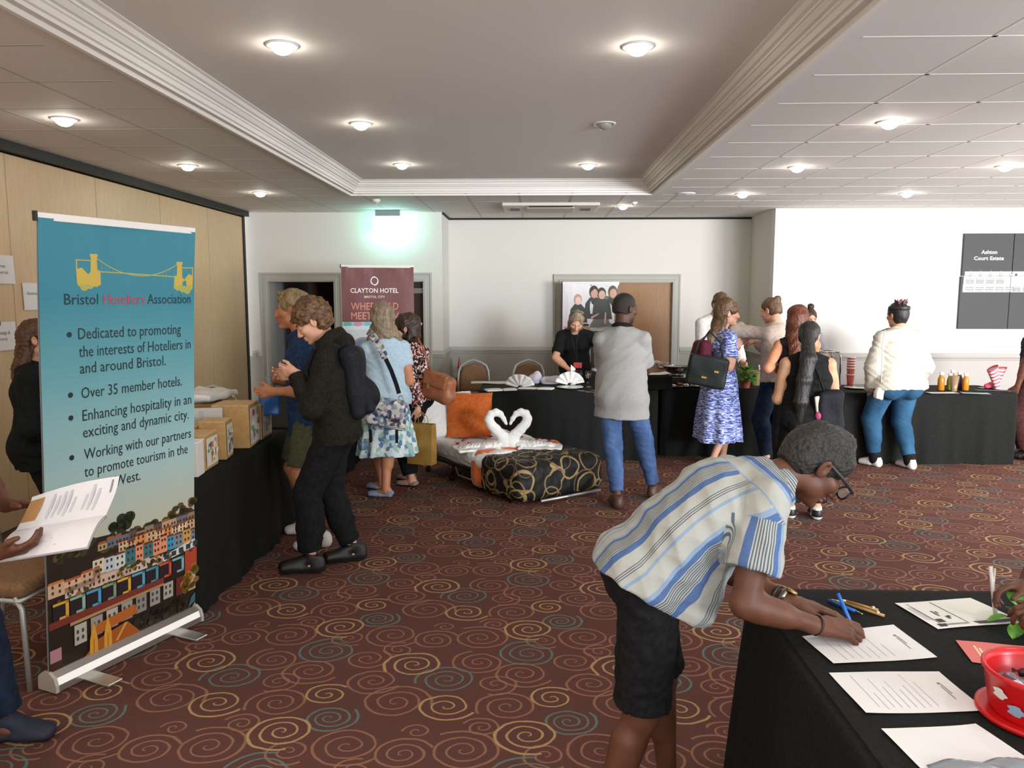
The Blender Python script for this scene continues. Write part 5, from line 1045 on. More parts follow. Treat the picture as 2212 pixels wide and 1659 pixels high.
def collar(g, s, r=0.010, k=0.008, sp=1.0):
    c = s.N+s.R3@V3(0, 0.012*s.H, -0.002*s.H); ax = s.R3@V3(0, 0.45, 1); g.ring(c, ax, 0.040*s.H*sp, r, s.R3@V3(1, 0, 0), 1.12, k, 1.9)
def hoodpart(g, s):
    c = s.N+s.R3@V3(0, -0.03*s.H, 0.0); g.ring(c+s.R3@V3(0, 0.02*s.H, 0.008*s.H), s.R3@V3(0, 0.6, 1), 0.048*s.H, 0.022, s.R3@V3(1, 0, 0), 1.15, 0.015, 1.4); g.ell(c+s.R3@V3(0, -0.030*s.H, -0.015*s.H), (0.060*s.H, 0.034*s.H, 0.045*s.H), s.R3.T, 0.02)
if want('blonde'):
    PEOPLE['blonde'] = P('blond man in navy shirt and olive shorts reaching to the kraft boxes', 1.81, (-1.60, 5.42), 108,
        dict(fL=(-1.50, 5.24, 120), fR=(-1.66, 5.55, 100), hR=ah(592, 822, 5.50), hL=(-1.75, 5.12, 1.12), eR=(0.3, 0.6, -0.8), dirR=(-0.5, 0, -0.85), palR=(0.7, -.3, -0.5), lean=6, head=(-4, 2, 0), curlR=25),
        dict(skin=WARM, lips=LIPF, hair=dict(kind='short', mat=BLONDE, th=0.014, line=0.068, back=-0.075, ears=False, amp=0.004, extra=[((0, 0.06, 0.105), (0.055, 0.03, 0.018))]), res=0.007, jaw=1.05, nose=0.95,
             top=dict(mat=NAVY, hem=-0.10, sleeve=1.12, inf=0.018, flare=0.010, loose=0.010, fold=(0.007, 24), seed=3, after=[lambda g, s: collar(g, s, 0.012)]), bottom=dict(kind='shorts', name='shorts', mat=OLIVE, hem=0.86, inf=0.016, loose=0.022, fold=(0.006, 20)), shoes=SNK, socks=BLKC))
if want('youth'):
    PEOPLE['youth'] = P('curly haired youth in black hoodie and joggers looking down at a white lid', 1.77, (-1.27, 4.86), 95,
        dict(fL=(-1.42, 4.74, 98), fR=(-1.20, 4.97, 110), hL=ah(640, 806, 4.76), hR=ah(636, 812, 4.92), eL=(0.5, -0.4, -0.8), eR=(0.5, 0.5, -0.8), dirL=(-1, 0.2, 0.1), dirR=(-1, -0.2, 0.1), palL=(0, 1, 0.3), palR=(0, -1, 0.3), curlL=40, curlR=40, lean=4, neck=4, g=.95, head=(6, 32, 0)),
        dict(skin=FAIR, lips=LIPF, brow=BRUN, hair=dict(kind='curly', mat=CURLY, th=0.022, line=0.055, fw=0.054, back=-0.085, amp=0.004), res=0.007,
             top=dict(name='hoodie', mat=HOOD, hem=-0.05, sleeve=1.93, inf=0.019, slw=0.95, flare=0.006, loose=0.012, fold=(0.009, 19), seed=8, cuff=True, after=[hoodpart]), bottom=dict(kind='trousers', mat=BLKT, hem=1.88, inf=0.016, loose=0.018, fold=(0.010, 17), seed=5), shoes=dict(kind='heavy', mat=BLKS, sole=mat('dark_sole', '#1d1c1b', 0.7), k=1.1)))
if want('oldw'):
    PEOPLE['oldw'] = P('woman with shoulder length grey brown hair, pale blue t-shirt and floral skirt seen from behind', 1.67, (-1.31, 6.78), 25,
        dict(fL=(-1.38, 6.88, 70), fR=(-1.30, 6.62, 80), hL=ah(788, 832, 6.98), hR=(-1.22, 7.02, 1.02), eL=(-0.6, -0.6, -0.5), eR=(0.25, -.3, -.9), lean=4, head=(-18, 8, 4), g=1.18, hs=1.08),
        dict(female=True, skin=WARM, hair=dict(kind='bob', mat=GREY, th=0.030, len=0.19, w=0.118, back=-0.1, line=0.05, fw=0.056), bust=0.9,
             top=dict(name='t_shirt', mat=PALE, hem=-0.045, sleeve=0.55, inf=0.014, bust=0.9, flare=0.006, fold=(0.005, 24), seed=4), bottom=dict(kind='skirt', name='skirt', mat=SKIRTF, z=0.215, r1=(0.27, 0.24), r0=(0.145, 0.115), nf=11, fa=0.07, pow=0.9), shoes=dict(kind='flat', mat=BLUES, sole=BLUES)))
if want('flo'):
    PEOPLE['flo'] = P('short woman with dark bob in floral print blouse holding a kraft paper bag', 1.585, (-1.11, 7.14), 62,
        dict(fL=(-1.13, 7.0, 70), fR=(-1.18, 7.22, 60), hL=ah(912, 915, 6.98), eL=(0.9, -0.4, 0), dirL=(0, 0, -1), palL=(-0.5, 0.85, 0), curlL=75, lean=5, head=(22, 4, 0), g=1.05, hs=1.06),
        dict(female=True, skin=FAIR, lips=LIPF, brow=BRUN, hair=dict(kind='bob', mat=BRUN, th=0.022, len=0.12, w=0.078, back=-0.09, line=0.06, fw=0.062, ears=False), bust=0.8,
             top=dict(name='blouse', mat=FLORAL, hem=-0.03, sleeve=1.9, inf=0.018, bust=0.8, loose=0.010, fold=(0.006, 26), seed=6), bottom=dict(kind='trousers', mat=BLKT, hem=1.9, inf=0.018, loose=0.02), shoes=dict(kind='flat', mat=mat('nude_shoe', '#9a7a6c', 0.5), sole=BLKS)))
if want('srv'):
    PEOPLE['srv'] = P('woman in black t-shirt with red badge bending over the black table to lay a plate', 1.68, (0.50, 9.42), 176,
        dict(lean=24, head=(4, 38, 6), hR=ah(1231, 800, 9.02), hL=ah(1318, 796, 9.02), eR=(-0.9, 0.3, 0.2), eL=(0.9, 0.3, 0.2), dirR=(0.15, -0.5, -0.85), dirL=(-0.1, -0.6, -0.8), palR=(1, 0, 0), palL=(-1, 0, 0), curlL=50, curlR=45, g=1.08),
        dict(female=True, skin=FAIR, lips=LIPF, hair=dict(kind='lob', mat=GREY, th=0.014, len=0.16, w=0.066, back=-0.1, line=0.070, fw=0.064), bust=0.9,
             top=dict(name='t_shirt', mat=BLKC, hem=-0.03, sleeve=0.78, inf=0.016, bust=0.9, loose=0.012, fold=(0.005, 24), seed=7), bottom=dict(kind='skirt', name='skirt', mat=BLKT, z=0.27, r1=(0.20, 0.19), r0=(0.155, 0.13), nf=5, fa=0.02), shoes=dict(kind='flat', mat=BLKS)))
if want('ts'):
    PEOPLE['ts'] = P('man in pale grey t-shirt and blue jeans standing arms folded beside the bed', 1.80, (0.74, 6.52), -14,
        dict(fL=(0.70, 6.34, 6), fR=(1.05, 6.66, -25), hL=(0.84, 6.76, 1.19), hR=(0.74, 6.78, 1.13), eL=(-1, -0.2, -0.6), eR=(1, -0.2, -0.6), dirL=(1, .2, 0), dirR=(-1, .2, 0), palL=(0, -1, 0), palR=(0, -1, 0), head=(-42, 4, 0), lean=-2, g=1.06),
        dict(skin=DARK, lips=LIPD, hair=dict(kind='crop', mat=FADE, th=0.002, line=0.072, back=-0.045, amp=0.0006, ears=False), brow=FADE, res=0.007,
             top=dict(name='t_shirt', mat=GREYT, hem=-0.115, sleeve=0.80, inf=0.018, flare=0.012, loose=0.014, fold=(0.006, 15), fdir=(1, .3, -.9), seed=11), bottom=dict(kind='trousers', name='jeans', mat=DENIM, hem=1.9, inf=0.008, loose=0.007, fold=(0.0045, 22), fdir=(.2, .2, 1), seed=12), shoes=dict(name='sandal', kind='sandal', mat=BRNS, sole=BRNS, accent=DARK)))
if want('dress'):
    PEOPLE['dress'] = P('young woman in blue dashed midi dress with long ombre hair, holding a white cup', 1.72, (1.92, 8.0), -76,
        dict(fL=(2.0, 8.1, -70), fR=(1.85, 7.9, -75), hR=ah(1590, 752, 7.86), hL=ah(1598, 742, 8.1), eR=(-0.2, -0.5, -0.9), eL=(0, 0.6, -0.8), dirR=(0.5, 0.3, 0.8), dirL=(0.6, -.2, 0.6), palR=(0.3, 0.9, 0), palL=(0, -1, 0), curlR=55, curlL=50, head=(-10, 2, 0), lean=2, hs=1.05),
        dict(female=True, skin=FAIR, lips=LIPF, brow=BRUN, hair=dict(kind='long', mat=OMB, th=0.020, len=0.38, w=0.085, fall=0.085, back=-0.1, line=0.064, fw=0.060), bust=0.9,
             top=dict(name='dress', mat=DASH, hem=-0.46, dress=True, hemn=(0, 0, -1), sleeve=0.72, slw=1.7, inf=0.014, bust=0.9, loose=0.02, fold=(0.006, 22), seed=9, more=[lambda g, s: skirt(g, s, s.W+V3(0, 0, 0.03), V3(s.P[0], s.P[1], 0.27), dict(r0=(0.155, 0.13), r1=(0.27, 0.25), nf=9, fa=0.07, pow=0.75))]), shoes=dict(kind='flat', mat=WHITES)))
if want('wh'):
    PEOPLE['wh'] = P('person in white shirt bowing a brown haired head behind the woman in the blue dress', 1.84, (2.17, 9.45), 196,
        dict(lean=5, head=(0, 36, 0), hL=(2.45, 9.05, 0.95), hR=(2.05, 9.05, 0.95)),
        dict(skin=FAIR, lips=LIPF, hair=dict(kind='short', mat=LBR, th=0.014, line=0.062, back=-0.07), top=dict(mat=fab('white_cotton', '#dcdad6', '#e6e4e0', 40), hem=-0.04, sleeve=1.9, inf=0.018, loose=0.01, seed=13), bottom=dict(kind='trousers', mat=BLKT), shoes=dict(kind='heavy', mat=BLKS)))
if want('bun'):
    PEOPLE['bun'] = P('man with topknot in beige shirt stretching his left arm over the food table', 1.77, (2.50, 7.92), 24,
        dict(lean=9, hL=ah(1600, 705, 8.28), hR=ah(1632, 738, 8.42), eL=(-0.1, -1, -0.15), eR=(0.5, -0.5, -0.6), dirL=(-0.6, 0.1, -0.8), dirR=(-1, 0.1, -0.1), palL=(0.5, 0.6, -0.4), palR=(0, 0, -1), curlL=55, curlR=50, head=(16, 14, 0), twist=10),
        dict(skin=FAIR, lips=LIPF, hair=dict(kind='bun', mat=OMB if False else LBR, th=0.006, line=0.068, back=-0.055, bun=(0, -0.085, 0.085), amp=0.002), top=dict(mat=BEIGE, hem=-0.02, sleeve=1.86, inf=0.018, loose=0.012, flare=0.008, fold=(0.006, 22), seed=14, after=[lambda g, s: collar(g, s, 0.011)]), bottom=dict(kind='trousers', name='jeans', mat=DENIM3, hem=1.9, inf=0.012, loose=0.012), shoes=dict(kind='heavy', mat=BLKS)))
if want('red'):
    PEOPLE['red'] = P('woman with long straight auburn hair in black sleeveless top, arms crossed', 1.66, (2.50, 7.42), -12,
        dict(hL=ah(1672, 790, 7.52), hR=(2.45, 7.66, 1.08), eL=(-.5, -0.5, -0.7), eR=(.6, -0.3, -0.6), dirL=(0.6, 0.2, -0.75), palL=(0.3, -0.9, 0), head=(-10, 6, 0), curlL=45, lean=2, hs=1.06),
        dict(female=True, skin=WARM, lips=LIPF, hair=dict(kind='long', mat=AUB, th=0.018, len=0.36, w=0.085, fall=0.075, back=-0.1, line=0.062), bust=0.8,
             top=dict(mat=BLKC, hem=-0.03, sleeve=0, inf=0.012, bust=0.8, neck=0.07, seed=15), bottom=dict(kind='trousers', mat=BLKT, hem=1.9, inf=0.012, loose=0.014), shoes=dict(kind='heavy', mat=BLKS)))
if want('pony'):
    PEOPLE['pony'] = P('woman with waist length black ponytail in black sleeveless top and black and white sneakers', 1.58, (2.14, 6.08), -6,
        dict(fL=(2.05, 6.10, 0), fR=(2.25, 6.07, -6), hL=(2.00, 6.33, 0.96), hR=(2.30, 6.32, 0.97), eL=(-.35, -0.7, -0.6), eR=(.35, -0.7, -0.6), head=(-28, 16, 0), lean=3, g=1.2, sh=1.04),
        dict(female=True, skin=TAN, lips=LIPF, hair=dict(kind='tail', mat=BLK, th=0.010, line=0.06, back=-0.07, amp=0.0018, tie=(0.01, -0.105, 0.012), tw=0.042, tail=[(-0.03, -0.13, 1.28), (-0.06, -0.16, 1.12), (-0.08, -0.17, 0.95), (-0.085, -0.165, 0.80)]), bust=0.9,
             top=dict(mat=BLKC, hem=-0.05, sleeve=0, inf=0.014, bust=0.9, neck=0.058, seed=16), bottom=dict(kind='trousers', mat=BLKT, hem=1.9, inf=0.018, loose=0.028, fold=(0.010, 18)), shoes=dict(kind='sneaker', mat=BLKS, sole=SOLEW, accent=WHITES, soleh=0.03)))
if want('cnt'):
    PEOPLE['cnt'] = P('attendant with high topknot in grey top standing behind the counter beside the white wall', 1.64, (3.24, 9.40), 186,
        dict(lean=8, head=(0, 16, 0), hL=(3.40, 9.02, 1.0), hR=(3.1, 9.02, 1.0)),
        dict(female=True, skin=FAIR, lips=LIPF, hair=dict(kind='bun', mat=BRUN, th=0.008, line=0.066, back=-0.06, bun=(0, -0.02, 0.145), amp=0.002), bust=0.8, top=dict(mat=fab('grey_cotton', '#86868a', '#939397', 40), hem=-0.03, sleeve=0.8, inf=0.016, bust=0.8, seed=17), bottom=dict(kind='trousers', mat=BLKT), shoes=dict(kind='heavy', mat=BLKS)))
def bandpart(g, s): pass
if want('sw'):
    PEOPLE['sw'] = P('woman with red topknot and black headband in cream sweatshirt and blue jeans', 1.70, (3.69, 7.94), 6,
        dict(fL=(3.54, 7.99, 38), fR=(3.85, 7.89, 16), hL=ah(1882, 846, 7.96), hR=(3.99, 8.16, 0.86), eL=(-0.6, -0.6, -.2), eR=(0.5, -0.6, -0.2), head=(14, 2, 0), g=1.5, sh=1.12, curlL=45),
        dict(female=True, skin=TAN, lips=LIPF, hair=dict(kind='short', mat=BLK, th=0.012, line=0.06, back=-0.085, amp=0.0015), bust=1.0,
             top=dict(name='sweatshirt', mat=CREAM, hem=-0.035, sleeve=1.88, inf=0.022, bust=0.9, belly=1.0, flare=0.012, loose=0.016, fold=(0.010, 17), seed=18, fdir=(.3, .2, 1), cuff=True, after=[lambda g, s: collar(g, s, 0.011), lambda g, s: g.ring(s.P+s.R1@V3(0, 0.0, -0.012*s.H), (0, 0, 1), 0.118*s.H, 0.018, (1, 0, 0), 1.40, 0.012, 1.6)]), bottom=dict(kind='leggings', name='jeans', mat=DENIM2, hem=1.86, inf=0.010, loose=0.004, butt=1.0, fold=(0.003, 26), fdir=(.2, .2, 1), seed=19), shoes=SNK, socks=BLKC))
if want('bhd'):
    PEOPLE['bhd'] = P('attendant in black top mostly hidden behind the cream sweatshirt woman', 1.64, (4.28, 9.35), 182, dict(head=(0, 22, 0), lean=4),
        dict(skin=FAIR, hair=dict(kind='short', mat=BRUN, th=0.012, line=0.06), top=dict(mat=BLKC, hem=-0.03, sleeve=0.8, inf=0.022, seed=20), bottom=dict(kind='trousers', mat=BLKT), shoes=dict(kind='heavy', mat=BLKS)))
if want('edge'):
    PEOPLE['edge'] = P('person in charcoal t-shirt at the far right end of the drinks table', 1.76, (5.38, 8.42), 40, dict(head=(-70, 5, 0)),
        dict(skin=BRN, lips=LIPD, hair=dict(kind='short', mat=BLK, th=0.012, line=0.06), top=dict(name='t_shirt', mat=fab('charcoal_jersey', '#23232a', '#2d2d34', 60), hem=-0.03, sleeve=0.8, inf=0.018, loose=0.012, seed=21), bottom=dict(kind='trousers', mat=fab('maroon_trousers', '#3a1e1e', '#482626', 40), hem=1.9, inf=0.016, loose=0.014), shoes=dict(kind='heavy', mat=BLKS)))
if want('lw'):
    PEOPLE['lw'] = P('woman with brown shoulder length hair in black jacket behind the turquoise banner', 1.63, (-3.06, 4.62), -62, dict(head=(-6, 4, 0), hR=(-2.82, 4.62, 0.98)),
        dict(female=True, skin=FAIR, lips=LIPF, hair=dict(kind='long', mat=hairmat('hair_mid_brown', '#3a261b', '#5d4230'), th=0.013, len=0.26, w=0.085, fall=0.05, back=-0.1, line=0.06), bust=0.8,
             top=dict(name='jacket', mat=fab('black_jacket', '#0e1112', '#161a1b', 60), hem=-0.09, sleeve=1.95, inf=0.022, bust=0.8, loose=0.012, fold=(0.006, 20), seed=22), bottom=dict(kind='trousers', mat=BLKT), shoes=dict(kind='heavy', mat=BLKS)))
# ------------------------------------------------------------------ goods on the left table
KRAFT = fab('kraft_board', '#b08a58', '#bd9763', 25, 0.8, 0.05, (1, 1, 1)); KRAFTL = fab('kraft_light', '#c6a678', '#d2b285', 25, 0.8, 0.05); CLEAR = mat('clear_film', '#e8ebea', 0.15, alpha=0.35, spec=0.6)
TZ = 0.752
def kraft_box(label, p, sz, rz, seed, pack=True):
    """closed kraft carton with a clear gift pack of coloured sachets on its front (+x of the box)"""
    sx, sy, h = sz; t = thing('kraft_box', label, 'box', (p[0], p[1], TZ), rz, 'kraft gift boxes'); b = MB(); b.box((0, 0, h/2), (sx/2, sy/2, h/2)); b.build('carton', KRAFT, t, bevel=0.004)
    b = MB(); b.box((0, -sy*.26, h+.002), (sx/2-.002, sy*.235, .0025)); b.box((0, sy*.26, h+.002), (sx/2-.002, sy*.235, .0025)); b.build('lid_flap', KRAFTL, t)
    if pack:
        rs = random.Random(seed); mb = MB(); k = Ink(lambda u, v, l: (sx/2+.004+.0015*l+.006*math.sin(u/sy*PI)*math.sin(v/h*PI), u-sy/2, v), mb)
        k.rect(.015, .02, sy-.015, h-.02, '#d9d3c0', 0)
        for i in range(16): u, v = rs.uniform(.02, sy-.06), rs.uniform(.03, h-.07); w_, q = rs.uniform(.02, .05), rs.uniform(.015, .045); k.poly([(u, v), (u+w_, v+rs.uniform(-.01, .01)), (u+w_-.004, v+q), (u+.003, v+q)], rs.choice(['#c24a44', '#d9a0a0', '#5f8ab0', '#e8e4da', '#c9b24a', '#7aa06a', '#b56a4a', '#efe9dc', '#49618a', '#e2d6a0']), 1+i*.12)
        mb.build('gift_pack', PAPERP, t)
    return t
kraft_box('kraft gift box nearest the turquoise banner, lowest of the row', (-1.985, 4.43), (.17, .22, .205), 4, 1); kraft_box('narrow kraft gift box, second from the turquoise banner', (-1.99, 4.72), (.16, .17, .235), 8, 2)
kraft_box('wide kraft carton with open top tape behind the second gift box', (-2.16, 4.76), (.15, .20, .20), 3, 3, False); kraft_box('largest kraft gift box with pink sachets in its clear front', (-2.02, 5.13), (.24, .27, .285), 6, 4); kraft_box('kraft box with clear pack of red and white sachets beside the blond man', (-2.02, 5.43), (.20, .26, .245), 4, 5)
kraft_box('plain kraft carton at the back of the left table under the white cloth', (-2.36, 5.42), (.30, .42, .26), 2, 6, False)
t = thing('white_box', 'white card box with pink edged lid in front of the nearest kraft box', 'box', (-1.945, 4.235, TZ), 6); b = MB(); b.box((0, 0, .095), (.065, .06, .095)); b.build('carton', mat('white_card', '#dcd8d3', 0.7), t, bevel=0.003); b = MB(); b.box((0, 0, .194), (.067, .062, .004)); b.build('lid', mat('white_card_lid', '#f0ede8', 0.6), t)
t = thing('display_board', 'pale grey board standing on the left table behind the kraft boxes', 'board', (-2.17, 4.93, TZ), 12); b = MB(); b.box((0, 0, .14), (.13, .006, .14), rot=RX(-8)); b.build('panel', mat('pale_board', '#c3c0bb', 0.6), t, bevel=0.003); b = MB(); b.box((0, .05, .13), (.006, .05, .13)); b.build('easel_strut', mat('pale_board', '#c3c0bb', 0.6), t)
g = G(0.03); g.box((0, 0, .03), (.16, .26, .03), None, .025); g.folds(.018, 22, 4); tag(solid('folded_cloth', g, LINEN, .011, None, None, None, None, None, (-2.36, 5.42, TZ+.268), 0), 'crumpled white cloth lying on the plain kraft carton', 'cloth')
g = G(0.03); g.ell((0, 0, .10), (.17, .26, .15)); g.ell((.05, .16, .04), (.14, .18, .10)); g.folds(.016, 20, 8); g.cut((0, 0, 0), (0, 0, -1)); tag(solid('coat', g, BLKC, .013, None, None, None, None, None, (-2.40, 5.76, TZ), 0), 'bundled black coat on the left table below the partition', 'coat')
g = G(0.02); g.ell((0, 0, .06), (.055, .055, .06)); g.cap((0, 0, .10), (0, 0, .15), .016, .03); g.folds(.006, 50, 3); tag(solid('plastic_pouch', g, mat('milky_film', '#d4d6d6', 0.3), .007, None, None, None, None, None, (-2.24, 5.28, TZ), 0), 'tied milky plastic pouch beside the display board', 'pouch')
t = thing('gift_bag', 'clear and blue gift bag lifted by the blond man above the kraft boxes', 'bag', at(582, 868, 5.42), 20); g = G(0.02); g.box((0, 0, 0), (.075, .045, .10), None, .02); g.folds(.007, 40, 2); solid('bag_body', g, mat('blue_foil', '#2f66a8', 0.35), .009, t); g = G(0.01); g.cap((0, 0, .09), (0, 0, .17), .022, .012, (1, 0, 0), 1.8); g.folds(.006, 70, 3); solid('bag_neck', g, mat('grey_film', '#8d939a', 0.25), .006, t)
g = G(0.01); g.box((0, 0, 0), (.05, .16, .10), None, .006); tag(solid('carton', g, KRAFTL, .01, None, None, None, None, None, (-2.16, 5.66, TZ+.105), 3), 'pale kraft carton right behind the blond man', 'box')
t = thing('cup_cover', 'round white cup lid held up by the curly haired youth', 'lid', at(624, 797, 4.83)); b = MB(); b.lathe([(.001, .012), (.030, .012), (.040, .004), (.043, -.004), (.040, -.008)], n=24, rot=RX(20)); b.build('lid_disc', PLW, t)
# ------------------------------------------------------------------ napkin display
def fan_napkin(label, p, rz, s=1.0, m=LINEN):
    b = MB(); n = 44
    def f(u, v): a = PI*(.06+.88*u); r = .02+.115*v; z = r*math.sin(a)*.92; pl = .010*v*math.sin(u*2*PI*6); return (r*math.cos(a)*s, (pl+.035*(1-v)*math.sin(PI*u)+.02*math.cos(a*2))*s, max(.003, z*s))
    b.grid(f, n, 6); b.grid(lambda u, v: tuple(np.array(f(u, v))*V3(.92, 1, .9)+V3(0, .03*s, 0)), n, 6); o = b.build('fan_napkin', m, None, (p[0], p[1], p[2]), rz, solid=.003); return tag(o, label, 'napkin', 'fan folded napkins')
def flat_napkin(label, p, rz, sx=.09, sy=.075, h=.016):
    g = G(.01); g.box((0, 0, h*.4), (sx, sy, h*.35), None, .005); g.box((.006, .004, h*.85), (sx*.92, sy*.9, h*.28), None, .004); g.folds(.002, 40, 4); return tag(solid('folded_napkin', g, LINEN, .007, None, None, None, None, None, p, rz), label, 'napkin', 'flat folded napkins')
def mz(px, py, z=TZ): q = atz(px, py, z); return (q[0], q[1], z)
fan_napkin('white fan folded napkin at the left of the napkin table', mz(1122, 838), -6, 1.25); fan_napkin('white fan folded napkin standing on the dinner plate', (mz(1231, 836)[0], mz(1231, 836)[1], TZ+.02), 4, 1.25)
g = G(.02); g.ell((0, 0, .05), (.09, .06, .07)); g.ell((.03, 0, .10), (.05, .04, .05)); g.folds(.022, 34, 7); g.cut((0, 0, 0), (0, 0, -1)); tag(solid('napkin_rose', g, fab('lilac_linen', '#cfc9d6', '#dcd8e0', 40), .008, None, None, None, None, None, mz(1155, 828), 0), 'tall crumpled lilac white napkin behind the fan napkin', 'napkin')
g = G(.02); g.ell((0, 0, .03), (.11, .06, .055)); g.folds(.015, 36, 9); g.cut((0, 0, 0), (0, 0, -1)); tag(solid('napkin_rose', g, fab('lilac_linen', '#cfc9d6', '#dcd8e0', 40), .008, None, None, None, None, None, mz(1190, 829), 0), 'low pleated lilac white napkin left of the dinner plate', 'napkin')
flat_napkin('flat white napkin at the near left corner of the napkin table', mz(1066, 844), 20); flat_napkin('flat white napkin, second from the left corner of the napkin table', mz(1101, 843), 12, .075, .06); flat_napkin('flat envelope folded napkin in front of the fan napkin', mz(1142, 840), -8, .12, .055, .012); flat_napkin('small oval folded napkin between fan napkin and dinner plate', mz(1179, 841), -15, .085, .06)
b = MB(); b.grid(lambda u, v: ((u-.5)*.62, (v-.5)*.22, .006+.004*math.sin(u*9)*math.cos(v*5)), 14, 6); tag(b.build('table_runner', LINEN, None, mz(1075, 827), 4, solid=.003), 'long white folded runner along the back of the napkin table', 'runner')
CHINA = mat('white_china', '#e9e6e1', 0.2)
t = thing('dinner_plate', 'white dinner plate under the upright fan napkin', 'plate', mz(1231, 839)); b = MB(); b.lathe([(.001, .004), (.085, .004), (.10, .008), (.145, .018), (.147, .021), (.10, .012), (.085, .008), (.001, .008)], n=40, cap=False); b.build('plate_dish', CHINA, t)
t = thing('dinner_plate', 'white plate held by the bending woman in black', 'plate', at(1300, 801, 8.92)); b = MB(); b.lathe([(.001, .0), (.07, .0), (.12, .014), (.122, .017), (.07, .005), (.001, .004)], n=36, cap=False, rot=RX(8)); b.build('plate_dish', CHINA, t)
GLASS = mat('clear_glass', '#ffffff', 0.02, trans=1.0)
def wine_glass(label, p, s=1.0):
    t = thing('wine_glass', label, 'glass', p, 0, 'wine glasses'); b = MB(); b.lathe([(.033*s, 0), (.033*s, .003), (.006*s, .008*s), (.004*s, .08*s)], n=20); b.build('stem', GLASS, t); b = MB(); b.lathe([(.004*s, .08*s), (.026*s, .095*s), (.036*s, .13*s), (.030*s, .175*s), (.0285*s, .175*s), (.034*s, .13*s), (.024*s, .098*s), (.002, .085*s)], n=24, cap=False); b.build('bowl', GLASS, t)
wine_glass('wine glass left of the pair behind the dinner plate', mz(1251, 833), 1.0); wine_glass('wine glass right of the pair, nearest the man in grey', mz(1271, 836), 1.05); 
t = thing('menu_card', 'tall white menu card standing behind the dinner plate', 'card', mz(1238, 832), 10); b = MB(); b.add([(-.028, 0, .003), (.028, .012, .003), (.028, .012, .185), (-.028, 0, .235), ], [(0, 1, 2, 3)]); b.add([(.028, .012, .003), (-.02, .045, .003), (-.02, .045, .20), (.028, .012, .185)], [(0, 1, 2, 3)]); b.build('card', mat('white_card_lid', '#f0ede8', 0.6), t, solid=.002)
STEEL = mat('polished_steel', '#c9c7c3', 0.18, 1.0)
def cutlery(label, p, rz, kind):
    t = thing(kind, label, 'cutlery', p, rz, 'table cutlery'); b = MB(); b.tube([(0, -.09, .004), (0, .02, .007), (0, .05, .005)], .0045, 8, flat=.6); b.build('handle', STEEL, t); b = MB()
    if kind == 'fork': b.box((0, .065, .005), (.010, .016, .0012)); [b.box((-.0075+.005*i, .095, .006), (.0014, .018, .001)) for i in range(4)]
    else: b.box((0, .10, .005), (.008, .06, .0012))
    b.build('head', STEEL, t)
for i, (px, py) in enumerate([(1262, 847), (1272, 847), (1285, 846)]): cutlery(['fork nearest the dinner plate, right side', 'middle fork right of the dinner plate', 'knife right of the dinner plate, beside the man in grey'][i], mz(px, py), 35, ['fork', 'fork', 'knife'][i])
# ------------------------------------------------------------------ cooking table
def rz_(px, py, z=TZ): return mz(px, py, z)
t = thing('laptop_stand', 'low black riser with a white sheet beside the man in grey', 'riser', mz(1409, 838)); b = MB(); b.box((0, 0, .075), (.19, .17, .075)); b.build('riser_box', M_BLACK, t, bevel=.012); 
b = MB(); b.grid(lambda u, v: ((u-.5)*.30, (v-.5)*.22, .004+.05*max(0, u-.72)), 8, 4); tag(b.build('paper_sheet', mat('white_card_lid', '#f0ede8', 0.6), None, (mz(1409, 838)[0]+.02, mz(1409, 838)[1]-.02, TZ+.155), 6, solid=.002), 'white sheet curling on the black riser', 'paper')
def bowl(name, label, p, r, h, m, cat, part='bowl_shell'):
    t = thing(name, label, cat, p); b = MB(); b.lathe([(r*.5, 0), (r*.8, h*.3), (r*.96, h*.75), (r, h), (r*1.04, h*1.02), (r*.97, h*.98), (r*.9, h*.72), (r*.74, h*.32), (r*.4, h*.06), (.001, h*.05)], n=32, cap=False); b.build(part, m, t); return t
hob = thing('portable_hob', 'black portable hob under the steel pot on the cooking table', 'hob', mz(1462, 829)); b = MB(); b.box((0, 0, .045), (.19, .16, .035)); b.build('hob_body', mat('hob_black', '#151515', 0.3), hob, bevel=.01); b = MB(); b.lathe([(.10, .082), (.13, .085), (.13, .09), (.10, .09)], n=28); b.build('burner_ring', STEEL, hob)
px_ = mz(1462, 829); t = bowl('steel_pot', 'shiny steel pot on the black portable hob', (px_[0], px_[1], TZ+.092), .155, .115, STEEL, 'pot', 'pot_shell'); b = MB(); [b.tube([(sx*.15, -.04, .09), (sx*.20, -.04, .10), (sx*.20, .04, .10), (sx*.15, .04, .09)], .008, 8) for sx in (-1, 1)]; b.build('pot_handles', STEEL, t)
bowl('glass_bowl', 'small glass bowl left of the steel pot', (mz(1426, 826)[0]+.03, mz(1426, 826)[1]+.03, TZ+.155), .075, .07, GLASS, 'bowl')
for lab, (qx, qy) in (('steel serving dish with tongs, left of the pair in front of the hob', (1447, 837)), ('steel serving dish right of the pair, below the black tote', (1490, 836))):
    t = thing('serving_dish', lab, 'dish', mz(qx, qy), 5); b = MB(); b.lathe([(.001, .003), (.10, .003), (.135, .016), (.137, .02), (.10, .008), (.001, .007)], n=30, cap=False, sx=1.1, sy=.75); b.build('dish', STEEL, t); b = MB(); b.ball((-.045, 0, .022), (.038, .03, .020), 14); b.ball((.04, .01, .020), (.035, .028, .018), 14); b.build('spoon_rests', STEEL, t)
g = G(.006); g.box((0, 0, .03), (.055, .035, .006), RX(25).T, .005); g.cap((.05, 0, .03), (.14, .03, .05), .006, .006); tag(solid('spatula', g, mat('orange_silicone', '#d9641e', 0.5), .005, None, None, None, None, None, mz(1471, 832), 20), 'orange spatula lying between the steel serving dishes', 'spatula')
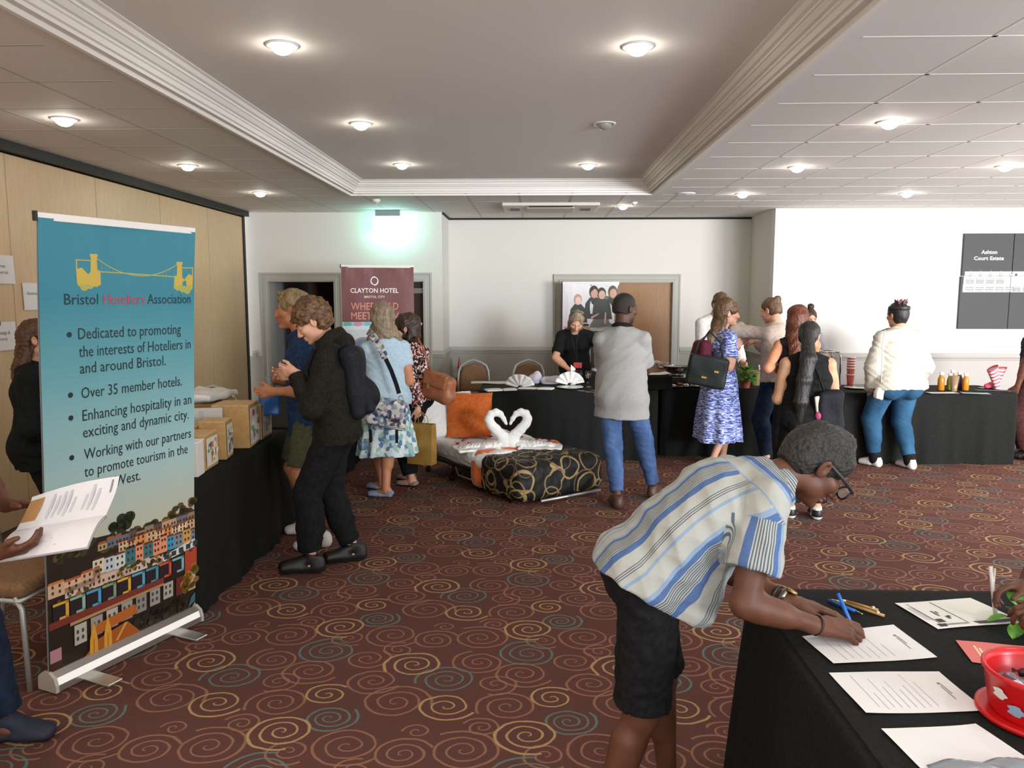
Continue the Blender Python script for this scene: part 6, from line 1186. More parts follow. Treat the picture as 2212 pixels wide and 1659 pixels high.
def leafplant(name, label, p, n, r, h, m, potm, seed, leaf=.05, pot=True):
    rs = random.Random(seed); t = thing(name, label, 'plant', p)
    if pot: b = MB(); b.lathe([(.042, 0), (.055, .085), (.060, .087), (.060, .10), (.052, .10), (.050, .085), (.001, .08)], n=24, cap=False); b.build('pot', potm, t)
    b = MB(); sm = MB(); z0 = .09 if pot else 0
    for i in range(n):
        a = rs.uniform(0, 2*PI); e = rs.uniform(.15, 1.25); d = V3(math.cos(a)*math.cos(e), math.sin(a)*math.cos(e), math.sin(e)); q = V3(0, 0, z0)+d*V3(r, r, h)*rs.uniform(.55, 1.0); sm.tube([(0, 0, z0-.01), tuple(V3(0, 0, z0)+d*V3(r, r, h)*.3+V3(0, 0, h*.2)), tuple(q)], .0025, 5)
        o = unit(d+V3(0, 0, -.5)); sd = unit(np.cross(o, [0, 0, 1])); up = np.cross(sd, o); L = leaf*rs.uniform(.7, 1.2)
        def f(u, v): w = math.sin(PI*min(1, v*1.02))**.7*L*.36; return tuple(q+o*L*v+sd*w*(u-.5)*2+up*(.25*abs(u-.5)*L*.6-.35*L*v*v))
        b.grid(f, 4, 6)
    sm.build('stems', mat('stem_green', '#58702c', 0.6), t); b.build('foliage', m, t); return t
LEAF = fab('basil_leaf', '#3f7a22', '#5c9c34', 30, 0.5, 0.1); LEAFL = fab('mint_leaf', '#4f8a34', '#74b04c', 40, 0.5, 0.1)
leafplant('potted_basil', 'bushy basil plant in a terracotta coloured pot on the cooking table', mz(1610, 838), 70, .13, .15, LEAF, mat('terracotta_pot', '#a4574a', 0.6), 3, .06)
bowl('olive_pot', 'olive green ceramic pot behind the basil plant', mz(1632, 832), .10, .16, mat('olive_ceramic', '#7d7444', 0.4), 'pot', 'pot_shell')
t = thing('sauce_bottle', 'small clear bottle with white cap at the back of the cooking table', 'bottle', (2.62, 9.02, TZ)); b = MB(); b.lathe([(.028, 0), (.03, .01), (.03, .12), (.014, .16), (.013, .18)], n=18); b.build('bottle', mat('pale_bottle', '#c8b8b4', 0.15), t); b = MB(); b.lathe([(.016, .18), (.016, .21)], n=14); b.build('cap', PLW, t)
t = thing('spice_tray', 'white edged tray of small jars at the back of the cooking table', 'tray', (2.72, 8.95, TZ)); b = MB(); b.box((0, 0, .01), (.19, .10, .01)); b.build('tray', CHINA, t, bevel=.004); b = MB(); [b.lathe([(.028, .02), (.03, .07), (.022, .09)], (-.12+.08*i, .01*(i % 2), 0), 14) for i in range(4)]; b.build('jars', mat('jar_dark', '#2b3a34', 0.3), t)
# ------------------------------------------------------------------ drinks table
def drk(x, y): return mz(x, y)
t = thing('popcorn_machine', 'chrome edged display case at the end of the drinks table', 'display case', (3.20, 8.62, TZ)); b = MB()
for sx in (-.14, .14):
    for sy in (-.12, .12): b.tube([(sx, sy, 0), (sx, sy, .34), (sx*.85, sy, .40)], .010, 8)
b.tube([(-.12, -.12, .40), (.12, -.12, .40), (.12, .12, .40), (-.12, .12, .40)], .010, 8, closed=True); b.build('chrome_frame', STEEL, t); b = MB(); b.box((0, .125, .20), (.14, .003, .19)); b.box((.142, 0, .20), (.003, .12, .19)); b.build('clear_panel', CLEAR, t); b = MB(); b.box((0, 0, .02), (.15, .13, .02)); b.build('case_base', STEEL, t, bevel=.005)
REDC = mat('paper_cup_red', '#b84a42', 0.55); base = drk(1836, 833); cup0 = None
for i in range(6):
    t = thing('paper_cup', 'red white paper cup, %s of the tall cup stack' % ['lowest', 'second from the bottom', 'third from the bottom', 'fourth from the bottom', 'second from the top', 'topmost'][i], 'cup', (base[0], base[1], TZ+(0 if i == 0 else .045+.030*i)), 0, 'stacked paper cups') 
    b = MB(); b.lathe([(.031, 0), (.044, .125), (.040, .125), (.028, .004), (.001, .004)], n=24, cap=False); b.build('cup_wall', REDC, t); b = MB(); b.lathe([(.0445, .118), (.0475, .121), (.0475, .132), (.044, .132), (.0415, .122)], n=24, cap=False); b.build('rim', PLW, t)
def plate_small(label, p, r=.09, m=None, nm='paper_plate'):
    t = thing(nm, label, 'plate', p); b = MB(); b.lathe([(.001, .003), (r*.7, .003), (r, .012), (r*1.02, .014), (r*.7, .006), (.001, .006)], n=30, cap=False); b.build('plate_dish', m or CHINA, t)
plate_small('white oval plate on the drinks table right of the red cups', drk(1851, 839), .13); plate_small('dark round tray behind the white oval plate', drk(1862, 835), .11, mat('tray_black', '#232325', 0.4), 'serving_tray')
def juice(label, p, col, s=1.0):
    t = thing('juice_bottle', label, 'bottle', p, 0, 'juice bottles'); b = MB(); b.lathe([(.030*s, 0), (.033*s, .008), (.033*s, .10*s), (.030*s, .125*s), (.019*s, .15*s), (.018*s, .16*s)], n=24); b.build('bottle', mat('juice_'+col, {'amber': '#b8741c', 'green': '#8a9338', 'orange': '#d9791c', 'berry': '#3a2030', 'pulp': '#a8845a'}[col], 0.2), t); b = MB(); b.lathe([(.021*s, .158*s), (.021*s, .188*s), (.001, .19*s)], n=20, cap=False); b.build('cap', PLW, t)
juice('amber juice bottle with white cap, leftmost beside the cream sweatshirt', drk(2032, 843), 'amber', 1.05); juice('green juice bottle behind the smoothie glass', drk(2051, 842), 'green', .95); juice('amber juice bottle half hidden behind the smoothie glass', (drk(2056, 838)[0], drk(2056, 838)[1], TZ), 'amber', 1.05); juice('dark berry juice bottle right behind the smoothie glass', drk(2071, 841), 'berry', 1.0); juice('orange juice bottle with white cap, rightmost of the bottles', drk(2085, 843), 'orange', .98)
t = thing('smoothie_glass', 'tall tan smoothie glass in front of the juice bottles', 'glass', drk(2060, 845)); b = MB(); b.lathe([(.030, 0), (.046, .165), (.043, .165), (.028, .006), (.001, .006)], n=24, cap=False); b.build('glass', mat('smoothie_glass', '#a08468', 0.15, alpha=.7), t); b = MB(); b.lathe([(.027, .008), (.040, .135)], n=20); b.build('smoothie', mat('smoothie', '#8f6a44', 0.4), t)
pc = drk(2152, 841)
for i in range(2):
    t = thing('popcorn_cone', 'pink white striped paper cone, %s in the crossed pair' % ('leaning left' if i == 0 else 'leaning right'), 'paper cone', (pc[0]+(.015 if i == 0 else -.0), pc[1]+.05*i, TZ), 0, 'striped paper cones'); R = RY(-17 if i == 0 else 15); b = MB(); n = 24; hh = .235
    for j in range(12):
        z0_, z1_ = hh*j/12, hh*(j+1)/12; V = [tuple(R@V3((.026+.032*z/hh)*math.cos(2*PI*q/n), (.026+.032*z/hh)*math.sin(2*PI*q/n), z+.018*math.cos(2*PI*q/n)*(z/hh)+.009)) for z in (z0_, z1_) for q in range(n)]; b.add(V, [(q, (q+1) % n, n+(q+1) % n, n+q) for q in range(n)], j % 2, None, True)
    b.build('cone', [PLW, mat('cone_pink', '#d8606a', 0.6)], t)
def leaflet(label, p, rz, col, w=.21, h=.15, deco=True):
    t = thing('leaflet', label, 'leaflet', p, rz); mb = MB(); k = Ink(lambda u, v, l: (u-w/2, v-h/2, .003+.0004*l+.012*max(0, abs(u/w-.5)-.3)**1.5), mb)
    for i in range(8): k.rect(w*i/8, 0, w*(i+1)/8, h, col, 0)
    if deco:
        for i in range(4): k.rect(w*.1, h*(.2+.15*i), w*(.5+.08*(i % 3)), h*(.23+.15*i), '#8a8f96', 1)
    mb.build('sheet', PAPERP, t)
leaflet('white and orange leaflet in front of the leftmost juice bottle', drk(2036, 849), 5, '#e6dfd4', .30, .12); leaflet('pale turquoise leaflet in front of the orange juice', drk(2107, 850), -14, '#a9c6c8', .26, .12); leaflet('dark grey leaflet under the striped cones', drk(2150, 844), -8, '#4f5054', .40, .13, False); leaflet('white leaflet at the back of the drinks table', drk(2128, 838), 10, '#d8d3cf', .14, .08)
g = G(.02); g.ell((0, 0, .03), (.06, .05, .035)); g.folds(.01, 40, 3); g.cut((0, 0, 0), (0, 0, -1)); tag(solid('pink_cloth', g, mat('pink_cloth', '#d85a72', 0.8), .008, None, None, None, None, None, (5.00, 8.55, TZ), 0), 'small pink cloth at the far end of the drinks table', 'cloth')
# ------------------------------------------------------------------ bags people carry
BAGB = fab('black_nylon', '#15151a', '#1f1f25', 60, 0.7, 0.2); TANL = fab('tan_leather', '#8a5030', '#9a6040', 18, 0.45, 0.15, spec=0.4); BLKL = fab('black_grain_leather', '#1d2220', '#262b29', 120, 0.5, 0.15); GOLD = mat('gold_metal', '#c9a452', 0.3, 0.9); MAR = fab('maroon_nylon', '#4a1524', '#5a1c2e', 40, 0.75, 0.2); KGOLD = fab('gold_paper', '#8f6c34', '#9f7b40', 12, 0.5, 0.1)
def bag_at(name, label, p, rz, cat='bag'): return thing(name, label, cat, tuple(p), rz)
def strap(t, pts, w=.018, th=.003, m=BAGB, name='strap'):
    b = MB(); P_ = [V3(*p) for p in pts]; n = len(P_); V = []
    for i in range(n):
        d = unit(P_[min(i+1, n-1)]-P_[max(i-1, 0)]); s_ = unit(np.cross(d, [0.05, -1, 0.1])); f = np.cross(s_, d)*th; V += [P_[i]-s_*w+f, P_[i]+s_*w+f, P_[i]+s_*w-f, P_[i]-s_*w-f]
    F = [(i*4+a, i*4+(a+1) % 4, i*4+4+(a+1) % 4, i*4+4+a) for i in range(n-1) for a in range(4)]; b.add(V, F+[(0, 1, 2, 3), (n*4-4, n*4-3, n*4-2, n*4-1)]); return b.build(name, m, t)
if 'youth' in PEOPLE:
    s = PEOPLE['youth']; t = bag_at('backpack', 'black backpack on the back of the curly haired youth', s.root.location, 95, 'backpack'); c = s.C+V3(0, -.155, -.02); g = G(.04); g.box(c+V3(0, 0, -.04), (.150, .062, .235), RX(-6).T, .06); g.ell(c+V3(0, -.04, -.13), (.13, .10, .13)); g.folds(.008, 20, 5); solid('pack_body', g, BAGB, .009, t)
    g = G(.02); g.box(c+V3(0, -.085, -.14), (.11, .03, .09), RX(-6).T, .03); g.folds(.004, 30, 2); solid('front_pocket', g, BAGB, .008, t)
    for sg, q in ((-1, 'L'), (1, 'R')):
        A = s.sh[q]*.55+s.S*.45; pts = [c+V3(sg*.085, .085, .17), A+V3(0, -.075, .045), A+V3(0, -.01, .075), A+V3(0, .085, .03), A+V3(sg*.015, .135, -.10), A+V3(sg*.05, .10, -.24), c+V3(sg*.12, .06, -.20)]; b = MB(); b.tube(pts, .016, 8, flat=.45); b.build('shoulder_strap', BAGB, t)
if 'oldw' in PEOPLE:
    p = at(836, 892, 6.42); t = bag_at('messenger_bag', 'floral canvas messenger bag at the hip of the grey haired woman', p, -8); g = G(.03); g.box((0, 0, 0), (.175, .05, .125), RY(8).T, .04); g.folds(.005, 30, 4); solid('bag_body', g, CAMOBAG, .009, t)
    g = G(.02); g.box((0, -.035, .045), (.17, .028, .075), RY(8).T, .02); g.folds(.004, 30, 6); solid('flap', g, CAMOBAG, .009, t); b = MB(); b.box((.09, -.062, -.055), (.035, .004, .010), rot=RY(8)); b.build('badge', mat('maroon_badge', '#5a2430', 0.5), t)
    b = MB(); b.tube([(-.17, -.045, -.085), (.0, -.06, -.11), (.17, -.045, -.135)], .006, 6); b.build('zip', mat('zip_silver', '#a8a6a2', 0.3, 0.8), t)
    for x in (-.13, .10): b = MB(); b.box((x, -.055, -.19), (.012, .003, .055)); b.build('webbing_tail', BAGB, t)
    a, e = at(800, 724, 6.60)-p, at(868, 848, 6.48)-p; R_ = RZ(8); f = lambda v: R_@v
    q = [at(796, 716, 6.76)-p, at(806, 726, 6.62)-p, at(822, 750, 6.545)-p, at(833, 775, 6.53)-p]; strap(t, [f(v) for v in q], .030, .007, CAMOBAG, 'strap_pad'); q = [at(833, 775, 6.525)-p, at(845, 800, 6.52)-p, at(856, 830, 6.50)-p, at(862, 850, 6.48)-p]; strap(t, [f(v) for v in q], .018, .003, BAGB, 'strap'); b = MB(); z = f(at(866, 862, 6.46)-p); b.tube([z+V3(.02*math.cos(k), 0, .03*math.sin(k)) for k in np.linspace(0, 2*PI, 12)[:-1]], .004, 6, closed=True); b.build('clip', mat('zip_silver', '#a8a6a2', 0.3, 0.8), t)
if 'flo' in PEOPLE:
    p = at(948, 832, 6.98); t = bag_at('handbag', 'tan leather handbag on the shoulder of the woman in the floral blouse', p, -28); g = G(.03); g.box((0, 0, -.02), (.155, .075, .125), RY(14).T, .05); g.ell((.02, 0, -.07), (.16, .085, .06), RY(14).T); g.folds(.005, 22, 3); solid('bag_body', g, TANL, .009, t); g = G(.02); g.box((.005, -.055, .055), (.13, .030, .07), RY(14).T, .02); solid('flap', g, TANL, .008, t)
    b = MB(); b.box((-.05, -.095, .0), (.014, .006, .018)); b.build('clasp', GOLD, t)
    R_ = RZ(28); f = lambda x, y, Y: R_@(at(x, y, Y)-p)
    for o in (0, .05): b = MB(); b.tube([f(930, 800, 6.92+o), f(922, 778, 6.90+o), f(912, 748, 6.92+o), f(903, 731, 6.98+o), f(897, 728, 7.05+o)], .008, 8); b.build('handle', TANL, t)
    p = at(911, 958, 6.90); t = bag_at('paper_bag', 'matt gold paper carrier bag held by the woman in the floral blouse', p, -20); h, w, d = .185, .125, .05
    b = MB(); V = [(sx*w*k, sy*d*k2, z) for z, k, k2 in ((-h, .98, 1), (-.02, 1, 1.1), (h, 1, .75)) for sx, sy in ((-1, -1), (1, -1), (1, 1), (-1, 1))]; b.add(V, [(r*4+i, r*4+(i+1) % 4, r*4+4+(i+1) % 4, r*4+4+i) for r in (0, 1) for i in range(4)]+[(3, 2, 1, 0)]); b.build('bag_body', KGOLD, t, solid=.002)
    for sy in (-1, 1): b = MB(); b.tube([(-.05, sy*d*.75, h-.01), (-.045, sy*d*.5, h+.06), (0, sy*.008, h+.105), (.045, sy*d*.5, h+.06), (.05, sy*d*.75, h-.01)], .004, 6); b.build('cord_handle', mat('cord_tan', '#b08a52', 0.8), t)
if 'dress' in PEOPLE:
    p = at(1527, 802, 7.72); t = bag_at('tote_bag', 'black leather tote bag hanging from the arm of the woman in the blue dress', p, -6); g = G(.02); g.box((0, 0, 0), (.195, .055, .155), RY(10).T, .03); g.folds(.004, 22, 3); solid('bag_body', g, BLKL, .009, t)
    for x, z, w_ in ((.085, .0, .028), (-.035, -.055, .032)): b = MB(); b.box((x, -.058, z), (w_*.8, .006, .009), rot=RY(10)); b.build('clasp', GOLD, t)
    R_ = RZ(6); f = lambda x, y, Y: R_@(at(x, y, Y)-p); b = MB(); b.tube([f(1500, 768, 7.72), f(1510, 738, 7.78), f(1535, 718, 7.85), f(1556, 740, 7.78), f(1562, 772, 7.72)], .009, 8); b.build('handle', BLKL, t)
    s = PEOPLE['dress']; t = bag_at('backpack', 'maroon backpack behind the woman in the blue dress', s.root.location, -76, 'backpack'); c = s.C+V3(.02, -.23, -.12); g = G(.04); g.box(c, (.14, .075, .20), RX(-4).T, .06); g.folds(.010, 18, 3); solid('pack_body', g, MAR, .009, t); b = MB(); b.tube([c+V3(-.08, .05, .19), s.S+V3(-.10, -.08, .02), s.S+V3(-.11, .0, .055), s.S+V3(-.10, .10, -.04)], .014, 8, flat=.5); b.build('shoulder_strap', MAR, t)
    t = bag_at('cup', 'small white cup held up by the woman in the blue dress', at(1584, 741, 7.92), 0, 'cup'); b = MB(); b.lathe([(.022, -.04), (.033, .045), (.030, .045), (.020, -.036), (.001, -.036)], n=20, cap=False, rot=RY(12)); b.build('cup_wall', CHINA, t)
if 'pony' in PEOPLE:
    p = at(1792, 880, 5.92); t = bag_at('shoulder_bag', 'black shoulder bag at the right hip of the ponytail woman', p, 4); g = G(.03); g.box((0, 0, -.03), (.10, .05, .16), None, .04); g.folds(.008, 22, 3); solid('bag_body', g, BAGB, .009, t); b = MB(); b.tube([(-.05, 0, .12), (-.09, .03, .26), (-.16, .10, .42)], .010, 8, flat=.5); b.build('strap', BAGB, t)
    p = at(1768, 882, 5.90); t = bag_at('pouch', 'cream and pink pouch tucked into the black shoulder bag', p, 8); g = G(.01); g.box((0, 0, .02), (.026, .012, .075), RY(-10).T, .01); solid('cream_sleeve', g, mat('cream_card', '#cfc3a8', 0.7), .006, t); g = G(.01); g.ell((.012, -.004, -.055), (.038, .022, .042)); solid('pink_pouch', g, mat('pink_pouch', '#a83a6a', 0.6), .006, t); b = MB(); b.tube([(.03, 0, -.02), (.065, 0, .03), (.075, 0, .07), (.06, 0, .085)], .005, 6); b.build('loop', mat('cream_card', '#cfc3a8', 0.7), t)
if 'sw' in PEOPLE:
    p = at(1899, 850, 7.78); t = bag_at('small_bag', 'small blush white crossbody bag beside the cream sweatshirt', p, 20); g = G(.015); g.box((0, 0, 0), (.045, .03, .06), RY(12).T, .02); g.folds(.004, 50, 3); solid('bag_body', g, mat('blush_leather', '#d5c5bc', 0.5), .006, t); R_ = RZ(-20); f = lambda x, y, Y: R_@(at(x, y, Y)-p); b = MB(); b.tube([f(1902, 842, 7.78), f(1905, 790, 7.74), f(1906, 745, 7.72), f(1912, 712, 7.80)], .005, 6); b.build('strap', mat('blush_leather', '#d5c5bc', 0.5), t)
    s = PEOPLE['sw']; f = s.hs; b = MB(); C_ = lambda a, z, k=1.0: tuple(s.HC+s.RH@(V3(.089*k*math.sin(a), -.012-.110*k*math.cos(a), z)*f)); b.tube([C_(a, .068-.0*a) for a in np.linspace(-1.9, 1.9, 20)], .006*f, 8, flat=3.2); b.build('headband', mat('black_plastic', '#1a1a1a', 0.5), s.root)
    g = G(.01); rs = random.Random(3)
    for i in range(26): a, r = rs.uniform(0, 6.28), rs.uniform(.02, .05); c = V3(r*math.cos(a), -.03+r*math.sin(a), .105); g.cap(s.HC+s.RH@(c*f), s.HC+s.RH@((c*V3(1.5, 1.2, 1)+V3(0, 0, rs.uniform(.02, .05)))*f), .011*f, .005*f, None, 1, .006)
    solid('topknot', g, hairmat('hair_burgundy', '#3a1a1c', '#5e2c2c'), .006, s.root)
if 'red' in PEOPLE:
    s = PEOPLE['red']; f = s.hs; b = MB(); b.tube([tuple(s.HC+s.RH@(V3(.086*math.sin(a), .01, .035+.09*math.cos(a))*f)) for a in np.linspace(-1.2, 1.2, 14)], .007*f, 6); b.build('sunglasses', mat('black_plastic', '#1a1a1a', 0.5), s.root)
if 'srv' in PEOPLE:
    s = PEOPLE['srv']; f = s.hs; b = MB(); b.tube([tuple(s.HC+s.RH@(V3(.087*math.sin(a), -.01, .038+.088*math.cos(a))*f)) for a in np.linspace(-1.2, 1.2, 14)], .008*f, 6); b.build('sunglasses', mat('black_plastic', '#1a1a1a', 0.5), s.root)
    e = localize((0.50, 9.42), 176, at(1248, 789, 8.98)); b = MB(); n_ = s.N+V3(0, .07, -.03); b.tube([n_+V3(-.05, -.02, .02), n_+V3(-.02, .05, -.12), e+V3(0, 0, .03), n_+V3(.02, .05, -.12), n_+V3(.05, -.02, .02)], .005, 6); b.build('lanyard', mat('black_plastic', '#1a1a1a', 0.5), s.root); b = MB(); b.box(e, (.048, .004, .032)); b.build('badge', mat('badge_red', '#c4323a', 0.5), s.root)
if 'ts' in PEOPLE:
    s = PEOPLE['ts']; g = G(.006); g.ring(s.N+s.R3@V3(0, .010, -.004), s.R3@V3(0, .35, 1), .072, .010, s.R3@V3(1, 0, 0), 1.12, .006, 2.4); solid('collar', g, BLKC, .005, s.root)
if 'lw' in PEOPLE:
    s = PEOPLE['lw']; f = s.hs; b = MB(); pt = lambda x, y, z: tuple(s.HC+s.RH@(V3(x, y, z)*f)); [b.tube([pt(sg*.078, -.01, .006), pt(sg*.072, .085, .006)], .0022, 6) for sg in (-1, 1)]; [b.tube([pt(sg*.034+.026*math.cos(k), .092, .0+.02*math.sin(k)) for k in np.linspace(0, 2*PI, 16)[:-1]], .002, 6, closed=True) for sg in (-1, 1)]; b.build('glasses', mat('black_plastic', '#1a1a1a', 0.5), s.root)
# ------------------------------------------------------------------ foreground man filling in a form
def stripemat():
    m = mat('striped_seersucker', '#c9cdd0', 0.85, spec=0.2); t = NT(m); a = t.new('ShaderNodeAttribute', attribute_name='su'); f = t.math('FRACT', t.math('DIVIDE', a.outputs['Fac'], 0.235))
    W_, L_, D_, B_ = '#a8a89f', '#7f95ad', '#434d59', '#3a5a8e'; st = [(0, W_), (.07, L_), (.12, B_), (.19, W_)]; x = .205
    for i in range(7): st += [(x, D_), (x+.015, W_)]; x += .033
    st += [(x, B_), (x+.10, W_), (x+.26, D_), (x+.272, W_), (x+.288, D_), (x+.300, W_), (x+.316, D_), (x+.328, W_), (x+.40, L_), (x+.44, W_)]
    st = [s for s in st if s[0] < .985][:31]; n = t.noise(t.coord('Object'), 260, 2); c = t.mix(t.math('MULTIPLY', n, .25), t.ramp(f, st, 'CONSTANT'), srgb('#9aa0a6')); t.l.new(c, bsdf(m).inputs['Base Color']); bump(m, n, .35, .003); return m
STRIPE = stripemat()
def stripe_attr(s):
    def f(V, Q, fc):
        ax = unit(s.N-s.P); lat = s.R2@V3(1, 0, 0); lat = unit(lat-ax*(lat@ax)); dor = np.cross(ax, lat)*-1.0
        if (dor@V3(0, -1, 0)) < 0: dor = -dor
        L = np.linalg.norm(s.N-s.P); mid = (s.P+s.N)/2; bend = s.C-(s.P+(s.N-s.P)*((s.C-s.P)@ax/L)); out = np.zeros((len(Q), 4)); C = V[Q]
        def tor(P_):
            t = ((P_-s.P)@ax)/L; q = P_-s.P-np.outer(t*L, ax).reshape(P_.shape)-np.sin(np.clip(t, 0, 1)*PI)[..., None]*bend*.9; return np.arctan2(q@lat, q@dor), t
        shp = C.reshape(-1, 3); an, t = tor(shp); u = an*0.165; yo = (fc-s.P)@ax/L; _, tf = tor(fc); anf, _ = tor(fc); yoke = (yo > .80) & (np.abs(anf) < 2.0); out = u.reshape(-1, 4); out2 = (t*L*1.0+.03).reshape(-1, 4)
        fmin, fmax = out.min(1), out.max(1); wrap = (fmax-fmin) > .4; out[wrap] = np.where(out[wrap] < 0, out[wrap]+2*PI*.165, out[wrap]); out[yoke] = out2[yoke]
        for q in ('L', 'R'):
            a, e = s.sh[q], s.el[q]; d = unit(e-a); Ls = np.linalg.norm(e-a); tt = (fc-a)@d; r = np.linalg.norm(fc-a-np.outer(tt, d), axis=1); m = (tt > .058) & (r < .100); b2 = s.R3@V3(1 if q == 'R' else -1, 0, 0); b2 = unit(b2-d*(b2@d)); b1 = np.cross(d, b2); P_ = shp-a; ua = np.arctan2(P_@b1, P_@b2).reshape(-1, 4)
            w2 = (ua.max(1)-ua.min(1)) > 2.5; ua[w2] = np.where(ua[w2] < 0, ua[w2]+2*PI, ua[w2]); out[m] = ua[m]*.068+.06
        return {'su': out}
    return f
if want('man'):
    H, loc, phi = 1.69, (0.335, 2.36), -84
    pose = dict(lean=63, pel=(0, 0.01, 0.016), fR=(0.22, 2.27, -75), fL=(0.47, 2.54, -80), hR=atz(1768, 1352, .80), hL=atz(1706, 1300, .81), eR=(-0.9, -0.4, -0.6), eL=(-0.7, 0.6, -0.4), dirR=(1, 0.02, -0.12), palR=(0.1, 0.35, -0.95), dirL=(1, -0.05, -0.18), palL=(0, -0.1, -1), curlL=14, curlR=45, head=(0, 44, 0), neck=86, twist=0, sh=0.98, g=0.98)
    look = dict(skin=BRN, lips=LIPD, brow=DBLK, handR='pen', handL='flat', handk=1.14, res=.007, fine=.0036, jaw=1.0, nose=1.1, hres=.005, hair=dict(kind='short', mat=DBLK, th=.012, line=.066, back=-0.072, amp=.0036, freq=200, fw=.058),
        bottom=dict(kind='shorts', name='shorts', mat=BLKT, hem=.93, inf=.010, loose=.020, butt=.66, fold=(.006, 20), seed=31, res=.007), shoes=dict(kind='heavy', mat=BLKS))
    PEOPLE['man'] = P('person in striped shirt and black shorts bending to write on the foreground table', H, loc, phi, pose, look); s = PEOPLE['man']
    def hang(t, s):
        t.cap(s.C+V3(0, .02, -.06), s.W+V3(0, .075, -.14), .085, .095, (1, 0, 0), 1.45, .04); t.cap(s.W+V3(0, .02, -.02), s.W+V3(0, .04, -.2), .10, .11, (1, 0, 0), 1.45, .04)
    top = dict(mat=STRIPE, hem=-.028, hemn=(0, -.50, -.86), sleeve=.68, inf=.015, slw=1.4, flare=.004, buttk=.86, loose=.020, fold=(.007, 17), fdir=(.2, .8, .5), seed=33, more=[hang], after=[lambda g, s: collar(g, s, .010, .006, 1.0)])
    solid('shirt', top_solid(s, top), STRIPE, .0052, s.root, None, None, stripe_attr(s))
    f = s.hs; pt = lambda x, y, z: tuple(s.HC+s.RH@(V3(x, y, z)*f)); b = MB()
    for sg in (-1, 1):
        b.tube([pt(sg*.0795, -.022, .002), pt(sg*.080, .0, .012), pt(sg*.078, .05, .010), pt(sg*.070, .112, .002)], .0034*f, 8, flat=1.6); b.tube([pt(sg*.036+.031*math.cos(k), .116-.008*abs(math.cos(k)), -.008+.022*math.sin(k)) for k in np.linspace(0, 2*PI, 20)[:-1]], .0032*f, 6, closed=True)
    b.tube([pt(-.008, .117, .002), pt(.008, .117, .002)], .003*f, 6); gl = b.build('glasses', mat('black_plastic', '#1a1a1a', 0.5), s.root); b = MB()
    for sg in (-1, 1): b.add([pt(sg*.036+.029*math.cos(k), .1155-.008*abs(math.cos(k)), -.008+.020*math.sin(k)) for k in np.linspace(0, 2*PI, 20)[:-1]], [tuple(range(19))])
    b.build('lens', CLEAR, gl)
    w0, d0 = s.wr['L'], unit(s.wr['L']-s.el['L']); b = MB(); R_ = _basis(d0); b.lathe([(.031, -.010), (.033, 0), (.031, .010)], w0-d0*.02, 22, rot=R_.T, cap=False); wt = b.build('watch', mat('steel_watch', '#8f8a82', 0.25, 0.9), s.root, solid=.004); b = MB(); b.lathe([(.001, 0), (.018, 0), (.019, .006), (.016, .009), (.001, .009)], w0-d0*.02+V3(.01, .018, .024), 20, rot=RX(-30), cap=False); b.build('watch_face', mat('watch_gold', '#b79a5a', 0.3, 0.8), wt)
    b = MB(); b.lathe([(.030, -.004), (.0315, 0), (.030, .004)], w0-d0*.045, 20, rot=R_.T, cap=False); b.build('bead_bracelet', mat('bead_dark', '#2b2a28', 0.5), s.root, solid=.005)
    w1, d1 = s.wr['R'], unit(s.wr['R']-s.el['R']); b = MB(); b.lathe([(.0285, -.003), (.0295, 0), (.0285, .003)], w1-d1*.006, 22, rot=_basis(d1).T, cap=False); b.build('bracelet', mat('black_plastic', '#1a1a1a', 0.5), s.root, solid=.003)
    tip = to_world(s, s.grip['R']+s.hd['R']*.035); tip[2] = .757; top_ = tip+V3(-.035, .055, .10)
    t = thing('pen', 'blue pen in the writing hand of the man in the striped shirt', 'pen', tip); d = unit(top_-tip); b = MB(); b.tube([(0, 0, 0), tuple(d*.010), tuple(d*.012)], [.001, .003, .0045], 8); b.build('tip', STEEL, t); b = MB(); b.tube([tuple(d*.012), tuple(d*.135)], .0055, 10); b.build('barrel', mat('pen_blue', '#1f66c0', 0.3), t)
# ------------------------------------------------------------------ things on the foreground table
FZ = .7515
def sheet(label, pts, draw, name='paper_form', curl=.0, cat='paper', col='#e9e6e4', lift=0.0, seed=0):
    P_ = [V3(*q, FZ+lift) for q in pts]; o = sum(P_)/4; t = thing(name, label, cat, o); mb = MB(); w, h = np.linalg.norm(P_[1]-P_[0]), np.linalg.norm(P_[3]-P_[0])
    def fn(u, v, l): a, c = u/w, v/h; p = (P_[0]*(1-a)+P_[1]*a)*(1-c)+(P_[3]*(1-a)+P_[2]*a)*c; return tuple(p-o+V3(0, 0, .0012+.0005*l+curl*(max(0, abs(a-.5)*2-.6)**2)*(.5+.5*math.sin(seed+3*c))+.0012*(1+math.sin(6*a+seed)*math.cos(4*c))))
    k = Ink(fn, mb)
    for i in range(12):
        for j in range(9): k.rect(w*i/12, h*j/9, w*(i+1)/12, h*(j+1)/9, col, 0)
    draw(k, w, h); mb.build('sheet', PAPERP, t); return t
def formlines(n, seed, logo=True):
    def d(k, w, h):
        rs = random.Random(seed)
        for i in range(n):
            u = w*(.16+.56*i/n); a = h*rs.uniform(.08, .14); L = h*rs.uniform(.35, .8); k.rect(u, a, u+.0022, a+L, '#c2bfc2', 1)
        if logo:
            k.rect(w*.86, h*.28, w*.87, h*.62, '#8d8a92', 1); k.rect(w*.88, h*.42, w*.893, h*.66, '#a58f94', 1); k.disc(w*.872, h*.68, .005, '#7c7a84', 1)
    return d
q = lambda *p: [tuple(atz(x, y, FZ)[:2]) for x, y in p]
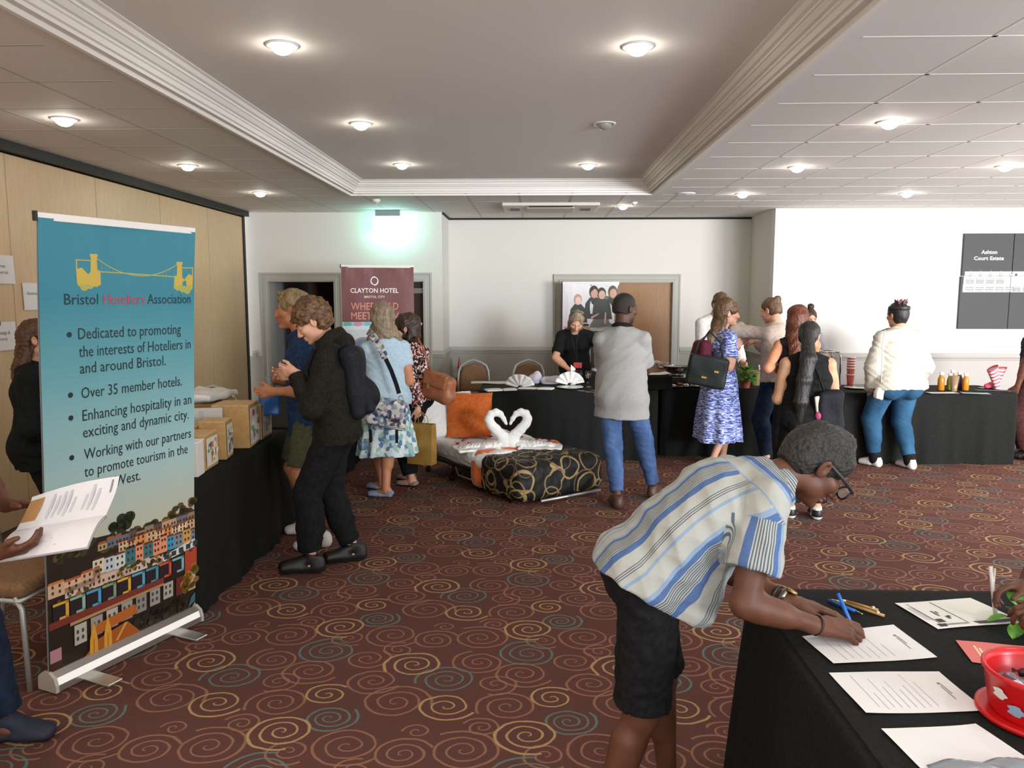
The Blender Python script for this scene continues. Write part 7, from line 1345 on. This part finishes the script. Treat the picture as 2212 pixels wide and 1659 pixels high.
sheet('white form under the hand of the man in the striped shirt', q((1742, 1378), (1800, 1435), (2025, 1422), (1930, 1350)) if False else [(0.80, 2.225), (0.826, 2.05), (1.131, 2.096), (1.11, 2.316)][1:]+[(0.80, 2.225)], formlines(7, 1), curl=.006, seed=1)
sheet('white form lying below the one being written on', [(0.807, 1.795), (1.104, 1.814), (1.095, 2.017), (0.795, 2.001)], formlines(9, 2), curl=.010, seed=2)
sheet('blank white sheet nearest the camera, beneath a crumpled film', [(0.834, 1.560), (1.095, 1.585), (1.046, 1.755), (0.813, 1.727)], lambda k, w, h: None, curl=.012, seed=4)
def grid_form(k, w, h):
    K = '#3c3a3c'; k.rect(w*.42, h*.10, w*.43, h*.95, K, 1); k.rect(w*.11, h*.16, w*.118, h*.93, K, 1); k.rect(.02, h*.06, w*.98, h*.16, K, 1)
    for a, b_, c, d in ((.13, .2, .21, .32), (.24, .42, .26, .62), (.30, .30, .33, .40), (.33, .36, .36, .42), (.28, .52, .30, .6)): k.rect(w*a, h*b_, w*c, h*d, K, 2)
    for i in range(8): k.rect(w*(.16+.032*i), h*.085, w*(.18+.032*i), h*.135, '#77757a', 2)
    for i in range(5): k.rect(w*.04+.006*i, h*.3, w*.04+.006*i+.002, h*.8, '#b5b0b0', 1)
    k.rect(w*.55, h*.2, w*.95, h*.21, '#b5b0b0', 1)
sheet('white sheet with black ruled boxes under the hand with the white pen', [(1.230, 2.286), (1.523, 2.345), (1.464, 2.535), (1.190, 2.484)], grid_form, curl=.003, seed=6, col='#ebe8e0')
def pink(k, w, h):
    for i in range(3): k.rect(w*(.18+.05*i), h*.25, w*(.18+.05*i)+.006, h*(.78-.1*i), '#f2c9a0', 1)
    k.rect(w*.80, h*.3, w*.84, h*.7, '#f2c9a0', 1)
sheet('salmon pink leaflet behind the red sweet tub', [(1.213, 2.071), (1.40, 2.035), (1.44, 2.175), (1.242, 2.210)], pink, 'leaflet', .004, 'leaflet', '#d8756e', seed=3)
def pen_obj(name, label, a, b_, r, mats, cat):
    a, b_ = V3(*a), V3(*b_); t = thing(name, label, cat, a); d = b_-a; m = MB(); m.tube([(0, 0, 0), tuple(d*.80)], r, 10); m.build('barrel', mats[0], t); m = MB(); m.tube([tuple(d*.80), tuple(d*.94), tuple(d)], [r*.95, r*.5, r*.2], 10); m.build('tip', mats[1], t); m = MB(); m.box(tuple(d*.12+V3(0, 0, r)), (.004, .004, .003)); m.build('clip', mats[1], t)
pen_obj('pen', 'blue ballpoint pen lying beside the two wooden pencils', atz(1790, 1297, FZ+.006), atz(1864, 1327, FZ+.006), .0055, (mat('pen_blue', '#1f66c0', 0.3), STEEL), 'pen')
pen_obj('pencil', 'wooden pencil on the foreground table, nearer the blue pen', atz(1910, 1330, FZ+.005), atz(1800, 1295, FZ+.005), .0048, (mat('pencil_wood', '#b98f4e', 0.5), mat('pencil_cream', '#d9cdb4', 0.5)), 'pencil'); pen_obj('pencil', 'wooden pencil on the foreground table, farther from the blue pen', atz(1897, 1318, FZ+.005), atz(1812, 1294, FZ+.005), .0045, (mat('pencil_wood', '#b98f4e', 0.5), mat('pencil_cream', '#d9cdb4', 0.5)), 'pencil')
RED = mat('red_plastic', '#c4161a', 0.3); tc = (1.215, 1.795, FZ)
t = thing('sweet_tub', 'red plastic tub of wrapped sweets standing on its upturned lid', 'tub', tc); b = MB(); b.lathe([(.100, .012), (.104, .02), (.118, .105), (.124, .112), (.124, .120), (.115, .120), (.110, .105), (.097, .024), (.001, .022)], n=48, cap=False); b.build('tub_wall', RED, t); b = MB(); b.lathe([(.001, 0), (.128, 0), (.132, .006), (.132, .014), (.122, .012), (.001, .010)], n=48, cap=False); b.build('lid', RED, t)
for i, (a, z, c) in enumerate(((195, .075, '#d9d6d2'), (215, .05, '#8aa0b8'), (235, .06, '#c9c2ba'), (255, .045, '#7f93a8'))):
    R_ = RZ(a); b = MB(); n_ = R_@V3(.113+.004*(z-.06)*4, 0, z); uy = R_@V3(0, 1, 0); uz = unit(V3(0, 0, 1)+R_@V3(.16, 0, 0)); nn = np.cross(uy, uz); b.add([n_+nn*.003+uy*(.018*math.cos(k))*(1+.3*math.cos(5*k))+uz*(.014*math.sin(k)) for k in np.linspace(0, 2*PI, 21)[:-1]], [tuple(range(20))]); b.build('sticker', mat('sticker_'+c[1:], c, 0.4), t)
rs = random.Random(2); cols = [('#2c2740', 'dark violet'), ('#b8b6c2', 'silver'), ('#3a2c3a', 'plum'), ('#8f8a94', 'pewter'), ('#4a3440', 'brown'), ('#d8d5dc', 'white'), ('#5a4a60', 'mauve')]
for i in range(9):
    c, nm = cols[i % 7]; a = i*0.7; r = .058 if i < 8 else 0; p = (tc[0]+r*math.cos(a), tc[1]+r*math.sin(a), FZ+.070+.006*(i % 3)); t = thing('wrapped_sweet', 'foil wrapped sweet in the red tub', 'sweet', p, rs.uniform(0, 180), 'sweets in the red tub'); g = G(.006); g.box((0, 0, 0), (.024, .012, .010), RY(rs.uniform(-25, 25)).T, .007); g.folds(.0015, 140, i); solid('wrapper', g, mat('foil_'+c[1:], c, 0.25, 0.4), .004, t); b = MB()
    for sx in (-1, 1): b.grid(lambda u, v: (sx*(.022+.014*v), (u-.5)*(.008+.022*v), .003*math.sin(u*14)*v), 6, 2)
    b.build('twist_end', mat('foil_'+c[1:], c, 0.25, 0.4), t)
b = MB(); b.grid(lambda u, v: ((u-.5)*.30, (v-.5)*.10, .012+.020*math.sin(u*PI)*math.sin(v*PI)+.007*math.sin(u*17+v*5)), 26, 10); tag(b.build('crumpled_film', mat('grey_film', '#8d939a', 0.25), None, (1.00, 1.545, FZ), 4, solid=.0015), 'crumpled grey film wrapper on the blank sheet at the bottom edge', 'wrapper')
# ------------------------------------------------------------------ second writer at the right edge, and the brochure reader at the left edge
if want('writer'):
    PEOPLE['writer'] = P('person at the right edge holding a white pen and a mint sprig', 1.66, (1.98, 2.42), 92,
        dict(lean=24, hR=atz(2196, 1312, .80), hL=atz(2262, 1368, .80), eR=(0.6, 0.6, -0.6), eL=(0.6, -0.8, -0.4), dirR=(-1, -0.10, -0.10), palR=(-.1, -.5, -0.85), dirL=(-1, 0.1, 0.05), palL=(0, .35, -.9), curlR=50, curlL=45, head=(0, 34, 0)),
        dict(female=True, skin=BRN, lips=LIPD, handR='pen', fine=.0036, hair=dict(kind='short', mat=BLK, th=.012, line=.06), bust=.8, top=dict(name='t_shirt', mat=fab('white_cotton', '#dcdad6', '#e6e4e0', 40), hem=-.03, sleeve=.7, inf=.016, bust=.8, seed=41), bottom=dict(kind='trousers', mat=BLKT), shoes=dict(kind='heavy', mat=BLKS)))
    s = PEOPLE['writer']; tip = to_world(s, s.grip['R']+s.hd['R']*.03); tip[2] = FZ+.004; t = thing('pen', 'white pen held upright by the person at the right edge', 'pen', tip); b = MB(); d = unit((-.01, .03, .16)); b.tube([(0, 0, 0), tuple(d*.012), tuple(d*.014)], [.001, .003, .005], 8); b.build('tip', STEEL, t); b = MB(); b.tube([tuple(d*.014), tuple(d*.165)], .0062, 10); b.build('barrel', mat('pen_white', '#d8d5ce', 0.35), t); b = MB(); b.box(tuple(d*.14+V3(.006, -.006, 0)), (.002, .002, .022)); b.build('clip', mat('pen_white', '#d8d5ce', 0.35), t)
    leafplant('mint_sprig', 'green mint sprig held at the right edge of the table', (1.485, 2.29, FZ+.02), 16, .065, .06, LEAFL, None, 5, .055, False)
if want('reader'):
    PEOPLE['reader'] = P('person at the left edge in dark clothes reading an open brochure', 1.80, (-2.265, 2.62), -80,
        dict(fL=(-2.09, 2.84, -85), fR=(-2.30, 2.46, -80), hL=at(12, 1092, 2.78), hR=at(20, 1226, 2.50), eL=(-0.5, 0.7, -0.6), eR=(-0.5, -0.7, -0.6), dirL=(1, 0.05, 0.08), dirR=(1, 0.15, 0.12), palL=(0.1, -0.4, -0.9), palR=(0.0, 0.5, 0.85), curlL=20, curlR=35, head=(0, 22, 0), lean=17),
        dict(skin=BRN, lips=LIPD, fine=.0036, hair=dict(kind='curly', mat=BLK, th=.030, line=.06, back=-.08), top=dict(mat=fab('navy_jersey', '#14182a', '#1c2136', 40), hem=-.06, sleeve=.8, inf=.018, loose=.01, seed=43), bottom=dict(kind='trousers', mat=DENIM3, hem=1.9, inf=.016, loose=.012), shoes=dict(kind='sneaker', mat=mat('navy_shoe', '#171c2e', 0.7), sole=BLKS)))
c0 = at(35, 1145, 2.66); c1 = at(229, 1112, 2.60); o = (c0+c1)/2; t = thing('brochure', 'open white brochure held at the left edge before the turquoise banner', 'brochure', o); ex = (c1-c0); Lx = np.linalg.norm(ex); ex = ex/Lx
def page(name, top, seed):
    mb = MB(); hgt = .205
    def fn(u, v, l):
        a = v/hgt
        if top: y, z = .10*a*1.0+.02*math.sin(a*PI), .145*a-.03*a*a+.010*math.sin(u/Lx*PI)*a; z -= .020*a*(1-u/Lx)
        else: y, z = -.125*a, -.075*a+.018*math.sin(a*PI)
        return tuple(-ex*Lx/2+ex*u+V3(0, y-.0006*l, z+.0004*l))
    k = Ink(fn, mb); rs = random.Random(seed)
    for i in range(8):
        for j in range(8): k.rect(Lx*i/8, hgt*j/8, Lx*(i+1)/8, hgt*(j+1)/8, '#e6e3e4', 0)
    k.rect(0, .03 if top else .02, Lx*.17, hgt*.8, '#b98a5a' if top else '#8a6f66', 1); k.disc(Lx*.09, hgt*.5, .02, '#d9a070', 2)
    for j in range(9 if top else 6):
        u = Lx*(.28+.065*j); v0_, v1_ = hgt*rs.uniform(.12, .2), hgt*rs.uniform(.55, .85)
        if rs.random() < .8: k.rect(u, v0_, u+.011, v1_, '#c9c6ca', 1)
    if top: k.rect(Lx*.93, hgt*.5, Lx*.95, hgt*.9, '#8f8b92', 1)
    return mb.build(name, PAPERP, t, solid=.0012)
page('upper_page', True, 1); page('lower_page', False, 2)
b = MB(); b.grid(lambda u, v: tuple(-ex*Lx/2+ex*Lx*u+V3(0, -.125*v+.004, -.075*v+.018*math.sin(v*PI)-.007)), 6, 6); b.build('page_block', mat('page_edge', '#b5b0b2', 0.7), t, solid=.008)
